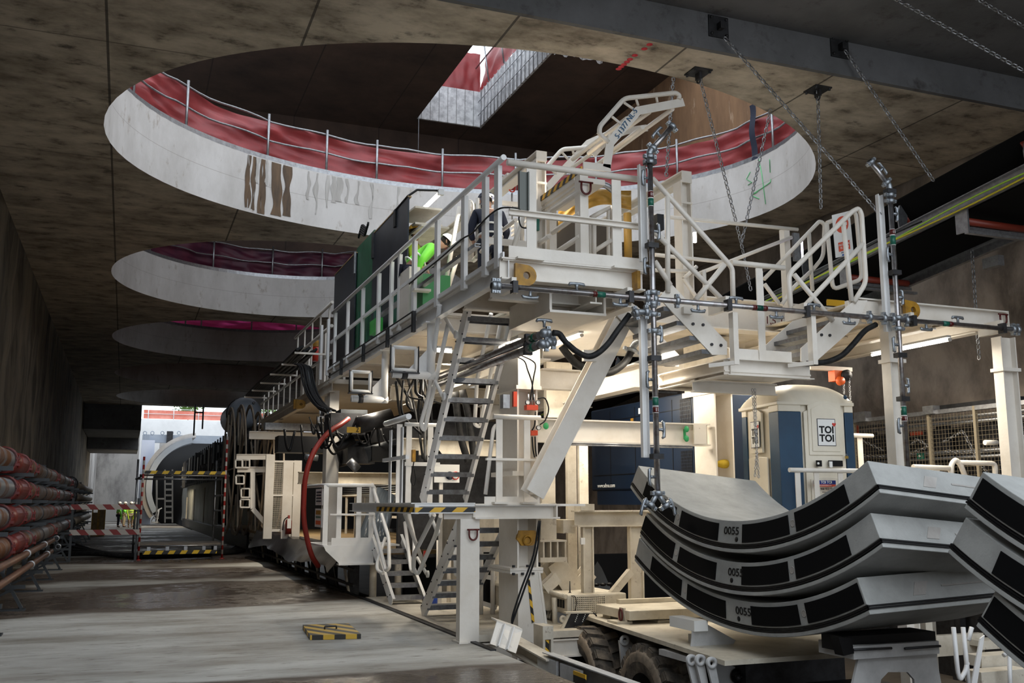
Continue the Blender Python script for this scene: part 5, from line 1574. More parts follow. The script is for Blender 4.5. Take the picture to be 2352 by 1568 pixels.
# ---- steep stair from lower platform up to the walkway (stair A)
def stair(lab, xl, w, ytop, ztop, ybot, zbot, n, m=TREAD, first=0, sm=WHITE):
    t = T('steel_stair', lab, 'stair', (xl, ybot, zbot))
    d = V((0, ybot - ytop, zbot - ztop)).normalized()
    for s in (0, 1):
        x = xl + s * w
        a, b = V((x, ytop, ztop)), V((x, ybot, zbot))
        mb = MB(); mb.beam(a - d * .15, b + d * .05, .012, .20, up=V((0, 1, 0))); mb.beam(a - d * .15, b + d * .05, .05, .012, up=V((0, 1, 0)), so=.02 * (1 if s == 0 else -1), uo=-.1)
        O('stringer', mb, sm, t)
    for k in range(n):
        u = (k + .5) / n
        p = V((xl, ytop, ztop)).lerp(V((xl, ybot, zbot)), u)
        mb = MB(); mb.box(xl + .01, p.y - .12, p.z - .012, xl + w - .01, p.y + .12, p.z); mb.box(xl + .01, p.y - .12, p.z - .07, xl + w - .01, p.y - .108, p.z); mb.box(xl + .01, p.y + .108, p.z - .06, xl + w - .01, p.y + .12, p.z)
        O('tread', mb, m, t)
    bolts(t, [V((xl - .006, ytop, ztop)).lerp(V((xl - .006, ybot, zbot)), (k + .5 + s) / n) + V((0, s, 0)) for k in range(n) for s in (-.12, .12) if 0 <= k + .5 + s <= n], d=(-1, 0, 0), r=.012, h=.012)
    return t
XA = 4.24
sa = stair('steep white stair with dark treads between the lower platform and the upper walkway', XA, .70, 12.6, 4.42, 14.7, 1.82, 10)
sb = stair('steep white stair with dark treads below the lower platform, behind the front post', 4.42, .74, 13.4, 1.50, 15.2, .10, 7)
sc_ = stair('small white stair with galvanised treads beside the little balcony', 4.36, .60, 18.4, 1.0, 16.9, .08, 5, STEEL)
for (t, pts, Y0, r) in ((sa, [(1010, 700), (985, 905), (966, 975), (975, 990), (1030, 742)], 13.0, .032), (sa, [(1128, 720), (1096, 870), (1090, 975), (1103, 980), (1150, 742)], 13.6, .032)):
    TB('handrail', WHITE, t, [bY(x, y, Y0 + (y - 700) * .005) for x, y in pts], r, 10, .12)
for (x0, y0, x1, y1) in ((1023, 730, 1045, 768), (999, 875, 1017, 910)):
    TB('handrail_bracket', WHITE, sa, [bX(x0, y0, XA - .12), bX(x1, y1, XA - .02)], .028, 8)
    mb = MB(); mb.lathe(bX(x1, y1, XA - .05), (1, 0, 0), [(0, 0), (0, .06), (.03, .06)], 10); O('bracket_disc', mb, WHITE, sa)
for (x0, y0, x1, y1) in ((988, 1180, 1004, 1222), (958, 1280, 980, 1318)):
    TB('handrail_bracket', WHITE, sb, [bX(x0, y0, 4.32), bX(x1, y1, 4.40)], .026, 8)
    mb = MB(); mb.lathe(bX(x1, y1, 4.37), (1, 0, 0), [(0, 0), (0, .055), (.03, .055)], 10); O('bracket_disc', mb, WHITE, sb)
TB('handrail', WHITE, sb, [bY(x, y, Y) for x, y, Y in ((997, 1182, 13.6), (950, 1275, 14.4), (950, 1310, 14.6), (960, 1318, 14.7), (1000, 1230, 14.0), (1012, 1185, 13.5))], .032, 10, .1)
TB('handrail', WHITE, sb, [bY(x, y, Y) for x, y, Y in ((930, 1180, 14.2), (975, 1300, 15.0))], .03, 10, .1)
TB('handrail', WHITE, sc_, [bY(x, y, Y) for x, y, Y in ((855, 1112, 18.5), (893, 1235, 17.3), (894, 1305, 17.0), (886, 1310, 17.1), (858, 1200, 18.4), (856, 1130, 18.5))], .034, 10, .12)
TB('handrail', WHITE, sc_, [bY(x, y, Y) for x, y, Y in ((938, 1172, 18.4), (952, 1240, 17.3), (950, 1312, 17.0), (944, 1308, 17.1), (930, 1200, 18.3))], .034, 10, .12)
TB('handrail', WHITE, sc_, [bY(x, y, Y) for x, y, Y in ((885, 1235, 18.0), (866, 1290, 17.6), (866, 1310, 17.4), (880, 1316, 17.2))], .03, 10, .12)

# ---- lower platform with striped edge
lp = T('lower_platform', 'lower steel platform with black yellow striped edge under the steep stair', 'platform', (4.4, 12.2, 1.5))
YQ = 12.2
x0, xm_, x1 = bY(953, 1170, YQ).x, bY(1091, 1170, YQ).x, bY(1285, 1170, YQ).x
zt_, zs0, zs1, zb_ = bY(1000, 1157, YQ).z, bY(1000, 1165, YQ).z, bY(1000, 1176, YQ).z, bY(1200, 1191, YQ).z
mb = MB(); mb.box(x0, YQ, zs1 - .02, x0 + .05, 15.9, zt_); mb.box(x0, 13.0, zt_ - .03, 4.15, 15.9, zt_); mb.box(5.05, 12.6, zt_ - .03, 6.0, 15.9, zt_); mb.box(x0, YQ, zt_ - .03, x1, 13.0, zt_); O('deck', mb, WHITE, lp)
mb = MB(); mb.channel((x0, YQ + .03, (zt_ + zs1) / 2), (xm_, YQ + .03, (zt_ + zs1) / 2), .08, zt_ - zs1 + .03, side=-1); O('edge_channel', mb, WHITE, lp)
HAZL = hazard('yellow_black_edge_stripes', (.72, .42, .03), (.012, .012, .012), (1, 0, -1.2), .30)
HAZS = hazard('yellow_black_side_stripes', (.72, .42, .03), (.012, .012, .012), (0, 1, 1.2), .30)
BX('striped_edge', HAZL, lp, x0, YQ - .014, zs1, xm_, YQ - .008, zs0)
BX('striped_edge', HAZS, lp, x0 - .012, YQ + .02, zs1, x0 - .004, 14.2, zs0)
mb = MB(); mb.channel((x0 - .02, YQ, (zt_ + zs1) / 2), (x0 - .02, 15.9, (zt_ + zs1) / 2), .06, zt_ - zs1 + .03, side=1); O('side_channel', mb, WHITE, lp)
HB('front_beam', CREAM, lp, (xm_, YQ + .08, (zt_ + zb_) / 2), (x1, YQ + .08, (zt_ + zb_) / 2), .2, zt_ - zb_)
BX('stiffener', CREAM, lp, bY(1276, 1170, YQ).x, YQ - .02, zb_, bY(1278, 1170, YQ).x + .01, YQ + .18, zt_)
BX('lower_plate', CREAM, lp, bY(1025, 1185, YQ).x, YQ + .1, zb_, xm_, YQ + .14, zs1)
lr = T('lower_railing', 'white railing around the lower platform at the foot of the steep stair', 'railing', (4.4, 12.2, 1.75))
for xp in (896, 922):
    y = bX(xp, 1080, x0).y; y = min(y, 15.4)
    mb = MB(); mb.box(x0 - .006, y - .06, zt_, x0 + .006, y + .06, zt_ + 1.02); O('post', mb, WHITE, lr)
zr = bY(1190, 958, YQ).z
TB('side_top_rail', WHITE, lr, [bX(939, 956, x0), bX(886, 973, x0)], .04, 12)
BM('side_mid_rail', WHITE, lr, bX(936, 1049, x0), bX(882, 1057, x0), .05, .05)
for xp in (1147, 1211):
    p = bY(xp, 1050, YQ); BX('post', CREAM, lr, p.x - .045, YQ, zt_, p.x + .045, YQ + .012, zr)
    BX('base_clip', CREAM, lr, p.x - .1, YQ - .1, zt_, p.x + .1, YQ + .05, zt_ + .025)
a = bY(1133, 956, YQ); b = bY(1241, 960, YQ); TB('top_rail', CREAM, lr, [V((a.x, YQ, zr)), V((b.x, YQ, zr))], .034, 10)
a = bY(1115, 1054, YQ); b = bY(1240, 1056, YQ); BM('mid_rail', CREAM, lr, V((a.x, YQ - .02, a.z)), V((b.x, YQ - .02, a.z)), .05, .03)
a = bY(1114, 1140, YQ); b = bY(1241, 1140, YQ); BX('toe_plate', CREAM, lr, a.x, YQ + .016, zt_, b.x, YQ + .028, a.z)
a = bY(930, 974, 15.6); b = bY(1010, 974, 15.6); TB('back_top_rail', WHITE, lr, [a, V((b.x, 15.6, a.z))], .032, 10)
a = bY(930, 1065, 15.6); b = bY(1010, 1065, 15.6); BM('back_mid_rail', WHITE, lr, a, V((b.x, 15.6, a.z)), .03, .06)
for xp in (918, 940, 989):
    p = bY(xp, 1000, 15.6); BX('back_post', WHITE, lr, p.x - .045, 15.6, zt_, p.x + .045, 15.62, bY(xp, 974, 15.6).z)
TB('loop', WHITE, lr, [bY(1055 + 60, 1135, 13.2), bY(1133, 985, 13.2), bY(1140, 975, 13.2), bY(1148, 990, 13.2), bY(1146, 1150, 13.2)], .03, 8, .1)
cbx = T('cable_controller', 'yellow and black hand controller hanging on the lower railing post', 'controller', bY(948, 1030, 15.5))
BX('case', YEL, cbx, bY(944, 1035, 15.5).x, 15.4, bY(944, 1060, 15.5).z, bY(951, 1035, 15.5).x, 15.48, bY(944, 1033, 15.5).z)
BX('bumper', BLACK, cbx, bY(951, 1035, 15.5).x, 15.4, bY(944, 1060, 15.5).z, bY(958, 1035, 15.5).x, 15.48, bY(944, 1035, 15.5).z)
TB('cable', BLACK, cbx, catmull([bY(x, y, 15.45) for x, y in ((951, 1060), (946, 1085), (944, 1105), (950, 1115), (955, 1100), (950, 1070))], 4), .01, 5, 0)

# ---- front post under the lower platform, column, skid
fp = T('front_post', 'cream steel post with a dark red shackle under the striped platform edge', 'post', bY(1080, 1440, 12.25))
a, b = bY(1057, 1300, 12.25), bY(1101, 1300, 12.25)
mb = MB(); mb.box(a.x, 12.25, -.05, a.x + .018, 12.40, zb_); mb.box(b.x - .018, 12.25, -.05, b.x, 12.40, zb_); mb.box(a.x + .02, 12.25, -.05, b.x, 12.27, zb_); O('post', mb, CREAM, fp)
shackle(fp, bY(1087, 1228, 12.2), .055)
BX('foot_plate', CREAM, fp, a.x - .02, 12.2, -.05, a.x + .1, 12.5, .02)
cl = T('gantry_upright', 'thick cream H column rising from the floor edge behind the lower platform', 'column', (5.0, 12.7, -.4))
xc0, xc1 = bY(1188, 1250, 12.55).x, bY(1236, 1250, 12.55).x
yb_ = 13.25
mb = MB(); mb.box(xc0, 12.55, -.35, xc0 + .025, yb_, 4.0); mb.box(xc1 - .025, 12.55, -.35, xc1, yb_, 4.0); mb.box(xc0, 12.85, -.35, xc1, 12.88, 4.0); O('column', mb, CREAM, cl)
mb = MB(); mb.box(xc0 - .005, 12.5, 3.35, xc1 + .02, yb_ + .02, 4.05); mb.box(xc0 - .03, 12.5, 3.30, xc1 + .04, yb_ + .02, 3.35); O('head', mb, CREAM, cl)
z1 = bY(1210, 1310, 12.55).z
mb = MB(); mb.box(xc0 - .12, 12.5, z1 - .035, xc1 + .05, yb_ + .1, z1); mb.box(xc0 - .12, 12.5, z1 + .005, xc1 + .05, yb_ + .1, z1 + .04); O('splice', mb, CREAM, cl)
bolts(cl, [V((xc0 - .08, 12.48, z1 - .05)), V((xc0 + .05, 12.48, z1 - .05)), V((xc0 + .2, 12.48, z1 - .05)), V((xc0 - .08, 12.48, z1 + .05)), V((xc0 + .12, 12.48, z1 + .05))], d=(0, 0, 1), r=.022, h=.03)
z2 = bY(1200, 1087, 12.5).z
BX('splice', CREAM, cl, xc0 - .1, 12.46, z2 - .03, xc1 + .03, yb_ + .06, z2 + .03)
mb = MB(); p = [bY(1190, 1312, 12.5), bY(1236, 1312, 12.5), bY(1264, 1528, 12.5), bY(1190, 1490, 12.5)]
mb.prism(p, (0, .02, 0)); O('flared_plate', mb, CREAM, cl)
mb = MB(); p = [bY(1236, 1312, 12.49), bY(1241, 1312, 12.49), bY(1270, 1528, 12.49), bY(1264, 1528, 12.49)]
mb.prism(p, (0, .2, 0)); O('flared_flange', mb, CREAM, cl)
c = bY(1216, 1488, 12.47); mb = MB(); mb.lathe(c, (0, 1, 0), [(0, 0), (0, .08), (.01, .08)], 20); O('hole', mb, BLACK, cl)
mb = MB(); p = [bY(1212, 1330, 12.48), bY(1217, 1330, 12.48), bY(1228, 1428, 12.48), bY(1222, 1430, 12.48)]
HAZC = hazard('yellow_black_column_stripes', (.72, .42, .03), (.012, .012, .012), (1, 0, 1), .16)
mb.prism(p, (0, .01, 0)); O('striped_edge', mb, HAZC, cl)
lg = bY(1211, 1230, 12.52); mb = MB(); mb.prism([lg + V(q) for q in ((-.12, 0, .07), (.12, 0, .07), (.17, 0, -.05), (.08, 0, -.13), (-.08, 0, -.13), (-.15, 0, -.04))], (0, .05, 0)); mb.path([lg + V((.06 * math.cos(k * PI / 6), -.02, -.06 + .06 * math.sin(k * PI / 6))) for k in range(12)], .015, 6, closed=True); O('lifting_lug', mb, YEL, cl)
mb = MB(); mb.hbeam(bX(1150, 1462, 4.7), bX(1272, 1530, 4.72), .2, .16); O('skid', mb, CREAM2, cl)
bsx = T('striped_end_box', 'cream bracket box with black yellow stripe beside the column foot', 'bracket', bY(1262, 1500, 11.6))
a, b = bY(1247, 1438, 11.6), bY(1271, 1512, 11.6)
mb = MB(); mb.box(a.x, 11.6, bY(1260, 1468, 11.6).z, b.x, 11.9, a.z); mb.box(a.x, 11.6, b.z, a.x + .03, 11.9, a.z); mb.box(b.x - .03, 11.6, b.z, b.x, 11.9, a.z); O('box', mb, CREAM2, bsx)
BX('striped_edge', HAZC, bsx, a.x + .03, 11.62, b.z, b.x - .05, 11.64, bY(1260, 1470, 11.6).z)
for k, pts in enumerate((((1241, 1195), (1232, 1270), (1205, 1350), (1180, 1420), (1173, 1440)), ((1238, 1195), (1225, 1275), (1198, 1350), (1178, 1412), (1176, 1436)))):
    mb = MB(); mb.path(catmull([bY(x, y, 12.05) for x, y in pts], 5), .013, 6)
    O('black_cable', mb, BLACK, label='thin black cable hanging from the lower platform beam down past the column', cat='cable', group='two cables by the column', loc=bY(1200, 1440, 12.05))
tb_ = T('tilted_beam', 'short tilted cream beam piece leaning on the floor edge in front of the column', 'beam', bY(1160, 1490, 11.6))
pp = [bY(1141, 1428, 11.7), bY(1200, 1448, 11.6), bY(1185, 1500, 11.4), bY(1126, 1478, 11.6)]
mb = MB(); mb.prism(pp, (0, .02, 0)); mb.prism([pp[0], pp[1], pp[1] + V((0, .2, .02)), pp[0] + V((0, .2, .02))], (0, 0, .02)); O('flange', mb, CREAM, tb_)
for k in (.25, .6):
    a = pp[0].lerp(pp[1], k); b = pp[3].lerp(pp[2], k); mb = MB(); mb.beam(a - V((0, .03, 0)), b - V((0, .03, 0)), .015, .06, up=V((0, 1, 0))); O('rib', mb, WHITE, tb_)

# ---- diagonal brace
db = T('diagonal_brace', 'big slanted cream beam from the walkway underside down to the lower platform', 'beam', bY(1225, 1120, 11.8))
mb = MB(); mb.hbeam(bY(1444, 700, 11.8), bY(1222, 1135, 11.8), .26, .22, up=V((0, 1, 0)), tf=.02); O('brace', mb, CREAM, db)
BX('gusset', CREAM, db, bY(1335, 800, 11.7).x, 11.62, bY(1335, 830, 11.7).z, bY(1365, 800, 11.7).x, 11.68, bY(1335, 805, 11.7).z)
# ---- gantry cross beams and right leg
gc_ = T('cross_beam', 'cream cross beam between the gantry columns with green paint marks at its ends', 'beam', (6.7, 13, 2.8))
zt_, zb_ = bY(1450, 967, 12.95).z, bY(1450, 1019, 12.95).z
HB('beam', CREAM, gc_, (xc1, 13.05, (zt_ + zb_) / 2), (bY(1632, 1000, 12.95).x, 13.05, (zt_ + zb_) / 2), .2, zt_ - zb_)
GP = mat('green_spray_marks', (.03, .35, .12), .5)
for (x, y) in ((1254, 978), (1577, 985), (1577, 1007)):
    mb = MB(); mb.ell(bY(x, y, 12.94), .045, .02, .05, 8, 6); O('marked_bolt', mb, GP, gc_)
BX('green_mark', GP, gc_, bY(1573, 990, 13.0).x, 13.035, bY(1573, 1008, 13.0).z, bY(1578, 990, 13.0).x, 13.05, bY(1575, 985, 13.0).z)
BX('web_panel', CREAM, gc_, bY(1594, 980, 12.9).x, 12.9, zb_ + .02, bY(1622, 980, 12.9).x, 12.92, zt_ - .02)
mb = MB(); mb.tube(bY(1300, 1021, 12.9), bY(1590, 1028, 12.9), .012, 6); mb.tube(bY(1300, 1017, 12.9), bY(1590, 1024, 12.9), .012, 6); O('conduit', mb, STEEL, gc_)
rg_ = T('gantry_upright', 'cream H column right of the blue generator with a yellow cloth in its recess', 'column', (8.3, 13, -.4))
xr0, xr1 = bY(1643, 1000, 12.9).x, bY(1685, 1000, 12.9).x
mb = MB(); mb.box(xr0, 12.9, -.4, xr0 + .025, 13.5, 3.42); mb.box(xr1 - .025, 12.9, -.4, xr1, 13.5, 3.42); mb.box(xr0, 13.35, -.4, xr1, 13.38, 3.42); O('column', mb, CREAM, rg_)
mb = MB(); mb.box(xr0 - .02, 12.85, 3.42, xr1 + .02, 13.8, 3.50); O('splice', mb, CREAM, rg_)
mb = MB(); mb.box(xr0 - .0, 12.9, 3.5, xr1, 13.75, 4.3); O('head', mb, CREAM2, rg_)
c = bY(1665, 1065, 13.1)
mb = MB(); mb.ell(c, .15, .1, .07, 12, 8); O('yellow_cloth', mb, mat('yellow_cloth', (.65, .45, .03), .7, bump=.8, bscale=15), rg_)
for i, (y0, xx, z) in enumerate(((13.1, 7.05, 3.62), (13.1, 5.45, 3.95), (13.1, 8.6, 3.95))):
    t = HB('long_beam', CREAM, None, (xx, y0 - .3, z), (xx, 20, z), .25, .36, label=('cream lengthwise beam above the passage, under the landing level', 'cream lengthwise beam above the left column row', 'cream lengthwise beam over the right column')[i], cat='beam')
for i, (y, z) in enumerate(((15.5, 3.75), (18.2, 3.7))):
    HB('roof_girder', CREAM2, None, (4.6, y, z + .12), (8.8, y, z + .12), .22, .3, label=('cream cross beam under the roof of the passage, nearer one', 'cream cross beam under the roof of the passage, farther one')[i], cat='beam')
HB('deck_beam', CREAM, None, bY(1240, 870, 13.3), V((bY(1330, 870, 13.3).x, 13.3, bY(1240, 870, 13.3).z)), .2, .3, label='cream beam end with green marks right of the hydraulic gauges', cat='beam')

# ---- hydraulic block with gauges on the column
ORANGE2 = mat('orange_red_valve_paint', (.55, .05, .012), .4)
hy = T('hydraulic_block', 'red valve block with round gauges and black hoses on the lit column', 'hydraulic valve', bY(1222, 930, 12.5))
for (x0_, y0_, x1_, y1_) in ((1207, 930, 1233, 942), (1217, 988, 1232, 1000)):
    a, b = bY(x0_, y0_, 12.4), bY(x1_, y1_, 12.4); BX('valve', ORANGE2, hy, a.x, 12.35, b.z, b.x, 12.45, a.z)
for (x, y) in ((1211, 924), (1235, 924), (1236, 982)):
    mb = MB(); c = bY(x, y, 12.38); mb.lathe(c, (0, -1, 0), [(0, 0), (0, .032), (.02, .032), (.022, .026), (.018, .0)], 16); O('gauge', mb, HELM, hy)
    mb = MB(); mb.lathe(c + V((0, -.001, 0)), (0, -1, 0), [(.0, .034), (.024, .034), (.024, .028)], 16); O('gauge_rim', mb, DSTEEL, hy)
for pts in (((1225, 918), (1222, 880), (1212, 850), (1205, 830), (1190, 820)), ((1218, 918), (1225, 870), (1230, 840), (1222, 828), (1195, 815)), ((1235, 915), (1252, 915), (1260, 940), (1252, 965), (1240, 975)), ((1230, 945), (1228, 975), (1222, 988)), ((1222, 1002), (1224, 1030), (1228, 1050)), ((1229, 1002), (1230, 1030), (1232, 1048))):
    TB('hose', BLACK, hy, catmull([bY(x, y, 12.35) for x, y in pts], 5), .010, 6, 0)
for x in (1214, 1220, 1227):
    TB('fitting', STEEL, hy, [bY(x, 905, 12.4), bY(x, 930, 12.4)], .012, 6)
rb = bY(1180, 902, 12.5); mb = MB(); mb.box(rb.x - .025, 12.44, bY(1180, 934, 12.5).z, rb.x + .025, 12.5, bY(1180, 900, 12.5).z)
O('red_indicator', mb, ORANGE2, label='narrow red indicator bar on the lit column face', cat='indicator')
jb = bY(1155, 925, 12.6); BX('junction_box', STEEL, None, bY(1150, 925, 12.6).x, 12.5, bY(1150, 938, 12.6).z, bY(1165, 925, 12.6).x, 12.62, bY(1150, 907, 12.6).z, label='grey junction box with two buttons left of the lit column', cat='box')

# ---- generator
gn = T('generator', 'dark blue box shaped generator behind the cream cross beam', 'generator', (8.9, 15.3, 1.7))
XG = 8.38
gy0, gy1, gz0, gz1 = bX(1592, 900, XG).y, bX(1357, 950, XG).y, 1.98, 3.52
BX('body', BLUE, gn, XG, gy0, gz0, XG + 1.3, gy1, gz1, bevel=.03)
BX('base_tray', BLUE, gn, XG + .02, gy0 + .1, 1.72, XG + 1.25, gy1 - .2, gz0)
for (xa, ya, xb, yb) in ((1403, 952, 1457, 962), ):
    pass
mb = MB()
for xp in (1402, 1459, 1545): y = bX(xp, 1000, XG).y; mb.box(XG - .006, y - .008, gz0 + .05, XG, y + .008, gz1 - .08)
mb.box(XG - .006, gy0 + .1, gz0 + .28, XG, gy1 - .1, gz0 + .292)
mb.box(XG - .006, gy0 + .4, gz1 - .26, XG, gy1 - .6, gz1 - .25)
O('door_seam', mb, BLACK, gn)
for (z0, z1) in ((gz1 - .75, gz1 - .1), (gz0 + .08, gz0 + .6)):
    mb = MB(); ya, yb = bX(1588, 950, XG).y, bX(1562, 950, XG).y
    mb.box(XG - .004, ya, z0, XG, yb, z1); O('air_grille', mb, BLACK, gn)
    mb = MB()
    for k in range(10): mb.box(XG - .008, ya, z0 + (z1 - z0) * k / 10, XG - .004, yb, z0 + (z1 - z0) * k / 10 + .008)
    for k in range(8): y = ya + (yb - ya) * k / 8; mb.box(XG - .008, y, z0, XG - .004, y + .006, z1)
    O('grille_bars', mb, BLUE, gn)
text('lettering', 'www.sdmo.com', .11, bX(1392, 1115, XG - .008), (0, -1, 0), (0, 0, 1), HELM, gn)
BX('white_label', HELM, gn, XG - .006, bX(1473, 943, XG).y, bX(1470, 950, XG).z, XG, bX(1467, 943, XG).y, bX(1470, 937, XG).z)
BX('yellow_label', YEL, gn, XG - .006, bX(1455, 965, XG).y, bX(1455, 968, XG).z, XG, bX(1449, 965, XG).y, bX(1455, 960, XG).z)
# ---- support frame below the generator
sf = T('support_frame', 'cream table frame of heavy beams and two posts below the generator', 'frame', (6.7, 13.6, -1))
zt_, zb_ = bY(1400, 1172, 13.5).z, bY(1400, 1209, 13.5).z
HB('beam', CREAM2, sf, (bY(1326, 1190, 13.5).x, 13.6, (zt_ + zb_) / 2), (bY(1560, 1190, 13.5).x, 13.6, (zt_ + zb_) / 2), .25, zt_ - zb_)
for (xa, xb) in ((1340, 1364), (1448, 1478)):
    a, b = bY(xa, 1250, 13.5), bY(xb, 1250, 13.5)
    mb = MB(); mb.box(a.x, 13.5, -1.25, a.x + .02, 13.6, zb_); mb.box(b.x - .02, 13.5, -1.25, b.x, 13.6, zb_); mb.box(a.x, 13.54, -1.25, b.x, 13.56, zb_); O('post', mb, CREAM2, sf)
BM('diagonal', CREAM2, sf, bY(1448, 1312, 13.5), bY(1392, 1380, 13.5), .1, .1)
BX('cap', CREAM2, sf, bY(1331, 1160, 13.5).x, 13.45, zt_, bY(1362, 1160, 13.5).x, 13.7, bY(1340, 1157, 13.5).z)
BX('tag', WHITE, sf, bY(1335, 1240, 13.4).x, 13.4, bY(1335, 1250, 13.4).z, bY(1344, 1240, 13.4).x, 13.44, bY(1335, 1235, 13.4).z)
BX('long_beam', CREAM2, sf, 6.2, 13.8, 1.3, 6.4, 22, 1.5)
for k, (xa, xb, ya, yb, Y) in enumerate(((1245, 1276, 1045, 1180, 14.6), (1303, 1326, 1020, 1240, 14.3), (1330, 1352, 1020, 1155, 15.2))):
    a, b = bY(xa, ya, Y), bY(xb, yb, Y)
    t = BX('inner_post', CREAM2, None, a.x, Y, -1.25, b.x, Y + .08, a.z, label=('cream post just right of the thick column, leftmost of the inner posts', 'cream inner post with faint red handwriting, middle one', 'cream inner post directly left of the generator')[k], cat='post')
ftt = T('stub_support', 'cream stub column with three pocket plates and bolts beside the hood of the vehicle', 'column', bY(1270, 1285, 13.9))
a, b = bY(1242, 1160, 13.9), bY(1303, 1240, 13.9)
mb = MB(); mb.box(a.x, 13.9, b.z, bY(1278, 1200, 13.9).x, 14.3, bY(1260, 1155, 13.9).z); O('stub', mb, CREAM2, ftt)
for x in (1249, 1265, 1281, 1299): BX('rib', CREAM2, ftt, bY(x, 1260, 13.8).x - .012, 13.8, bY(x, 1284, 13.8).z, bY(x, 1260, 13.8).x + .012, 14.1, bY(x, 1242, 13.8).z)
BX('plate', CREAM2, ftt, bY(1240, 1260, 13.8).x, 13.78, bY(1260, 1286, 13.8).z - .03, bY(1301, 1260, 13.8).x, 14.2, bY(1260, 1280, 13.8).z)
BX('plate', CREAM2, ftt, bY(1240, 1260, 13.8).x, 13.78, bY(1260, 1244, 13.8).z, bY(1301, 1260, 13.8).x, 14.2, bY(1260, 1240, 13.8).z)
mb = MB(); mb.hbeam(bY(1268, 1288, 14.2), bY(1318, 1370, 14.2), .3, .3, up=V((0, 1, 0))); O('fallen_beam', mb, CREAM2, label='slanted dirty cream H beam behind the hood of the vehicle', cat='beam')
mb = MB(); mb.hbeam(bY(1248, 1352, 13.7), bY(1278, 1325, 13.7), .16, .16, up=V((0, 1, 0))); O('beam_offcut', mb, CREAM2, label='small cream beam offcut lying behind the vehicle hood', cat='beam')
mb = MB(); mb.hbeam(bY(1320, 1352, 15), bY(1352, 1312, 15), .25, .2, up=V((0, 1, 0))); O('beam_offcut', mb, CREAM2, label='cream beam offcut leaning behind the first frame post', cat='beam')
# black muck sheet behind
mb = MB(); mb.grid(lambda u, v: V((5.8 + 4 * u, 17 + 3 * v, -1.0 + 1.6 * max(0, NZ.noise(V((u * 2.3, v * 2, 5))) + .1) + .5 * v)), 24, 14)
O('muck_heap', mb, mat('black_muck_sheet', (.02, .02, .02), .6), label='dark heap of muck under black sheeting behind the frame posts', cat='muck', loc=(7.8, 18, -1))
mb = MB(); mb.box(5.6, 20.6, -1.25, 12.5, 20.8, .6); O('dark_backdrop', mb, BLACK, label='added black backdrop panel darkening the passage behind the muck heap', cat='panel')  # black panel added so the passage behind the posts looks dark

# ---- deck at floor level behind the front post, cabinets, lattice
fd2 = T('walk_deck', 'dusty cream floor deck at the foot of the lower stairs', 'deck', (5.2, 15, -.1))
BX('deck', CREAM2, fd2, 4.28, 12.7, -.06, 6.0, 18.5, .03)
BX('edge_beam', CREAM2, fd2, 4.30, 12.72, -.32, 4.36, 18.4, -.08)
HB('edge_beam', CREAM, fd2, (4.3, 12.75, -.2), (6.0, 12.75, -.2), .1, .24)
ig = T('passage_railing', 'white tube railing and gate frames beyond the front post below the platform', 'railing', (5.6, 15.5, .03))
for (x0_, x1_, y0_, y1_, Y) in ((1060, 1075, 1240, 1390, 16), (1080, 1092, 1250, 1392, 16.2), (1003, 1012, 1240, 1370, 17), (1028, 1036, 1240, 1380, 17), (1100, 1110, 1255, 1400, 15), (1126, 1138, 1255, 1400, 15)):
    a = bY((x0_ + x1_) / 2, y0_, Y); b = bY((x0_ + x1_) / 2, y1_, Y)
    TB('post', CREAM, ig, [V((a.x, Y, .03)), a], .04, 8)
TB('loop', WHITE, ig, [bY(x, y, 15.5) for x, y in ((1045, 1245), (1046, 1320), (1055, 1320), (1056, 1245))], .03, 8, .1)
for (a_, b_) in (((1100, 1262), (1140, 1262)), ((1100, 1322), (1140, 1328)), ((1100, 1382), (1140, 1395))):
    BM('bar', CREAM, ig, bY(*a_, 15), bY(*b_, 15), .04, .07)
pb_ = MB(); a, b = bY(1103, 1265, 15.2), bY(1137, 1385, 15.2)
BX('dark_window', BLACK, ig, a.x, 15.2, b.z, b.x, 15.25, a.z)
bl = bY(990, 1385, 16.5); mb = MB(); mb.ell(V((bl.x, 16.5, .13)), .14, .14, .12, 10, 8); O('blue_bag', mb, mat('blue_bag', (.01, .06, .4), .4), label='small blue plastic bag behind the bottom treads of the lower stair', cat='bag')
BX('red_switch', RED, None, bY(974, 1275, 16).x, 16, bY(974, 1280, 16).z, bY(980, 1275, 16).x, 16.05, bY(974, 1265, 16).z, label='small dark red switch box behind the lower stair handrail', cat='switch')
BX('grey_cabinet', CREAM2, None, 5.9, 16, .03, 6.3, 19, 1.5, label='long cream equipment cabinet along the inside of the gantry', cat='cabinet')

# ---- balcony D
bD = T('balcony', 'small white balcony platform with notice boards overhanging the floor edge', 'balcony', (3.9, 18.4, .9))
a, b = bY(742, 1252, 18.4), bY(858, 1252, 18.4)
zf = a.z
x0, x1 = a.x, b.x
BX('deck', WHITE, bD, x0, 18.4, zf - .03, x1 + .5, 20.0, zf)
mb = MB(); mb.prism([V((x0, 18.38, zf)), V((x1, 18.38, zf)), V((x1, 18.38, zf - .33)), V((x0 + .30, 18.38, zf - .33)), V((x0 + .05, 18.38, zf - .1))], (0, .02, 0)); O('fascia', mb, WHITE, bD)
BX('bottom_flange', WHITE, bD, x0 + .28, 18.3, zf - .36, x1, 18.5, zf - .33)
BX('toe_plate', WHITE, bD, x0 + .15, 18.39, zf, x1 - .1, 18.4, zf + .13)
zr = bY(800, 1114, 18.4).z
TB('top_rail', WHITE, bD, [(x0 - .05, 19.9, zr), (x0 + .02, 18.4, zr), (x1, 18.4, zr), (x1, 18.4, zr - .3)], .035, 10, .1)
for xp in (748, 779, 824, 853):
    p = bY(xp, 1180, 18.4); BX('post', WHITE, bD, p.x - .045, 18.4, zf, p.x + .045, 18.412, zr)
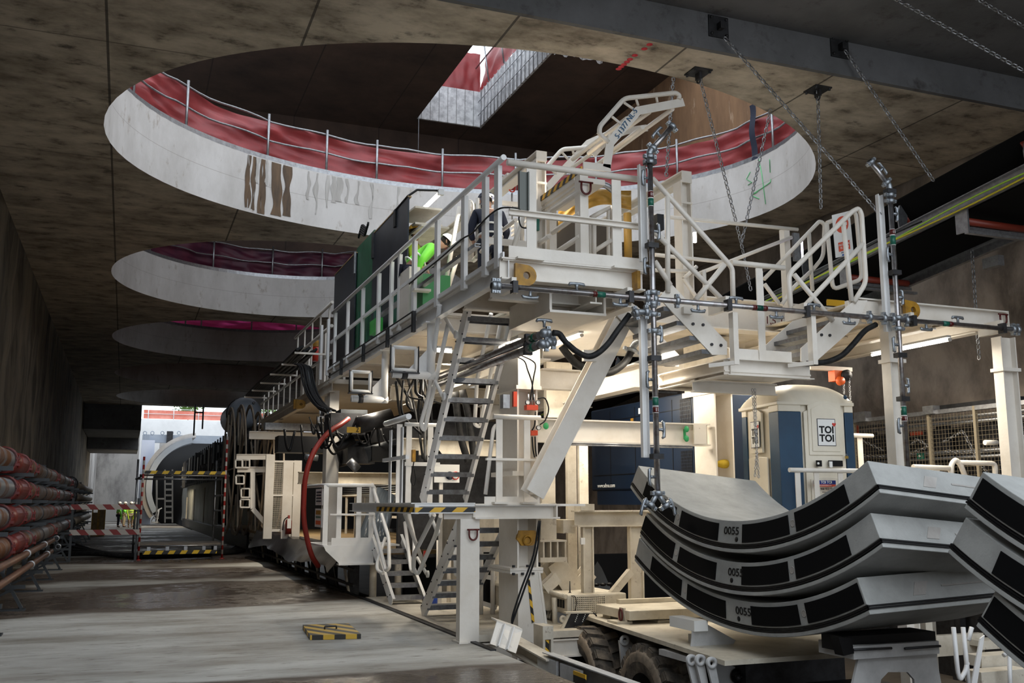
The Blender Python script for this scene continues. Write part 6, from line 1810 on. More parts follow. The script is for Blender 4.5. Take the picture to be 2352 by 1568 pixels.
BM('mid_rail', WHITE, bD, (x0 + .1, 18.37, bY(800, 1181, 18.4).z), (x1, 18.37, bY(800, 1181, 18.4).z), .06, .03)
for (ya_, yb_, m_, nm) in ((1122, 1160, HELM, 'notice_board'), (1168, 1212, HELM, 'notice_board')):
    p, q = bX(739, ya_, x0 - .02), bX(747, yb_, x0 - .02)
    BX(nm, m_, bD, x0 - .02, 18.5, q.z, x0 - .01, 19.2, p.z)
for (ya_, yb_, m_) in ((1128, 1131, BLUE), (1135, 1138, BLUE), (1142, 1145, BLUE), (1149, 1152, BLUE), (1172, 1182, YEL), (1186, 1190, GREEN), (1196, 1206, ORANGE)):
    p, q = bX(739, ya_, x0 - .024), bX(747, yb_, x0 - .024); BX('notice_print', m_, bD, x0 - .026, 18.62, q.z, x0 - .02, 19.1, p.z)
TB('leg', CREAM2, bD, [(bY(857, 1320, 18.6).x, 18.6, zf - .35), (bY(857, 1320, 18.6).x, 18.6, -.4)], .07, 12)
TB('leg', CREAM2, bD, [(bY(914, 1320, 19.5).x, 19.5, zf - .35), (bY(914, 1320, 19.5).x, 19.5, -.4)], .07, 12)
pwb = T('plastic_wrapped_pipes', 'bundle of pipes wrapped in shiny clear plastic on the deck behind the balcony', 'pipes', bY(860, 1235, 20))
for k in range(6):
    TB('pipe', mat('plastic_wrap', (.12, .14, .16), .15) if k == 0 else bpy.data.materials['plastic_wrap'], pwb, [bY(832 + k * 9, 1240, 19.6), bY(872 + k * 5, 1128 + k * 3, 21)], .11, 10)

# ---- rear deck with cage, draped edge
rd = T('rear_deck', 'long dusty yellow lit deck of the rear gantry above the draped edge', 'deck', (5.5, 26, .6))
BX('deck', WOOD, rd, 4.15, 19.5, .74, 8.2, 44, .82)
BX('edge', CREAM2, rd, 4.15, 19.5, .6, 4.2, 36, .74)
for k in range(9):
    y = 20.5 + k * 2.2; BX('leg', DSTEEL, rd, 4.4, y, -.4, 4.6, y + .2, .74)
mb = MB()
def drape(u, v):
    y = 19.7 + u * 14
    n = NZ.noise(V((y * .9, v * 1.5, 2)))
    return V((4.12 - .25 * v - .10 * n * v - .04 * math.sin(y * 1.4) * v, y, .86 - .06 * n - v * (.42 + .08 * math.sin(y * .8))))
mb.grid(drape, 70, 8)
mb.grid(lambda u, v: V((4.12 + .5 * v, 19.7 + u * 14, .86 - .08 * NZ.noise(V(((19.7 + u * 14) * .9, 0, 2))) * (1 - v) - .02 * v)), 70, 3)
O('rubber_sheet', mb, mat('glossy_black_sheet', (.02, .018, .02), .28, bump=.3, bscale=5), label='glossy black sheet draped over the edge of the rear deck', cat='sheet', loc=(4.1, 26, .3))
lt = T('lattice_frame', 'dark lattice frame with glints under the draped rear deck edge', 'frame', (4.4, 26, -.3))
for k in range(16):
    y = 19.8 + k * 1.1
    BM('bar', (DSTEEL, CREAM2)[k % 3 == 0], lt, (4.32, y, -.4), (4.30, y + .9, .6), .04, .07)
for z in (-.2, .15, .45): BM('chord', DSTEEL, lt, (4.3, 19.6, z), (4.3, 37, z), .05, .05)
# machine-room fence, cage, door
cg = T('mesh_cage', 'cream framed wire mesh cage with a door on the rear deck', 'cage', bY(630, 1230, 27))
YC = 27.0
for (xa, xb, ya, yb_) in ((612, 624, 1043, 1232), (676, 688, 1057, 1228), (652, 668, 1057, 1228)):
    a, b = bY(xa, ya, YC), bY(xb, yb_, YC); BX('frame_post', CREAM, cg, a.x, YC, .82, b.x, YC + .15, a.z)
for (ya, yb_) in ((1057, 1062), (1135, 1139), (1215, 1220)):
    a, b = bY(622, ya, YC), bY(688, yb_, YC); BX('frame_bar', CREAM, cg, a.x, YC, b.z, b.x, YC + .1, a.z)
mb = MB(); a, b = bY(624, 1062, YC), bY(652, 1216, YC)
for k in range(15): x = a.x + (b.x - a.x) * k / 14; mb.box(x - .003, YC + .04, b.z, x + .003, YC + .045, a.z)
for k in range(36): z = b.z + (a.z - b.z) * k / 35; mb.box(a.x, YC + .04, z - .003, b.x, YC + .045, z + .003)
O('mesh_panel', mb, CREAM2, cg)
mb = MB(); a, b = bY(668, 1060, YC), bY(677, 1216, YC)
for k in range(5): x = a.x + (b.x - a.x) * k / 4; mb.box(x - .003, YC + .04, b.z, x + .003, YC + .045, a.z)
for k in range(36): z = b.z + (a.z - b.z) * k / 35; mb.box(a.x, YC + .04, z - .003, b.x, YC + .045, z + .003)
O('mesh_panel', mb, CREAM2, cg)
ex = T('fire_extinguisher', 'small red fire extinguisher hanging low on the mesh cage', 'fire extinguisher', bY(661, 1226, 26.8))
c = bY(662, 1226, 26.8); h_ = bY(662, 1190, 26.8).z - c.z
mb = MB(); mb.lathe(c, (0, 0, 1), [(0, 0), (0, .085), (h_ * .85, .085), (h_, .03), (h_ + .08, .03), (h_ + .08, 0)], 14); O('cylinder', mb, mat('dull_red_paint', (.25, .03, .02), .4), ex)
BX('label', HELM, ex, c.x - .05, 26.70, c.z + .15, c.x + .05, 26.72, c.z + .4)
TB('hose', BLACK, ex, catmull([c + V((0, 0, h_ + .05)), c + V((-.12, -.02, h_ - .05)), c + V((-.15, 0, .1))], 4), .015, 6, 0)
gf = T('roller_guard', 'cream steel guard frame with short roller hoops beside the mesh cage and cable reels', 'frame', bY(600, 1150, 28))
YG = 27.6
for (a, b) in (((543, 1049), (622, 1049)), ((545, 1078), (618, 1078)), ((580, 1082), (580, 1168)), ((580, 1168), (612, 1205)), ((617, 1046), (617, 1232))):
    p, q = bY(*a, YG), bY(*b, YG); mb = MB(); mb.hbeam(p, q, .12, .15, up=V((0, 1, 0)) if a[0] == b[0] or a[0] == 580 else UP); O('member', mb, CREAM, gf)
for (x0_, y0_, x1_, y1_) in ((541, 1056, 556, 1074), (557, 1056, 573, 1074), (542, 1092, 560, 1111), (554, 1122, 573, 1142), (552, 1147, 573, 1165)):
    TB('roller_hoop', CREAM, gf, [bY(x, y, YG - .1) for x, y in ((x0_, y0_), (x1_, y0_), (x1_, y1_), (x0_, y1_), (x0_, y0_ + 1))], .025, 6, .02)
ml = T('machine_post', 'wide cream post on the rear deck behind the balcony', 'post', bY(765, 1240, 21.5))
a, b = bY(748, 1100, 21.5), bY(777, 1100, 21.5)
BX('post', CREAM, ml, a.x, 21.5, .82, b.x, 21.9, 3.4)
BX('post_head', CREAM, ml, a.x + .05, 21.55, 3.3, b.x - .02, 21.85, 4.2)
HB('cross_beam', CREAM2, None, bY(685, 1097, 25), V((bY(925, 1097, 25).x, 25, bY(685, 1097, 25).z)), .2, .30, label='dirty cream cross beam behind the wide post on the rear deck', cat='beam')
HB('under_beam', CREAM, None, bY(572, 999, 28.5), V((bY(775, 1003, 28.5).x, 28.5, bY(572, 999, 28.5).z)), .2, .22, label='pale cream beam with rusty top edge above the mesh cage', cat='beam')
mb = MB(); a, b = bY(610, 970, 28.8), bY(760, 990, 28.8); mb.box(a.x, 28.8, b.z, b.x, 29.2, a.z); O('trough', mb, STEEL, label='grey steel trough resting above the pale cream beam', cat='trough')
mr = T('inner_deck_railing', 'row of cream posts with rail behind the red hose on the rear deck', 'railing', bY(650, 1215, 30))
XI = 6.4
for k in range(9):
    y = 21.5 + k * 1.3; BX('post', CREAM2, mr, XI, y, .82, XI + .05, y + .1, 1.95)
TB('rail', CREAM2, mr, [(XI, 21, 1.97), (XI, 33, 1.97)], .035, 8); BM('rail', CREAM2, mr, (XI, 21, 1.4), (XI, 33, 1.4), .03, .06)
for k in range(7):
    p = bY(880 + k * 13, 1120, 19.9); BX('post', CREAM2, mr, p.x, 22.5, .82, p.x + .1, 22.55, 1.9)
BM('rail', CREAM2, mr, (bY(830, 1110, 22.5).x, 22.5, 1.92), (bY(975, 1110, 22.5).x, 22.5, 1.92), .04, .06)
for k in range(5): TB('pipe', STEEL, mr, [(6.6, 20, 2.05 + k * .06), (6.6, 34, 2.05 + k * .06)], .02, 6)
# dark machinery and hoses between the decks
dm = T('hydraulic_machinery', 'dark oily machinery with hoses hanging under the walkway behind the red hose', 'machinery', bY(850, 1050, 21))
random.seed(5)
for k in range(16):
    c = bY(R(790, 905), R(955, 1050), R(19.5, 22.5)); s = R(.12, .38)
    mb = MB()
    if k % 3: mb.box(c.x - s, c.y - s, c.z - s * .6, c.x + s, c.y + s, c.z + s * .6)
    else: mb.tube(c - V((s, 0, .1)), c + V((s, 0, .1)), s * .5, 12)
    O('housing', mb, (DSTEEL, BLACK, DSTEEL, RACK)[k % 4], dm)
for k in range(34):
    x_ = R(650, 925); Y_ = R(18.5, 22.5); w_ = R(12, 60)
    a = bY(x_, R(955, 1000), Y_); b = bY(x_ + w_, R(955, 1030), Y_ + R(-.3, .3)); dp = R(.15, .55)
    p1 = a.lerp(b, .25) - V((0, 0, dp * .8)); p2 = a.lerp(b, .6) - V((0, 0, dp))
    TB('hose', (BLACK, RUBBER, BLACK, BLACK)[k % 4], dm, catmull([a, p1, p2, b], 6), R(.012, .03), 6, 0)
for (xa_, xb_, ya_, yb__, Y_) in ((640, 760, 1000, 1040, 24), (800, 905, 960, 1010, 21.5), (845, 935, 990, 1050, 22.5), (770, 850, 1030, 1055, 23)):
    a, b = bY(xa_, ya_, Y_), bY(xb_, yb__, Y_); BX('dark_backing_block', BLACK, dm, a.x, Y_, b.z, b.x, Y_ + .6, a.z)  # black boxes added as a dark mass behind the hoses

TB('shiny_cylinder', STEEL, dm, [bY(797 + 5, 1058, 20), bY(822, 1078, 20)], .09, 14)
TB('shiny_cylinder', STEEL, dm, [bY(700, 1048, 20), bY(730, 1052, 20)], .06, 12)
BX('yellow_plate', mat('yellow_number_plate', (.55, .33, .02), .5), dm, bY(797, 988, 18.9).x, 18.9, bY(797, 993, 18.9).z, bY(828, 988, 18.9).x, 18.92, bY(797, 980, 18.9).z)
text('plate_number', '2', .14, bY(821, 986.5, 18.88), (1, 0, 0), (0, 0, 1), BLACK, dm)
mh = T('hanging_hoses', 'loose black hoses hanging behind the steep stair', 'hoses', bY(960, 900, 16))
for k in range(14):
    x = R(905, 985); a = bY(x, R(860, 885), 16.5 + R(-1, 1)); b = bY(x + R(-10, 60), R(900, 1090), 16.5 + R(-1, 1))
    TB('hose', (BLACK, RUBBER)[k % 2], mh, catmull([a, (a + b) / 2 + V((R(-.25, .1), 0, -.1)), b], 7), R(.014, .03), 7, 0)
for (pts) in (((1045, 900), (1052, 960), (1060, 1010), (1075, 1060)), ((1062, 895), (1075, 950), (1082, 1000), (1090, 1060))):
    TB('thick_hose', RUBBER, mh, catmull([bY(x, y, 15.9) for x, y in pts], 5), .06, 10, 0)
HB('back_beam', CREAM2, None, (4.5, 17.2, 2.75), (7.2, 17.2, 2.75), .2, .3, label='cream beam crossing behind the steep stair at mid height', cat='beam')
nb = T('notice_panel', 'white notice panel with blue and red round symbols behind the steep stair', 'sign', bY(1030, 1090, 15.8))
a, b = bY(998, 1066, 15.8), bY(1055, 1108, 15.8)
BX('panel', HELM, nb, a.x, 15.8, b.z, b.x, 15.82, a.z)
BX('stand', CREAM, nb, a.x + .1, 15.83, .03, a.x + .16, 15.87, a.z)
for (x, m_) in ((1033, BLUE), (1046, RED)):
    c = bY(x, 1092, 15.78); mb = MB(); mb.lathe(c, (0, -1, 0), [(0, .07), (.006, .07), (.006, 0)], 18); O('symbol', mb, m_, nb)
    if m_ is RED:
        mb = MB(); mb.lathe(c - V((0, .006, 0)), (0, -1, 0), [(0, .052), (.003, .052), (.003, 0)], 18); O('symbol_centre', mb, HELM, nb)
BX('dark_backdrop', DSTEEL, None, 5.0, 19.0, .85, 7.4, 19.1, 3.4, label='added dark backdrop panel darkening the gantry behind the steep stair', cat='panel')  # added backing that makes the space behind the stair look dark
BX('dark_backdrop', BLACK, None, 4.6, 36.2, .82, 9.5, 36.4, 4.3, label='added black backdrop blocking the bright shaft at the far end of the rear deck', cat='panel')  # added to block the bright far shaft seen through the deck
# interior light surfaces: posts and panels left of the column
for k, (xp, w_, y0_, y1_, Y, lab) in enumerate(((1285, 60, 830, 960, 15.4, 'cream bulkhead panel with frames behind the diagonal brace'), (960, 30, 1075, 1235, 19.0, 'cream equipment bulkhead left of the steep stair'))):
    a, b = bY(xp - w_ / 2, y0_, Y), bY(xp + w_ / 2, y1_, Y)
    BX('bulkhead', CREAM2, None, a.x, Y, b.z, b.x, Y + .12, a.z, label=lab, cat='panel')
ch = bY(1115, 1070, 16); 
# red hose in the foreground of the rear deck
rh = T('red_hose', 'long red hose arching from the machinery down past the draped deck edge', 'hose', bY(725, 1290, 19))
TB('hose', HOSE_RED, rh, catmull([bY(x, y, Y) for x, y, Y in ((800, 962, 19.5), (782, 975, 19.2), (758, 990, 19), (735, 1015, 18.8), (715, 1050, 18.7), (702, 1095, 18.7), (698, 1140, 18.8), (698, 1190, 18.9), (705, 1235, 19), (716, 1275, 19.1), (731, 1300, 19.3))], 7), .05, 12, 0)

# ---- cable reels and vessel
def reel(y, x, r, zc, lab, spokes=True, r2=.85):
    t = T('cable_reel', lab, 'cable reel', (x, y, zc - r), 'cable reels behind the cage')
    n = 48
    for sx in (0, .30):
        mb = MB()
        vs = []
        for k in range(n):
            a = 2 * PI * k / n
            for (rr, dx) in ((r, 0), (r, .05), (r - .12, .05), (r - .12, 0)):
                vs.append((x + sx + dx, y + rr * math.cos(a), zc + rr * math.sin(a)))
        mb.add(vs, [(4 * k + j, 4 * k + (j + 1) % 4, 4 * ((k + 1) % n) + (j + 1) % 4, 4 * ((k + 1) % n) + j) for k in range(n) for j in range(4)], False)
        O('rim', mb, VIS, t)
    for k in range(10):
        a = 2 * PI * k / 10
        mb = MB(); mb.beam((x + .02, y, zc), (x + .02, y + (r - .1) * math.cos(a), zc + (r - .1) * math.sin(a)), .04, .06, up=V((1, 0, 0))); O('spoke', mb, VIS, t)
    mb = MB(); mb.lathe((x + .05, y, zc), (1, 0, 0), [(0, 0), (0, r * .55), (.25, r * .55), (.25, 0)], 30); O('drum', mb, BLACK, t)
for k, (y, x) in enumerate(((38.2, 3.5), (37.0, 3.75), (35.2, 4.15), (33.6, 4.3))):
    reel(y, x, (2.35, 2.35, 2.2, 1.9)[k], 2.95 if k < 2 else 2.7, 'tall brown cable reel with spokes, ' + ('farthest', 'second farthest', 'second nearest', 'nearest')[k] + ' of the row behind the cage')
ve = T('pressure_vessel', 'round grey tank with domed end above the cable reels', 'tank', bY(562, 945, 40))
c = bY(563, 948, 39)
mb = MB(); rr = .62
mb.lathe(c, (0, 1, 0), [(-.45, .001), (-.42, rr * .35), (-.32, rr * .7), (-.15, rr * .93), (.05, rr), (3.5, rr), (3.5, 0)], 26); O('tank', mb, GREY, ve)
mb = MB(); mb.lathe(c + V((0, .5, 0)), (0, 1, 0), [(0, rr + .01), (0, rr + .04), (.12, rr + .04), (.12, rr + .01)], 26); O('strap', mb, BLACK, ve)
mb = MB(); mb.lathe(c + V((.25, -.35, .35)), (.3, -1, .3), [(0, .05), (.08, .05), (.08, 0)], 10); O('nozzle', mb, STEEL, ve)
BX('saddle', DSTEEL, ve, c.x - .4, 39.5, c.z - 1.4, c.x + .4, 41, c.z - .5)
# ---- dark rear gantry beyond the scaffold
rgx = T('rear_machine', 'long dark machine gantry with stacked trays and pale cloth wall running to the far shaft', 'machine', (4.6, 55, 0))
zt_ = 4.6
for k in range(5):
    BX('tray', (DSTEEL, RACK)[k % 2], rgx, 4.15 + .05 * k, 39, 3.0 + k * .42, 4.75 + .05 * k, 84, 3.08 + k * .42)
random.seed(9)
for k in range(30):
    y = 39 + k * 1.45
    BX('hanger', DSTEEL, rgx, 4.1, y, 2.9, 4.16, y + .12, 4.85)
    if k % 2: BX('box', (BLACK, DSTEEL, CREAM2)[k % 3], rgx, 4.1, y + .4, R(3.1, 4.3), 4.5, y + 1.0, R(4.5, 5.0))
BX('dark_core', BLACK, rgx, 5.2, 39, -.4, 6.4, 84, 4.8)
CLW = mat('pale_cloth_wall', (.42, .42, .38), .7, col2=(.25, .25, .22), scale=1.2)
mb = MB(); ya, yb = bX(505, 1100, 4.7).y, bX(415, 1100, 4.7).y
mb.grid(lambda u, v: V((4.7 + .08 * NZ.noise(V((u * 8, v * 2, 0))), ya + (yb - ya) * u, .3 + 2.7 * v)), 40, 8)
O('cloth_wall', mb, CLW, rgx)
for xp in (412, 430, 447, 470, 492):
    y = bX(xp, 1150, 4.6).y; BX('pale_post', CREAM2, rgx, 4.55, y, -.02, 4.62, y + .15, 2.2 + .5 * (xp > 440))
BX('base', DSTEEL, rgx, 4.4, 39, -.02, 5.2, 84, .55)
le = T('lit_ladder_frame', 'cream lit ladder and frame inside the tunnel opening at the far end', 'ladder', bY(385, 1180, 75))
for (x0_, x1_) in ((379, 396),):
    for k in range(9):
        y = 1085 + k * 13; BM('rung', CREAM, le, bY(x0_, y, 75), bY(x1_, y, 75), .1, .14)
    for x in (x0_, x1_): BM('rail', CREAM, le, bY(x, 1078, 75), bY(x, 1200, 75), .1, .1)
for (a, b) in (((360, 1100), (360, 1190)), ((360, 1100), (378, 1100)), ((360, 1145), (378, 1145))):
    BM('frame', CREAM, le, bY(*a, 76), bY(*b, 76), .12, .12)
lamp(tuple(bY(372, 1085, 77)), (1, 1), 250, (1, .85, .6), (PI / 2 - .6, 0, 0))
# ================================================================ stacks of curved lining segments
AX = V((1, 0, -.10)).normalized()       # axis of the segments
XSG = 6.15
def ray(x, y): return FW + RT * ((x - CX) / F) + UU * ((CY - y) / F)
def at_t(x, y, t): return V((0, 0, EYE)) + ray(x, y) * t
def on_plane(x, y, p0, n_):
    d = ray(x, y); o = V((0, 0, EYE)); return o + d * ((p0 - o).dot(n_) / d.dot(n_))
SIDEW = 1.8
def segment(Lp, Rp, sag, pads, holes, num, lab, grp, th=.335, width=SIDEW, axis=AX, dot=None):
    ch = Rp - Lp; c = ch.length; u = ch.normalized()
    a = (axis - u * axis.dot(u)).normalized()
    v = u.cross(a).normalized()
    if v.z < 0: v = -v
    Rr = c * c / 8 / sag + sag / 2
    cen = (Lp + Rp) / 2 + v * (Rr - sag)
    half = math.asin(c / 2 / Rr)
    def P(f, d, w):
        """f 0..1 along the arc, d depth inwards from the outer skin, w along the axis"""
        t = -half + 2 * half * f
        return cen + (u * math.sin(t) - v * math.cos(t)) * (Rr - d) + a * w
    t = T('tunnel_segment', lab, 'tunnel segment', P(.5, 0, width / 2), grp)
    n = 40
    # section outline at every station: outer edge, gasket groove, inner edge
    prof = [(0, 0), (0, width), (.038, width), (.045, width - .025), (.082, width - .025), (.09, width), (th, width), (th, 0), (.09, 0), (.082, .022), (.045, .022), (.038, 0)]
    vs = [P(k / n, d, w) for k in range(n + 1) for d, w in prof]
    m = len(prof)
    fs = [(k * m + j, k * m + (j + 1) % m, (k + 1) * m + (j + 1) % m, (k + 1) * m + j) for k in range(n) for j in range(m)]
    fs += [tuple(range(m))[::-1], tuple(n * m + j for j in range(m))]
    mb = MB(); mb.add(vs, fs); O('concrete_body', mb, SEGC, t, bevel=.006)
    # gasket all round
    for (w0, w1) in ((-.004, .02), (width - .02, width + .004)):
        mb = MB()
        for (d0, d1) in ((.047, .061), (.066, .080)):
            vs = [P(k / n, d, w) for k in range(n + 1) for d, w in ((d0, w0), (d1, w0), (d1, w1), (d0, w1))]
            mb.add(vs, [(4 * k + j, 4 * k + (j + 1) % 4, 4 * k + 4 + (j + 1) % 4, 4 * k + 4 + j) for k in range(n) for j in range(4)])
        O('gasket', mb, BLACK, t)
    for f0, s in ((0, -1), (1, 1)):
        tt = P(f0, 0, 0) - P(f0 - s * .01, 0, 0); tt.normalize()
        mb = MB()
        for (d0, d1) in ((.044, .058), (.066, .080)):
            q = [P(f0, d0, 0), P(f0, d1, 0), P(f0, d1, width), P(f0, d0, width)]
            mb.prism(q, tt * .012)
        O('gasket', mb, BLACK, t)
        # pocket, groove and bolt hole on the end face
        mb = MB(); q = [P(f0, .13, width * .30), P(f0, .25, width * .34), P(f0, .25, width * .42), P(f0, .13, width * .38)]
        mb.prism(q, tt * .004); O('bolt_pocket', mb, STG, t)
        mb = MB(); q = [P(f0, .19, width * .50), P(f0, .205, width * .50), P(f0, .205, width * .93), P(f0, .19, width * .93)]
        mb.prism(q, tt * .006); O('guide_groove', mb, STG, t)
    def find_f(xp, d=.2):
        return min(((abs(px(P(k / 400, d, 0))[0] - xp), k / 400) for k in range(401)))[1]
    for (xa, xb) in pads:
        fa, fb = (find_f(xa) if xa > 2 else xa), (find_f(xb) if xb > 2 else xb)
        mb = MB(); kk = 14
        vs = [P(fa + (fb - fa) * k / kk, d, w) for k in range(kk + 1) for d, w in ((.105, -.001), (th - .04, -.001), (th - .04, -.007), (.105, -.007))]
        mb.add(vs, [(4 * k + j, 4 * k + (j + 1) % 4, 4 * k + 4 + (j + 1) % 4, 4 * k + 4 + j) for k in range(kk) for j in range(4)] + [(0, 1, 2, 3), (4 * kk + 3, 4 * kk + 2, 4 * kk + 1, 4 * kk)])
        O('black_pad', mb, PADM, t)
    for xp in holes:
        f = find_f(xp); mb = MB(); mb.lathe(P(f, .20, .002), -a, [(0, .036), (.006, .036), (.006, .028), (-.0, .027)], 16); mb.lathe(P(f, .20, .0), -a, [(.002, .028), (.002, 0)], 16); O('bolt_hole', mb, STG, t)
    if dot:
        f = find_f(dot, .14); mb = MB(); mb.lathe(P(f, .14, 0), -a, [(0, .027), (.004, .027), (.004, 0)], 14); O('black_dot', mb, BLACK, t)
    if num:
        f = find_f(num[0]); tx = (P(f + .01, 0, 0) - P(f - .01, 0, 0)).normalized(); rr = (P(f, .1, 0) - P(f, 0, 0)).normalized()
        text('stencil_number', num[1], .115, P(f, .225, -.006), tx, rr, BLACK, t, ext=.001, sx=1.25, bold=.0015)
    # lifting socket recess on the inner face
    mb = MB()
    f0, f1 = .42, .47
    q = [P(f0, th + .002, width * .72), P(f1, th + .002, width * .72), P(f1 + .01, th + .002, width * .80), P(f0, th + .002, width * .80)]
    mb.prism(q, v * .003); O('socket_recess', mb, DSTEEL, t)
    return t, P

L1 = bX(1447, 1119, XSG); R1 = bX(2022, 1131, XSG)
U1 = (R1 - L1).normalized(); NP = U1.cross(UP).normalized()
def SP(x, y): return on_plane(x, y, L1, NP)
def sagfor(Lp, Rp, bx, by):
    b = SP(bx, by); u = (Rp - Lp).normalized(); m = b - Lp; return (m - u * m.dot(u)).length
GS = 'curved concrete segments on the vehicle'
sagA = sagfor(L1, R1, 1700, 1270)
segment(L1, R1, sagA, ((1482, 1552), (1563, 1650), (1706, 1812), (1827, 1946)), (1558, 1820), (1681, '0055'), 'curved concrete tunnel segment stencilled 0055, topmost of the left stack', GS, dot=1692)
L2, R2 = SP(1469, 1231), SP(2029, 1256)
segment(L2, R2, sagfor(L2, R2, 1745, 1371), ((1475, 1548), (1559, 1645), (1704, 1812), (1828, 1950)), (1553, 1820), (1690, '0055'), 'curved concrete tunnel segment, middle one of the left stack of three', GS, dot=1680, axis=V((1, 0, -.085)))
L3, R3 = SP(1457, 1287), SP(1999, 1411)
t3, P3 = segment(L3, R3, sagfor(L3, R3, 1765, 1474), ((1497, 1566), (1579, 1668), (1727, 1836), (1853, 1978)), (1573, 1846), (1708, '0055'), 'curved concrete tunnel segment, lowest of the left stack, resting on the steel pedestals', GS, dot=1697, axis=V((1, 0, .04)))
# spacer timber blocks between segments
for (Lq, Rq, s_, lab) in ((L2, R2, 0, 'dark wedge spacer between the top and middle segments'), (L3, R3, 0, 'dark wedge spacer between the middle and lowest segments')):
    m = (Lq + Rq) / 2
# right stack
GS2 = 'curved concrete segments at the right edge'
A0 = bX(2214, 1166, XSG)
def SQ(x, y): return on_plane(x, y, A0, NP)
CH = (U1 * 4.4)
for (lx, ly, slope, pads, holes, lab) in ((2214, 1166, -.10, ((2246, 2560),), (), 'curved concrete tunnel segment, topmost of the stack at the right picture edge'),
                                          (2176, 1268, -.12, ((2290, 2600),), (), 'curved concrete tunnel segment with a bare end, middle of the stack at the right edge'),
                                          (2241, 1437, -.10, ((2272, 2620),), (), 'curved concrete tunnel segment, lowest of the stack at the right picture edge')):
    Lp = SQ(lx, ly); Rp = Lp + CH + V((0, 0, -.12))
    segment(Lp, Rp, .60, ((pads[0][0], .42), (.47, .95)), (), None, lab, GS2)

# ================================================================ the segment carrier vehicle
VC = mat('vehicle_cream_paint', (.64, .59, .49), .5, col2=(.42, .37, .29), scale=3, mixlo=.4, mixhi=.75, stain=(.12, .08, .05), sscale=7, slo=.6, shi=.75)
VG = mat('vehicle_grey_paint', (.55, .55, .55), .45, col2=(.38, .38, .38), scale=3, stain=(.1, .09, .08), sscale=8, slo=.64, shi=.75)
TYRE = mat('dusty_tyre_rubber', (.06, .052, .045), .85, col2=(.26, .21, .16), scale=5, mixlo=.42, mixhi=.72, bump=.4, bscale=30)
vh = T('segment_carrier', 'low cream site vehicle with big lugged tyres carrying the curved segments', 'vehicle', (6.6, 11, -1.25))
XW = bY(1345, 1523, 12.6).x
zdk = .17
BX('chassis', DSTEEL, vh, 6.5, 9.6, -.45, 7.85, 14.2, .10)
mb = MB()
mb.prism([V((6.32, 14.2, zdk - .05)), V((8.3, 14.2, zdk - .05)), V((8.3, 8.9, zdk - .05)), V((5.78, 8.9, zdk - .05))], (0, 0, .05)); O('deck_plate', mb, VC, vh)
# hood with grille, left side window grille, pipes guard
hx0, hx1 = bY(1306, 1380, 13.3).x, bY(1439, 1380, 13.3).x
hz1 = bY(1306, 1366, 13.3).z
BX('hood', VC, vh, hx0 - .02, 13.3, zdk, hx1, 14.9, hz1, bevel=.02)
BX('hood_end', VC, vh, hx0 - .5, 13.9, zdk, hx0, 15.4, hz1 + .02)
mb = MB(); a, b = bY(1314, 1367, 13.29), bY(1389, 1404, 13.29); mb.box(a.x, 13.285, b.z, b.x, 13.298, a.z - .02); O('grille_opening', mb, BLACK, vh)
mb = MB()
for k in range(17): x = a.x + (b.x - a.x) * k / 16; mb.box(x - .006, 13.27, b.z, x + .006, 13.285, a.z - .02)
for k in range(9): z = b.z + (a.z - .02 - b.z) * k / 8; mb.box(a.x, 13.27, z - .006, b.x, 13.285, z + .006)
O('grille_bars', mb, VC, vh)
mb = MB(); 
for k in range(5): y = 13.4 + k * .09; mb.box(hx0 - .032, y, zdk + .08, hx0 - .022, y + .05, hz1 - .08)
O('side_louvre', mb, BLACK, vh)
for k in range(4): TB('guard_bar', VC, vh, [bY(1246 + 5 * k, 1420, 14.0), bY(1248 + 10 * k, 1375, 14.2), bY(1262 + 11 * k, 1358, 14.4)], .02, 6, .05)
TB('corner_post', VC, vh, [bY(1275, 1440, 13.5), bY(1273, 1372, 13.5)], .04, 8)
TB('top_bar', VC, vh, [bY(1240, 1353, 13.9), bY(1268, 1360, 13.6), bY(1300, 1370, 13.3)], .035, 8)
mb = MB()
for k in range(12): p = bY(1240, 1349, 14.6); mb.ell(V((p.x + k * .12, 14.8, p.z)), .06, .05, .03, 8, 5)
O('black_lumpy_strip', mb, BLACK, vh)
an = bY(1309, 1366, 13.6); mb = MB(); mb.lathe(an, (0, 0, 1), [(0, .06), (.02, .05), (.04, .012), (.2, .006), (.2, 0)], 10); O('antenna', mb, BLACK, vh)
TB('antenna_cable', BLACK, vh, catmull([bY(x, y, 13.24) for x, y in ((1312, 1368), (1321, 1370), (1324, 1385), (1321, 1402))], 4), .006, 5, 0)
mb = MB(); mb.prism([bY(x, y, 12.95) for x, y in ((1306, 1407), (1356, 1407), (1325, 1450), (1270, 1500), (1270, 1490))], (0, .02, 0)); O('mudguard', mb, DSTEEL, vh)
mb = MB(); mb.prism([bY(x, y, 12.94) for x, y in ((1306, 1407), (1312, 1407), (1275, 1488), (1268, 1490))], (0, .04, 0)); mb.prism([bY(x, y, 12.93) for x, y in ((1300, 1405), (1362, 1405), (1362, 1408), (1300, 1409))], (0, .1, 0)); O('mudguard_edge', mb, VC, vh)
TB('mudguard_stay', DSTEEL, vh, [bY(1362, 1407, 12.95), bY(1368, 1410, 12.95), bY(1378, 1436, 12.95)], .012, 6, .02)
mb = MB()
for k in range(5):
    for s in (0, 1): mb.lathe(bY(1327 - 1.5 * k + 17 * s, 1411 + 4 * k, 12.94), (0, -1, 0), [(0, .008), (.003, .008), (.003, 0)], 6)
O('light_holes', mb, HELM, vh)
mb = MB(); c = bY(1292, 1421, 13.0); mb.lathe(c, (0, -1, 0), [(0, 0), (0, .05), (.03, .05), (.03, .02), (.0, .02)], 16); O('tow_eye', mb, VC, vh)
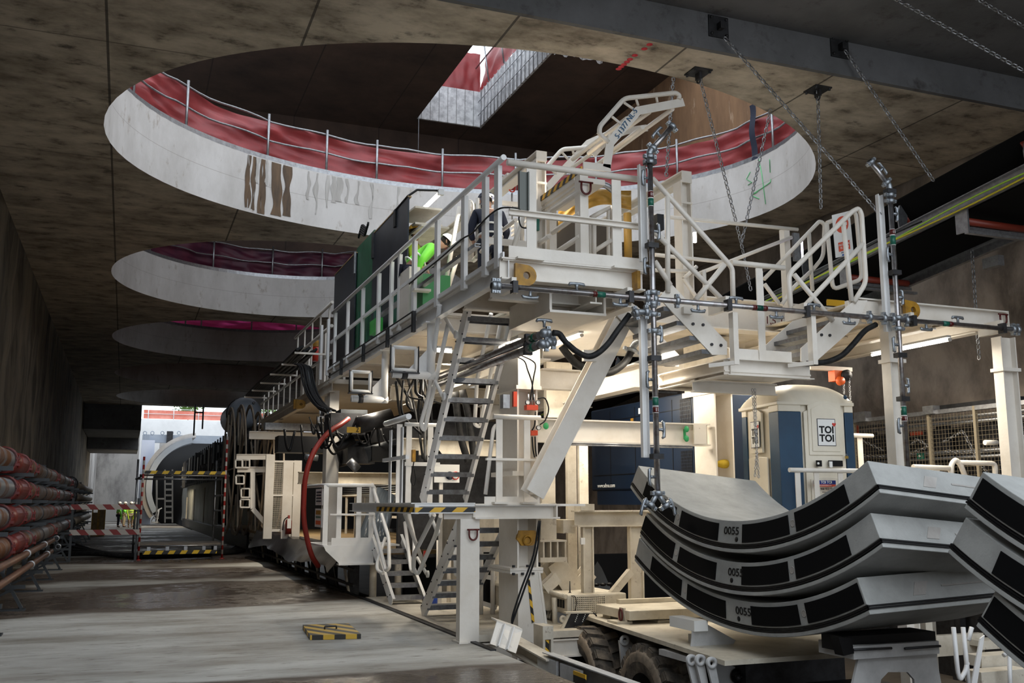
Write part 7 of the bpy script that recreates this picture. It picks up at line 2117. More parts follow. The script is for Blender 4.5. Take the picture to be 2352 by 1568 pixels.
BX('tail_lamp', BLACK, vh, bY(1243, 1440, 13.2).x, 13.2, bY(1243, 1455, 13.2).z, bY(1256, 1440, 13.2).x, 13.3, bY(1243, 1402, 13.2).z)
mb = MB(); mb.lathe(bY(1246, 1410, 13.18), (0, -1, 0), [(0, .025), (.01, .02), (.01, 0)], 10); O('red_lamp', mb, RED, vh)
# load table on the deck
tx0, tx1 = bY(1446, 1420, 11.9).x, bY(1600, 1420, 11.9).x
tz0, tz1 = bY(1446, 1425, 11.9).z, bY(1446, 1403, 11.9).z
mb = MB(); mb.box(tx0, 11.9, tz0, tx1 + .3, 12.9, tz1); O('load_table', mb, VC, vh, bevel=.01)
BX('table_rim', VC, vh, tx0 + .3, 12.75, tz1, tx1 + .3, 12.85, tz1 + .06)
for (x, y) in ((tx0 + .15, 12.7), (tx0 + .5, 12.0), (tx0 + .75, 12.7), (tx1 - .02, 12.0)):
    BX('table_leg', VC, vh, x, y, zdk, x + .14, y + .14, tz0)
    BX('leg_foot', VC, vh, x - .05, y - .05, zdk, x + .19, y + .19, zdk + .03)
lx = bY(1434, 1440, 12.0); BX('lug_plate', VC, vh, lx.x - .1, 12.0, zdk, lx.x + .12, 12.3, zdk + .03)
mb = MB(); mb.path([V((lx.x, 12.1 + .045 * math.cos(a), zdk + .11 + .075 * math.sin(a))) for a in [k * PI / 7 for k in range(14)]], .014, 6, closed=True); O('red_ring', mb, DRED, vh)
mb = MB(); mb.prism([V((lx.x + .02, 12.0, zdk + .03)), V((lx.x + .02, 12.22, zdk + .03)), V((lx.x + .02, 12.17, zdk + .2)), V((lx.x + .02, 12.05, zdk + .2))], (.03, 0, 0)); O('lug', mb, VC, vh)
for (x, y, Y) in ((1434, 1470, 11.8),):
    mb = MB(); c = bY(x, y, Y); mb.lathe(c, (0, -1, 0), [(0, .07), (.03, .07), (.03, .035), (0, .035)], 16); mb.prism([c + V(q) for q in ((-.07, 0, 0), (.07, 0, .0), (.2, 0, -.12), (.15, 0, -.7), (0, 0, -.7), (-.04, 0, -.3))], (0, .04, 0)); O('axle_bracket', mb, VG, vh)
# wheels
LIT_DUST = mat('lit_tyre_dust', (.30, .24, .18), .9, col2=(.12, .1, .08), scale=7)  # tyre dust, made paler so the shaded sidewall looks lit
def wheel(c, r=.65, w=.46):
    wt = O('wheel', (lambda m: (m.lathe(c, (1, 0, 0), [(.0, r * .50), (-.01, r * .56), (-.02, r * .60), (-.03, r * .72), (-.02, r * .84), (.02, r * .93), (.05, r * .96), (w - .05, r * .96), (w, r * .9), (w, r * .4)], 40), m)[1])(MB()), TYRE, vh)
    mb = MB(); mb.lathe(c, (1, 0, 0), [(.01, r * .50), (.02, r * .47), (.10, r * .44), (.12, r * .2), (.08, r * .18), (.08, 0)], 30); O('rim', mb, mat('dark_rim', (.02, .02, .02), .6) if 'dark_rim' not in bpy.data.materials else bpy.data.materials['dark_rim'], wt)
    mb = MB(); mb.lathe(c, (1, 0, 0), [(-.032, r * .70), (-.034, r * .75), (-.024, r * .84), (-.004, r * .90), (-.0, r * .70)], 40); O('lit_dusty_sidewall_band', mb, LIT_DUST, wt)
    mb = MB(); n = 20
    for k in range(n):
        for half in (0, 1):
            a0 = 2 * PI * (k + .5 * half) / n
            vs = []
            for (dx, da0, da1) in ((.015 if half == 0 else w - .015, -.075, .12), (w * .52 if half == 0 else w * .48, .03, .2)):
                for da in (da0, da1):
                    for rr in (r * .93, r * 1.03):
                        vs.append(V(c) + V((dx, rr * math.cos(a0 + da), rr * math.sin(a0 + da))))
            mb.add(vs, [(0, 2, 3, 1), (4, 5, 7, 6), (0, 1, 5, 4), (2, 6, 7, 3), (1, 3, 7, 5), (0, 4, 6, 2)])
            if half == 0 or True:
                x0 = -.012 if half == 0 else w + .012
                vs = [V(c) + V((x0 + (0.012 if half == 0 else -.012) * (rr > r * .9), rr * math.cos(a0 + da), rr * math.sin(a0 + da))) for rr in (r * .86, r * 1.0) for da in (-.06, .10)] + [V(c) + V((.03 if half == 0 else w - .03, rr * math.cos(a0 + da), rr * math.sin(a0 + da))) for rr in (r * .86, r * 1.0) for da in (-.06, .10)]
                mb.add(vs, [(0, 1, 3, 2), (4, 6, 7, 5), (0, 2, 6, 4), (1, 5, 7, 3), (2, 3, 7, 6), (0, 4, 5, 1)])
    O('tread_lugs', mb, TYRE, wt)
for y in (12.78, 10.97):
    wheel(V((5.95, y, -.60)))
    wheel(V((7.9, y, -.60)))
for y in (12.78, 10.97): TB('axle', DSTEEL, vh, [(6.1, y, -.60), (8.2, y, -.60)], .10, 10)
# supports of the segments
pa = bY(1617, 1500, 10.9)
mb = MB()
mb.prism([bY(x, y, 9.9) for x, y in ((1592, 1432), (1622, 1432), (1690, 1470), (1660, 1512), (1584, 1508))], (0, .015, 0))
O('support_rib', mb, VG, vh)
mb = MB(); mb.prism([bY(x, y, 10.35) for x, y in ((1592, 1432), (1622, 1432), (1690, 1470), (1660, 1512), (1584, 1508))], (0, .015, 0)); O('support_rib', mb, VG, vh)
a, b = bY(1592, 1425, 9.88), bY(1624, 1448, 9.88); BX('support_pad', HELM, vh, a.x, 9.86, b.z, b.x, 10.4, a.z)
a, b = bY(1581, 1508, 9.8), bY(1672, 1516, 9.8); BX('support_base', VG, vh, a.x, 9.78, b.z, b.x, 10.45, a.z)
BX('support_column', VG, vh, bY(1608, 1470, 10).x, 10.0, b.z, bY(1650, 1470, 10).x, 10.25, bY(1600, 1462, 10).z)
for k, (x, y) in enumerate(((1586, 1515), (1606, 1515), (1632, 1521))):
    Y = 9.3 - .1 * k; c = bY(x, y, Y)
    mb = MB(); mb.lathe(c, (0, -1, 0), [(0, .06), (.04, .06), (.04, .028), (0, .028)], 18)
    mb.prism([c + V(q) for q in ((-.05, -.02, -.03), (.05, -.02, -.03), (.09, -.02, -.25), (.16, -.02, -.6), (.0, -.02, -.6), (.02, -.02, -.3))], (0, .03, 0)); O('hinge_lug', mb, VG, vh)
mb = MB(); pz = [bY(x, y, 9.8) for x, y in ((1640, 1522), (1910, 1600), (1910, 1640), (1650, 1620))]
mb.prism(pz, (0, .04, 0)); mb.prism([pz[0], pz[1], pz[1] + V((0, .9, .0)), pz[0] + V((0, .9, .0))], (0, 0, .025)); O('front_frame_plate', mb, VG, vh)
mb = MB(); c = bY(1694, 1552, 9.75); mb.lathe(c, (0, -1, 0), [(0, .085), (.02, .085), (.02, 0)], 20); O('frame_hole', mb, BLACK, vh)
mb = MB(); mb.lathe(bY(1694, 1552, 9.7), (-.6, -1, 0), [(0, .03), (.15, .03), (.15, 0)], 10); mb.tube(bY(1700, 1555, 9.68), bY(1730, 1543, 9.68), .012, 6); O('hydraulic_nipple', mb, DSTEEL, vh)
BX('front_chassis', DSTEEL, vh, 6.6, 7.6, -.7, 8.2, 9.6, -.25)
sd = T('steel_pedestal', 'big pale steel trestle with a black block on top carrying the lowest left segment', 'trestle', bY(2050, 1560, 7.8))
q = [(1958, 1481), (2154, 1474), (2152, 1512), (2162, 1568), (2185, 1700), (2112, 1700), (2100, 1560), (2085, 1543), (2040, 1543), (2024, 1560), (2005, 1700), (1925, 1700), (1960, 1568), (1972, 1512)]
mb = MB(); mb.prism([bY(x, y, 7.6) for x, y in q], (0, .03, 0)); mb.prism([bY(x, y, 8.0) for x, y in q], (0, .03, 0)); O('side_plate', mb, VG, sd)
mb = MB(); a, b = bY(1958, 1484, 7.57), bY(2156, 1500, 7.57)
mb.box(a.x, 7.56, b.z, b.x, 8.05, a.z); O('top_plate', mb, VG, sd)
mb = MB(); mb.prism([bY(x, y, 7.55) for x, y in ((1926, 1462), (1956, 1466), (1962, 1500), (1938, 1506))], (0, .12, 0)); O('end_block', mb, BLACK, sd)
a, b = bY(1940, 1462, 7.62), bY(2150, 1484, 7.62); BX('black_block', BLACK, sd, a.x, 7.62, b.z, b.x, 7.95, a.z)
TB('lock_rod', DSTEEL, sd, [bY(1960, 1492, 7.54), bY(2048, 1488, 7.54)], .012, 6); TB('lock_rod', DSTEEL, sd, [bY(2078, 1489, 7.54), bY(2160, 1483, 7.54)], .012, 6)
# guard beam along the pit edge
kb = T('guard_beam', 'long grey steel guide beam along the edge of the pit beside the tyres', 'beam', (4.75, 9, -.2))
mb = MB(); mb.channel((4.75, 11.0, -.1), (4.75, 7.0, -.1), .10, .24, side=-1); O('beam', mb, VG, kb)
BX('top_strip', VG, kb, 4.66, 7.0, .02, 4.74, 11.0, .03)
for y in (10.6, 9.95): BX('clamp_plate', VG, kb, 4.66, y, -.3, 4.69, y + .55, -.02)
y0 = bX(1332, 1540, 4.65).y; BX('striped_plate', HAZC, kb, 4.64, y0 - .15, -.32, 4.655, y0 + .15, -.04)

# stairs and rails low at the right edge
rs = T('steel_stair', 'pale steel stair with checker plate treads low at the right picture edge', 'stair', bY(2280, 1560, 9.9))
mb = MB(); mb.prism([bY(x, y, 9.9) for x, y in ((2262, 1458), (2252, 1466), (2226, 1600), (2240, 1600))], (0, .02, 0)); O('stringer', mb, WHITE, rs)
for (ya, yb, Yk) in ((1470, 1484, 10.6), (1505, 1530, 10.2), (1542, 1568, 9.9)):
    a, b = bY(2252, ya, Yk), bY(2365, yb, Yk)
    mb = MB(); mb.box(a.x, Yk, b.z + .04, b.x, Yk + .26, a.z - .01); mb.box(a.x, Yk - .01, b.z, b.x, Yk, a.z - .01); O('tread', mb, CREAM2, rs)
for pts in (((2190, 1440), (2200, 1545), (2205, 1562), (2218, 1540), (2222, 1520)), ((2212, 1440), (2228, 1600)), ((2232, 1440), (2224, 1470)), ((2318, 1500), (2321, 1600)), ((2305, 1505), (2318, 1494), (2330, 1500))):
    TB('handrail', WHITE, rs, [bY(x, y, 9.7) for x, y in pts], .028, 8, .08)
mb = MB(); a, b = bY(2150, 1460, 10.8), bY(2262, 1500, 10.8); mb.box(a.x, 10.8, b.z, b.x, 10.9, a.z); O('cross_plate', mb, CREAM2, rs)
BX('stair_base', CREAM2, rs, bY(2226, 1600, 9.9).x - .1, 9.8, -1.25, bY(2365, 1600, 9.9).x + .2, 11.2, -.9)
# ================================================================ toilet cabin
tk = T('portable_toilet', 'cream and blue portable toilet cabin standing behind the right stack rail', 'toilet cabin', (8.9, 11.8, 1.1))
K0 = V((8.34, 11.3, 1.12)); ph = math.radians(-8)
ex_, ey_ = V((math.cos(ph), math.sin(ph), 0)), V((-math.sin(ph), math.cos(ph), 0))
S = 1.12
def C_(u, v, z): return K0 + ex_ * (u * S) + ey_ * (v * S) + V((0, 0, z))
H1 = bY(1790, 945, 11.35).z - K0.z         # top of the blue corner posts
HT = bY(1850, 884, 11.6).z - K0.z
def cpr(mb, pts, z0, z1, smooth=False):
    vs = [C_(u, v, z0) for u, v in pts] + [C_(u, v, z1) for u, v in pts]; n = len(pts)
    mb.add(vs, [tuple(range(n))[::-1], tuple(range(n, 2 * n))] + [(i, (i + 1) % n, n + (i + 1) % n, n + i) for i in range(n)], smooth)
mb = MB(); cpr(mb, ((.02, .02), (.98, .02), (.98, .98), (.02, .98)), 0, H1 + .1); O('walls', mb, PLAST, tk)
for (u, v, w1, w2) in ((0, 0, .30, .14), (.90, 0, .12, .14), (0, .88, .14, .12), (.88, .88, .12, .12)):
    pts = [(u - .01, v - .012), (u + w1, v - .012), (u + w1, v + .1), (u + .1, v + w2 + .1), (u - .01, v + w2 + .1)] if (u, v) == (0, 0) else [(u, v - .012), (u + w1, v - .012), (u + w1, v + w2), (u, v + w2)]
    mb = MB(); cpr(mb, pts, 0, H1); O('corner_post', mb, TBLUE, tk, bevel=.01)
    mb = MB(); cpr(mb, pts, H1, H1 + .17); O('post_cap', mb, PLAST, tk, bevel=.01)
mb = MB()
def roof(i, j):
    u, v = -.03 + 1.06 * i, -.03 + 1.06 * j
    h = (1 - abs(2 * i - 1) ** 3.2) * (1 - abs(2 * j - 1) ** 3.2)
    return C_(u, v, H1 + .13 + (HT - H1 - .13) * (h ** .55))
mb.grid(roof, 24, 24); O('roof', mb, PLAST, tk)
mb = MB(); cpr(mb, ((-.03, -.03), (1.03, -.03), (1.03, 1.03), (-.03, 1.03)), H1 + .09, H1 + .14); O('roof_rim', mb, PLAST, tk, bevel=.01)
# door with arched frame and raised panels
def arch(u0, u1, z0, z1, r):
    pts = [(u0, z0), (u1, z0), (u1, z1 - r)] + [(u1 - (u1 - u0) * k / 10, z1 - r + r * math.sin(PI * k / 10)) for k in range(1, 10)] + [(u0, z1 - r)]
    return pts
def face(mb, pts, d0, d1, side=0):
    vs = []
    for d in (d0, d1):
        for (u, z) in pts: vs.append(C_(u, -d, z) if side == 0 else C_(-d, u, z))
    n = len(pts); mb.add(vs, [tuple(range(n))[::-1], tuple(range(n, 2 * n))] + [(i, (i + 1) % n, n + (i + 1) % n, n + i) for i in range(n)])
dr = O('door', (lambda m: (face(m, arch(.33, .88, .05, H1 + .08, .08), 0, .02), m)[1])(MB()), PLAST, tk, bevel=.006)
zA = bY(1880, 920, 11.2).z - K0.z; zB = bY(1880, 1045, 11.2).z - K0.z; zC = bY(1880, 1095, 11.2).z - K0.z
for (z0, z1, r) in ((zB, zA, .07), (.2, zC, .03)):
    mb = MB(); face(mb, arch(.38, .84, z0, z1, r), .02, .035); face(mb, arch(.42, .80, z0 + .05, z1 - .05, r), .035, .045); O('raised_panel', mb, PLAST, dr, bevel=.006)
lz0, lz1 = bY(1890, 1024, 11.2).z - K0.z, bY(1890, 962, 11.2).z - K0.z
def sign(side, u0, u1):
    mb = MB(); face(mb, [(u0, lz0), (u1, lz0), (u1, lz1), (u0, lz1)], .046, .049, side); O('logo_border', mb, NAVY, dr if side == 0 else tk)
    mb = MB(); e = .008; face(mb, [(u0 + e, lz0 + e), (u1 - e, lz0 + e), (u1 - e, lz1 - e), (u0 + e, lz1 - e)], .049, .051, side); O('logo_board', mb, HELM, dr if side == 0 else tk)
    um = (u0 + u1) / 2; P_ = (lambda u, z: C_(u, -.054, z)) if side == 0 else (lambda u, z: C_(-.054, u, z))
    xd = ex_ if side == 0 else -ey_
    hz = lz1 - lz0
    for k, zz in enumerate((.58, .27)):
        text('lettering', ('TO', 'TO')[k] + ('\u0131', 'I')[k] if False else ('TOI'), hz * .36, P_(um + (0 if side == 0 else 0), lz0 + hz * zz), xd, UP, BLACK, dr if side == 0 else tk, sx=1.0 if side == 0 else .8, bold=.004)
    hc = P_(um + (.105 if side == 0 else -.09), lz0 + hz * .79)
    mb = MB(); pts = []
    for k in range(20):
        a = 2 * PI * k / 20; x = 16 * math.sin(a) ** 3; z = 13 * math.cos(a) - 5 * math.cos(2 * a) - 2 * math.cos(3 * a) - math.cos(4 * a)
        pts.append(hc + xd * (x * .0019) + UP * (z * .0019))
    mb.prism(pts, (xd.cross(UP)) * .003); O('heart', mb, RED, dr if side == 0 else tk)
sign(0, .49, .74)
mb = MB(); face(mb, arch(.40, .72, zB + .05, zA - .08, .06), 0, .03, 1); O('side_window_panel', mb, PLAST, tk, bevel=.006)
mb = MB(); face(mb, arch(.3, .8, .1, zB, .02), 0, .02, 1); O('side_lower_panel', mb, PLAST, tk, bevel=.006)
sign(1, .42, .66)
for (x0, x1) in ((1875, 1886), (1903, 1934)):
    a, b = bY(x0, 1057, 11.14), bY(x1, 1071, 11.14)
    BX('lock_plate', BLACK, dr, a.x, 11.12, b.z, b.x, 11.15, a.z)
mb = MB(); a = bY(1879, 1064, 11.1); mb.lathe(a, (0, -1, 0), [(0, .016), (.012, .016), (.012, 0)], 12); mb.box(bY(1906, 1064, 11.1).x, 11.1, a.z - .05, bY(1912, 1064, 11.1).x, 11.12, a.z + .03); O('lock_handle', mb, HELM, dr)
pl_ = T('padlock', 'small brass padlock hanging at the side of the toilet cabin door', 'padlock', bY(1944, 1052, 11.08))
c = bY(1944, 1050, 11.08); BX('lock_body', mat('brass', (.6, .42, .12), .3, .9), pl_, c.x - .018, 11.06, c.z - .018, c.x + .018, 11.09, c.z + .018)
TB('lock_bow', STEEL, pl_, [c + V((-.012, 0, .015)), c + V((-.012, 0, .045)), c + V((.012, 0, .045)), c + V((.012, 0, .015))], .004, 6, .01)
for xp, yp in ((1941, 912), (1714, 923)):
    mb = MB(); c = bY(xp, yp, 11.05 if xp > 1800 else 12.4); mb.lathe(c, (0, -1, 0), [(0, .03), (.01, .03), (.01, .008), (.012, 0)], 16); O('fixing_disc', mb, TBLUE, tk)
# door sticker
a, b = bY(1868, 1103, 11.1), bY(1919, 1132, 11.1)
zs = [bY(1895, y, 11.1).z for y in (1103, 1112, 1117)]
SB = mat('sticker_blue', (.01, .03, .22), .4)
BX('sticker_blue', SB, dr, a.x, 11.085, zs[1], b.x, 11.095, zs[0]); BX('sticker_red', SRED, dr, a.x, 11.085, zs[2], b.x, 11.095, zs[1])
cx_ = (a.x + b.x) / 2
text('lettering', 'TOI TOI', .052, V((cx_ + .02, 11.08, (zs[0] + zs[1]) / 2)), (1, 0, 0), (0, 0, 1), HELM, dr, bold=.001)
text('lettering', 'SANITARIOS M\u00d3VILES, S.A.', .018, V((cx_, 11.08, (zs[1] + zs[2]) / 2)), (1, 0, 0), (0, 0, 1), HELM, dr)
text('lettering', '900 923 099', .045, V((cx_ + .03, 11.08, zs[2] - .035)), (1, 0, 0), (0, 0, 1), BLACK, dr)
text('lettering', 'www.toitoi.es', .02, V((cx_, 11.08, zs[2] - .075)), (1, 0, 0), (0, 0, 1), BLACK, dr)
td = T('toilet_deck', 'cream steel deck under the toilet cabin behind the segment stack', 'deck', (9.3, 11.8, .9))
BX('deck', CREAM2, td, 8.15, 10.9, 1.0, 12.2, 12.8, 1.10)
for (x, y) in ((8.2, 11.0), (10.4, 11.0), (12.0, 12.6), (8.2, 12.6)): BX('leg', CREAM2, td, x, y, -1.25, x + .12, y + .12, 1.0)
rr = T('deck_railing', 'cream tube railing with flat posts in front of the toilet cabin', 'railing', bY(1900, 1085, 10.85))
zr = bY(1890, 1080, 10.9).z
TB('rail', CREAM, rr, [V((bY(1813, 1080, 10.9).x, 10.9, zr)), V((bY(2030, 1080, 10.9).x, 10.9, zr))], .032, 10)
for xp in (1833, 1876, 1931):
    p = bY(xp, 1100, 10.9); BX('post', CREAM, rr, p.x - .04, 10.9, 1.1, p.x + .04, 10.912, zr)
r2 = T('deck_railing', 'cream railing end post with short tube left of the right front post', 'railing', bY(1976, 1080, 12.8))
p = bY(1976, 1000, 12.6); TB('rail', CREAM, r2, [V((bY(1955, 1000, 12.6).x, 12.6, p.z)), V((bY(2004, 1000, 12.6).x, 12.6, p.z))], .035, 10)
BX('post', CREAM, r2, p.x - .05, 12.6, 1.1, p.x + .04, 12.62, p.z)
r3 = T('hoop_railing', 'row of cream bent tube hoops behind the right edge segments', 'railing', bY(2220, 1090, 10.9))
for pts in (((2097, 1072), (2180, 1075)), ((2184, 1110), (2185, 1066), (2195, 1054), (2206, 1066), (2224, 1112)), ((2200, 1062), (2286, 1064), (2286, 1110)), ((2312, 1110), (2314, 1068), (2322, 1058), (2350, 1090)), ((2262, 1016), (2290, 1016))):
    TB('tube', CREAM, r3, [bY(x, y, 11.6) for x, y in pts], .04, 8, .08)
for xp in (2152,): p = bY(xp, 1090, 11.6); BX('post', CREAM, r3, p.x - .04, 11.6, 1.1, p.x + .06, 11.62, bY(xp, 1078, 11.6).z)
# hoist with chains left of it
ho = T('chain_hoist', 'small orange red chain hoist on a cream rail above the toilet cabin', 'hoist', bY(1930, 870, 12))
a, b = bY(1862, 838, 12.1), bY(1958, 853, 12.1)
BX('rail', CREAM, ho, a.x, 12.1, b.z, b.x, 12.2, a.z)
c = bY(1925, 862, 12.0)
BX('trolley', ORANGE, ho, c.x - .10, 11.95, c.z - .09, c.x + .08, 12.1, c.z + .07)
mb = MB(); mb.lathe(bY(1942, 862, 11.95), (0, -1, 0), [(0, .085), (.05, .085), (.05, .06), (.08, .03), (.08, 0)], 16); O('hand_wheel', mb, DSTEEL, ho)
mb = MB(); mb.lathe(bY(1928, 875, 11.92), (0, -1, 0), [(0, .07), (.06, .06), (.06, 0)], 14); O('drum', mb, ORANGE, ho)

def link_chain(mb, p, q, pitch=.078, r=.0095, sag=0, W_=.023):
    p, q = V(p), V(q); Lc = (q - p).length; n = max(2, int(Lc / pitch))
    pts = [p.lerp(q, k / n) - V((0, 0, sag * 4 * (k / n) * (1 - k / n))) for k in range(n + 1)]
    for k in range(n):
        a, b = pts[k], pts[k + 1]; d = (b - a).normalized(); s = d.cross(V((0, 1, 0)) if abs(d.y) < .9 else UP).normalized()
        if k % 2: s = d.cross(s).normalized()
        c = (a + b) / 2; hl = pitch * .52
        lp = [c + d * (hl * .62) + s * W_, c + d * hl, c + d * (hl * .62) - s * W_, c - d * (hl * .62) - s * W_, c - d * hl, c - d * (hl * .62) + s * W_]
        mb.path(lp, r, 5, closed=True)
def chain(lab, pts, group=None, plate=None, **k):
    t = T('hanging_chain', lab, 'chain', pts[0], group)
    mb = MB()
    for a, b in zip(pts, pts[1:]): link_chain(mb, a, b, **k)
    O('links', mb, STEEL, t)
    if plate:
        p, nrm = plate
        mb = MB()
        p = V(p)
        if nrm == 'z':
            mb.box(p.x - .15, p.y - .15, p.z - .02, p.x + .15, p.y + .15, p.z); mb.box(p.x - .02, p.y - .06, p.z - .12, p.x + .02, p.y + .06, p.z - .02)
            mb.path([p + V((.0, .045 * math.cos(a), -.13 + .045 * math.sin(a))) for a in [k_ * PI / 5 for k_ in range(10)]], .012, 5, closed=True)
            for sx in (-1, 1):
                for sy in (-1, 1): mb.lathe(p + V((sx * .12, sy * .12, -.02)), (0, 0, -1), [(0, .02), (.03, .02), (.03, 0)], 6)
        else:
            mb.box(p.x - .16, p.y - .02, p.z - .16, p.x + .16, p.y, p.z + .16); mb.box(p.x - .03, p.y - .12, p.z - .06, p.x + .03, p.y - .02, p.z + .04)
            for sx in (-1, 1):
                for sy in (-1, 1): mb.lathe(p + V((sx * .12, -.02, sy * .12)), (0, -1, 0), [(0, .022), (.03, .022), (.03, 0)], 6)
        O('anchor_plate', mb, DSTEEL, t)
    return t
XC = 10.9
pA, pB = W(1604, 165, Z=8), bX(1700, 560, XC)
pBy = pA + (bX(1700, 560, XC) - pA)
j1 = bY(1703, 560, 12.9)
chain('galvanised chain from the ceiling plate right of the raised gangway, left leg of a V', [pA, j1], plate=(pA, 'z'))
chain('galvanised chain forming the right leg of a V, with a loose end hanging below', [W(1770, 250, Z=8), j1, bY(1725, 668, 12.9)])
q3 = bY(2026, 497, 10.35); chain('galvanised chain from the left anchor plate on the grey beam to the upright pipe', [bY(1663, 85, 10.9), q3], plate=(bY(1649, 63, 11.02), 'y'))
q4_ = bX(2145, 415, XC); chain('galvanised chain from the right anchor plate on the beam face down to the conveyor', [bY(1940, 115, 10.9), bY(2145, 416, 10.75)], plate=(bY(1927, 110, 11.02), 'y'))
q5 = W(1878, 205, Z=8); chain('galvanised chain hanging straight down from the ceiling plate beside the warning sign', [q5, bY(1886, 480, q5.y)], plate=(q5, 'z'))
chain('long galvanised chain crossing the top right corner, lower one', [W(2040, -12, Z=8.5), W(2400, 190, X=10.9)])
chain('galvanised chain at the very top right corner, upper one', [W(2225, -14, Z=8.5), W(2400, 90, X=11.4)])
chain('thin galvanised chain hanging behind the tip of the raised gangway', [bY(1547, 178, 11.9) , bY(1530, 405, 11.9)], pitch=.06)
chain('galvanised chain with hook hanging in front of the far rock wall from the conveyor edge', [bX(2232, 572, XC + 1.25), bX(2249, 826, XC + 1.25)])
chain('loose rusty chain hanging in front of the toilet cabin from the landing', [bY(1728, 892, 11.0), bY(1738, 1035, 11.0), bY(1743, 1098, 11.0)], pitch=.045, r=.005, W_=.013)
chain('rusty chain strand beside the first at the toilet cabin', [bY(1734, 892, 11.02), bY(1738, 1035, 11.02), bY(1734, 1095, 11.02)], pitch=.045, r=.005, W_=.013)
for (a, b) in (((1937, 870), (1939, 905)), ((1950, 862), (1953, 920))):
    chain('white hand chain of the orange hoist', [bY(*a, 11.9), bY(*b, 11.9)], group='hand chains of the orange hoist', pitch=.035, r=.005, W_=.012)

# ================================================================ conveyor
SL = -.111
cv = T('belt_conveyor', 'black belt conveyor hung along the right wall with galvanised stringers and red rollers', 'conveyor', (11.5, 16, 5.5))
zB0, zC0, zA0 = bX(2051, 532, XC), bX(2058, 559, XC), bX(2051, 465, XC)
def zl(p, y): return p.z + SL * (y - p.y)
Y0_, Y1_ = 6.0, 30.0
def strip(x0, za, x1, zb, th=.02):
    mb = MB(); mb.add([(x0, Y0_, za(Y0_)), (x1, Y0_, zb(Y0_)), (x1, Y1_, zb(Y1_)), (x0, Y1_, za(Y1_)), (x0, Y0_, za(Y0_) + th), (x1, Y0_, zb(Y0_) + th), (x1, Y1_, zb(Y1_) + th), (x0, Y1_, za(Y1_) + th)],
                      [(0, 1, 2, 3), (7, 6, 5, 4), (0, 4, 5, 1), (1, 5, 6, 2), (2, 6, 7, 3), (3, 7, 4, 0)]); return mb
BELT = mat('black_belt_rubber', (.005, .005, .005), .9, spec=.1)
O('carrying_belt', strip(XC + .02, lambda y: zl(zA0, y), XC + .34, lambda y: zl(zB0, y) + .05), BELT, cv)
O('carrying_belt', strip(XC + .34, lambda y: zl(zB0, y) + .05, XC + 1.1, lambda y: zl(zB0, y) + .05), BELT, cv)
O('carrying_belt', strip(XC + 1.1, lambda y: zl(zB0, y) + .05, XC + 1.4, lambda y: zl(zA0, y)), BELT, cv)
O('return_belt', strip(XC + .05, lambda y: zl(zC0, y) - .02, XC + 1.25, lambda y: zl(zC0, y) - .05), BELT, cv)
for x_, nm in ((XC, 'near_stringer'), (XC + 1.33, 'far_stringer')):
    za, zb = (lambda y: zl(zB0, y)), (lambda y: zl(zC0, y))
    off = 0 if x_ == XC else -.20
    mb = MB(); mb.channel((x_, Y0_, (za(Y0_) + zb(Y0_)) / 2 + off), (x_, Y1_, (za(Y1_) + zb(Y1_)) / 2 + off), .07, za(8) - zb(8), side=1); O(nm, mb, STEEL, cv)
YC1 = mat('yellow_cable', (.62, .52, .02), .5); YC2 = mat('green_yellow_cable', (.35, .6, .05), .5)
for k, m_ in enumerate((YC1, YC2)):
    TB('cable', m_, cv, [(XC - .06, y, zl(zC0, y) + .03 + .03 * k + .03 * math.sin(y * (1.1 + k * .3))) for y in [Y0_ + j * .5 for j in range(49)]], .013, 6, 0)
TB('cable', BLACK, cv, [(XC - .07, y, zl(zC0, y) + .11 + .03 * math.sin(y * 1.7)) for y in [11 + j * .5 for j in range(30)]], .012, 6, 0)
RROL = mat('dark_red_roller', (.22, .03, .015), .45)
for y in (9.2, 11.55, 13.9, 16.3, 18.7, 21.1):
    z = zl(zB0, y)
    mb = MB(); mb.prism([V((XC + .02, y, z)), V((XC + .16, y, z)), V((XC + .20, y, z + .25)), V((XC + .12, y, z + .42)), V((XC + .05, y, z + .38)), V((XC + .0, y, z + .2))], (0, .02, 0)); O('roller_bracket', mb, STEEL, cv)
    mb = MB(); mb.tube((XC + .08, y + .06, z + .36), (XC + .45, y + .06, z - .02), .055, 10); O('wing_roller', mb, RROL, cv)
for y in (7.6, 10.2, 12.7, 15.3, 18, 20.6):
    z = zl(zC0, y)
    mb = MB(); mb.box(XC - .02, y, z - .33, XC + .01, y + .22, z + .02); mb.box(XC - .02, y, z - .36, XC + 1.4, y + .07, z - .32); mb.box(XC, y + .12, z - .27, XC + 1.4, y + .15, z - .22); O('return_frame', mb, STEEL, cv)
    mb = MB(); mb.tube((XC + .05, y + .1, z - .16), (XC + 1.3, y + .1, z - .16), .055, 10); O('return_roller', mb, RROL, cv)
mb = MB(); mb.box(XC + 1.28, 10.9, zl(zC0, 11) - .46, XC + 1.4, 11.2, zl(zC0, 11) - .3); O('chain_bracket', mb, STEEL, cv)
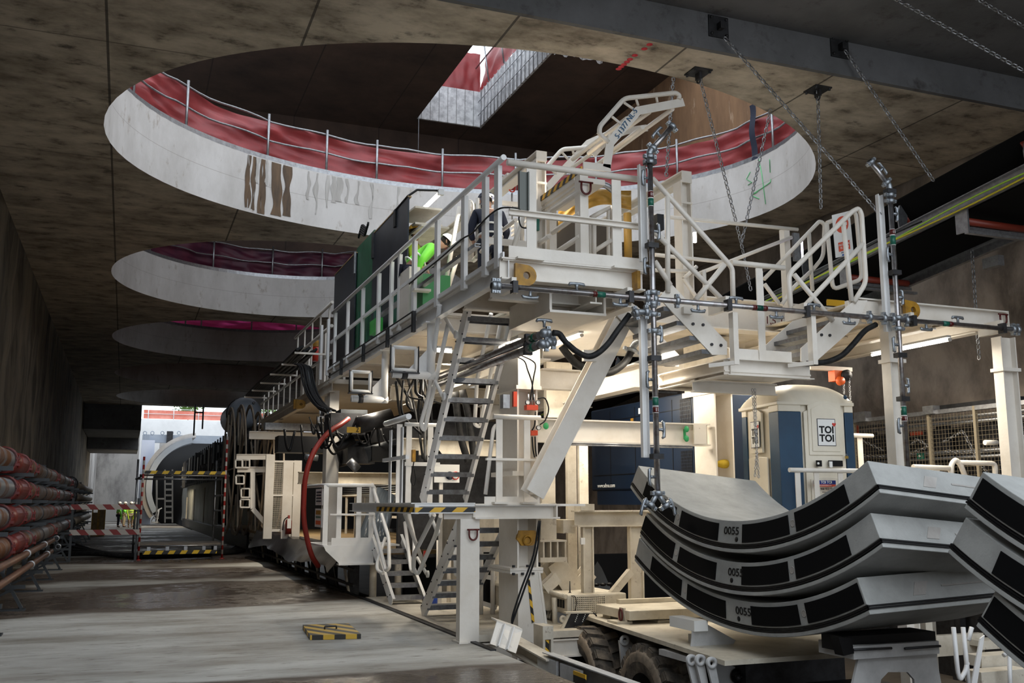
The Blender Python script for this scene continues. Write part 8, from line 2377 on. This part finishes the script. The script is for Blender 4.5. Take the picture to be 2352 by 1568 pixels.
# ================================================================ mesh fence and clutter on the right
mf = T('mesh_fence', 'dark framed wire mesh fence with chains behind the right front posts', 'fence', (12.8, 13, 1.0))
XM = 12.8
ya_, yb_ = bX(2365, 1000, XM).y, bX(1955, 1000, XM).y
zt_ = (bX(2136, 945, XM).z + bX(2330, 918, XM).z) / 2
for xp in (2136, 2243, 2340, 2040, 1962):
    y = bX(xp, 1000, XM).y; BX('post', mat('dull_fence_paint', (.20, .17, .12), .6) if 'dull_fence_paint' not in bpy.data.materials else bpy.data.materials['dull_fence_paint'], mf, XM, y, .6, XM + .05, y + .05, zt_)
BX('top_rail', STEEL, mf, XM, ya_, zt_ - .07, XM + .06, yb_, zt_)
mb = MB(); y = ya_
while y < yb_: mb.box(XM + .02, y, .8, XM + .024, y + .004, zt_); y += .07
O('wire_mesh', mb, mat('dull_mesh_wire', (.11, .09, .06), .6), mf)
mb = MB(); z = .8
while z < zt_: mb.box(XM + .02, ya_, z, XM + .024, yb_, z + .004); z += .07
O('wire_mesh', mb, bpy.data.materials['dull_mesh_wire'], mf)
y = bX(2136, 940, XM).y; BX('rail_clamp', STEEL, mf, XM - .05, y - .12, zt_ - .06, XM + .1, y + .12, zt_ + .08)
BX('rail_clamp', STEEL, mf, XM - .05, bX(1978, 940, XM).y - .15, zt_ - .06, XM + .1, bX(1978, 940, XM).y + .15, zt_ + .12)
db_ = T('dark_steelwork', 'dark channel beam and stacked dark steelwork behind the mesh fence', 'beam', (13.4, 13, 2.0))
BX('channel', DSTEEL, db_, 13.2, bX(2340, 930, 13.2).y, bX(2200, 942, 13.2).z, 13.5, bX(2140, 930, 13.2).y, bX(2200, 926, 13.2).z)
BX('dark_backing', DSTEEL, db_, 13.75, 10.0, -1.25, 13.8, 17.5, bX(2150, 985, 13.7).z)
for z_ in (bX(2000, 978, 13.4).z, bX(2000, 990, 13.4).z, bX(2000, 1050, 13.4).z, bX(2000, 1062, 13.4).z): TB('pipe', STEEL, db_, [(13.4, 10.2, z_), (13.4, 17, z_)], .035, 6)
for xp in (2005, 2075, 2162, 2175, 2290): y = bX(xp, 1000, 13.5).y; BX('dark_post', DSTEEL, db_, 13.5, y, -1.25, 13.62, y + .12, bX(2150, 975, 13.5).z)
RP = mat('dull_red_plate', (.30, .045, .02), .5)
for (x0_, y0_, x1_, y1_) in ((1956, 978, 1970, 998), (2090, 992, 2117, 998)):
    p, q = bX(x0_, y0_, 13.3), bX(x1_, y1_, 13.3); BX('red_plate', RP, db_, 13.3, q.y, q.z, 13.33, p.y, p.z)
for pts in (((1960, 1015), (1972, 1008), (2030, 1035)), ((1962, 1045), (2030, 1048)), ((2092, 1022), (2106, 1008), (2134, 1025), (2092, 1040)), ((2165, 1015), (2212, 990), (2245, 1055), (2275, 1095)), ((2168, 1035), (2225, 1040), (2270, 1035)), ((2336, 1010), (2352, 1000))):
    chain('bright galvanised chain draped behind the wire mesh fence', [bX(x, y, 13.0) for x, y in pts], group='chains draped behind the mesh fence', pitch=.075, r=.009)
sx_ = T('exit_sign', 'small green sign with a white symbol behind the mesh fence', 'sign', bX(2113, 1045, 13.1))
a, b = bX(2106, 1041, 13.1), bX(2121, 1053, 13.1); BX('panel', DGREEN, sx_, 13.1, b.y, b.z, 13.12, a.y, a.z)
mb = MB(); c = (a + b) / 2; c.x = 13.08; mb.prism([c + V(q) for q in ((0, -.03, -.01), (0, .0, .02), (0, .03, .0), (0, .0, -.02))], (.01, 0, 0)); O('symbol', mb, HELM, sx_)
gd = bX(2146, 617, 14.1); mb = MB(); mb.ell(gd, .04, .06, .09, 8, 6); O('green_tag', mb, GP, label='small bright green tag on the rock wall below the conveyor', cat='tag')
for o in list(COL.objects):
    if o.get('label') and len(o['label'].split()) > 16:
        print('LONG', o.name, '|', o['label'])
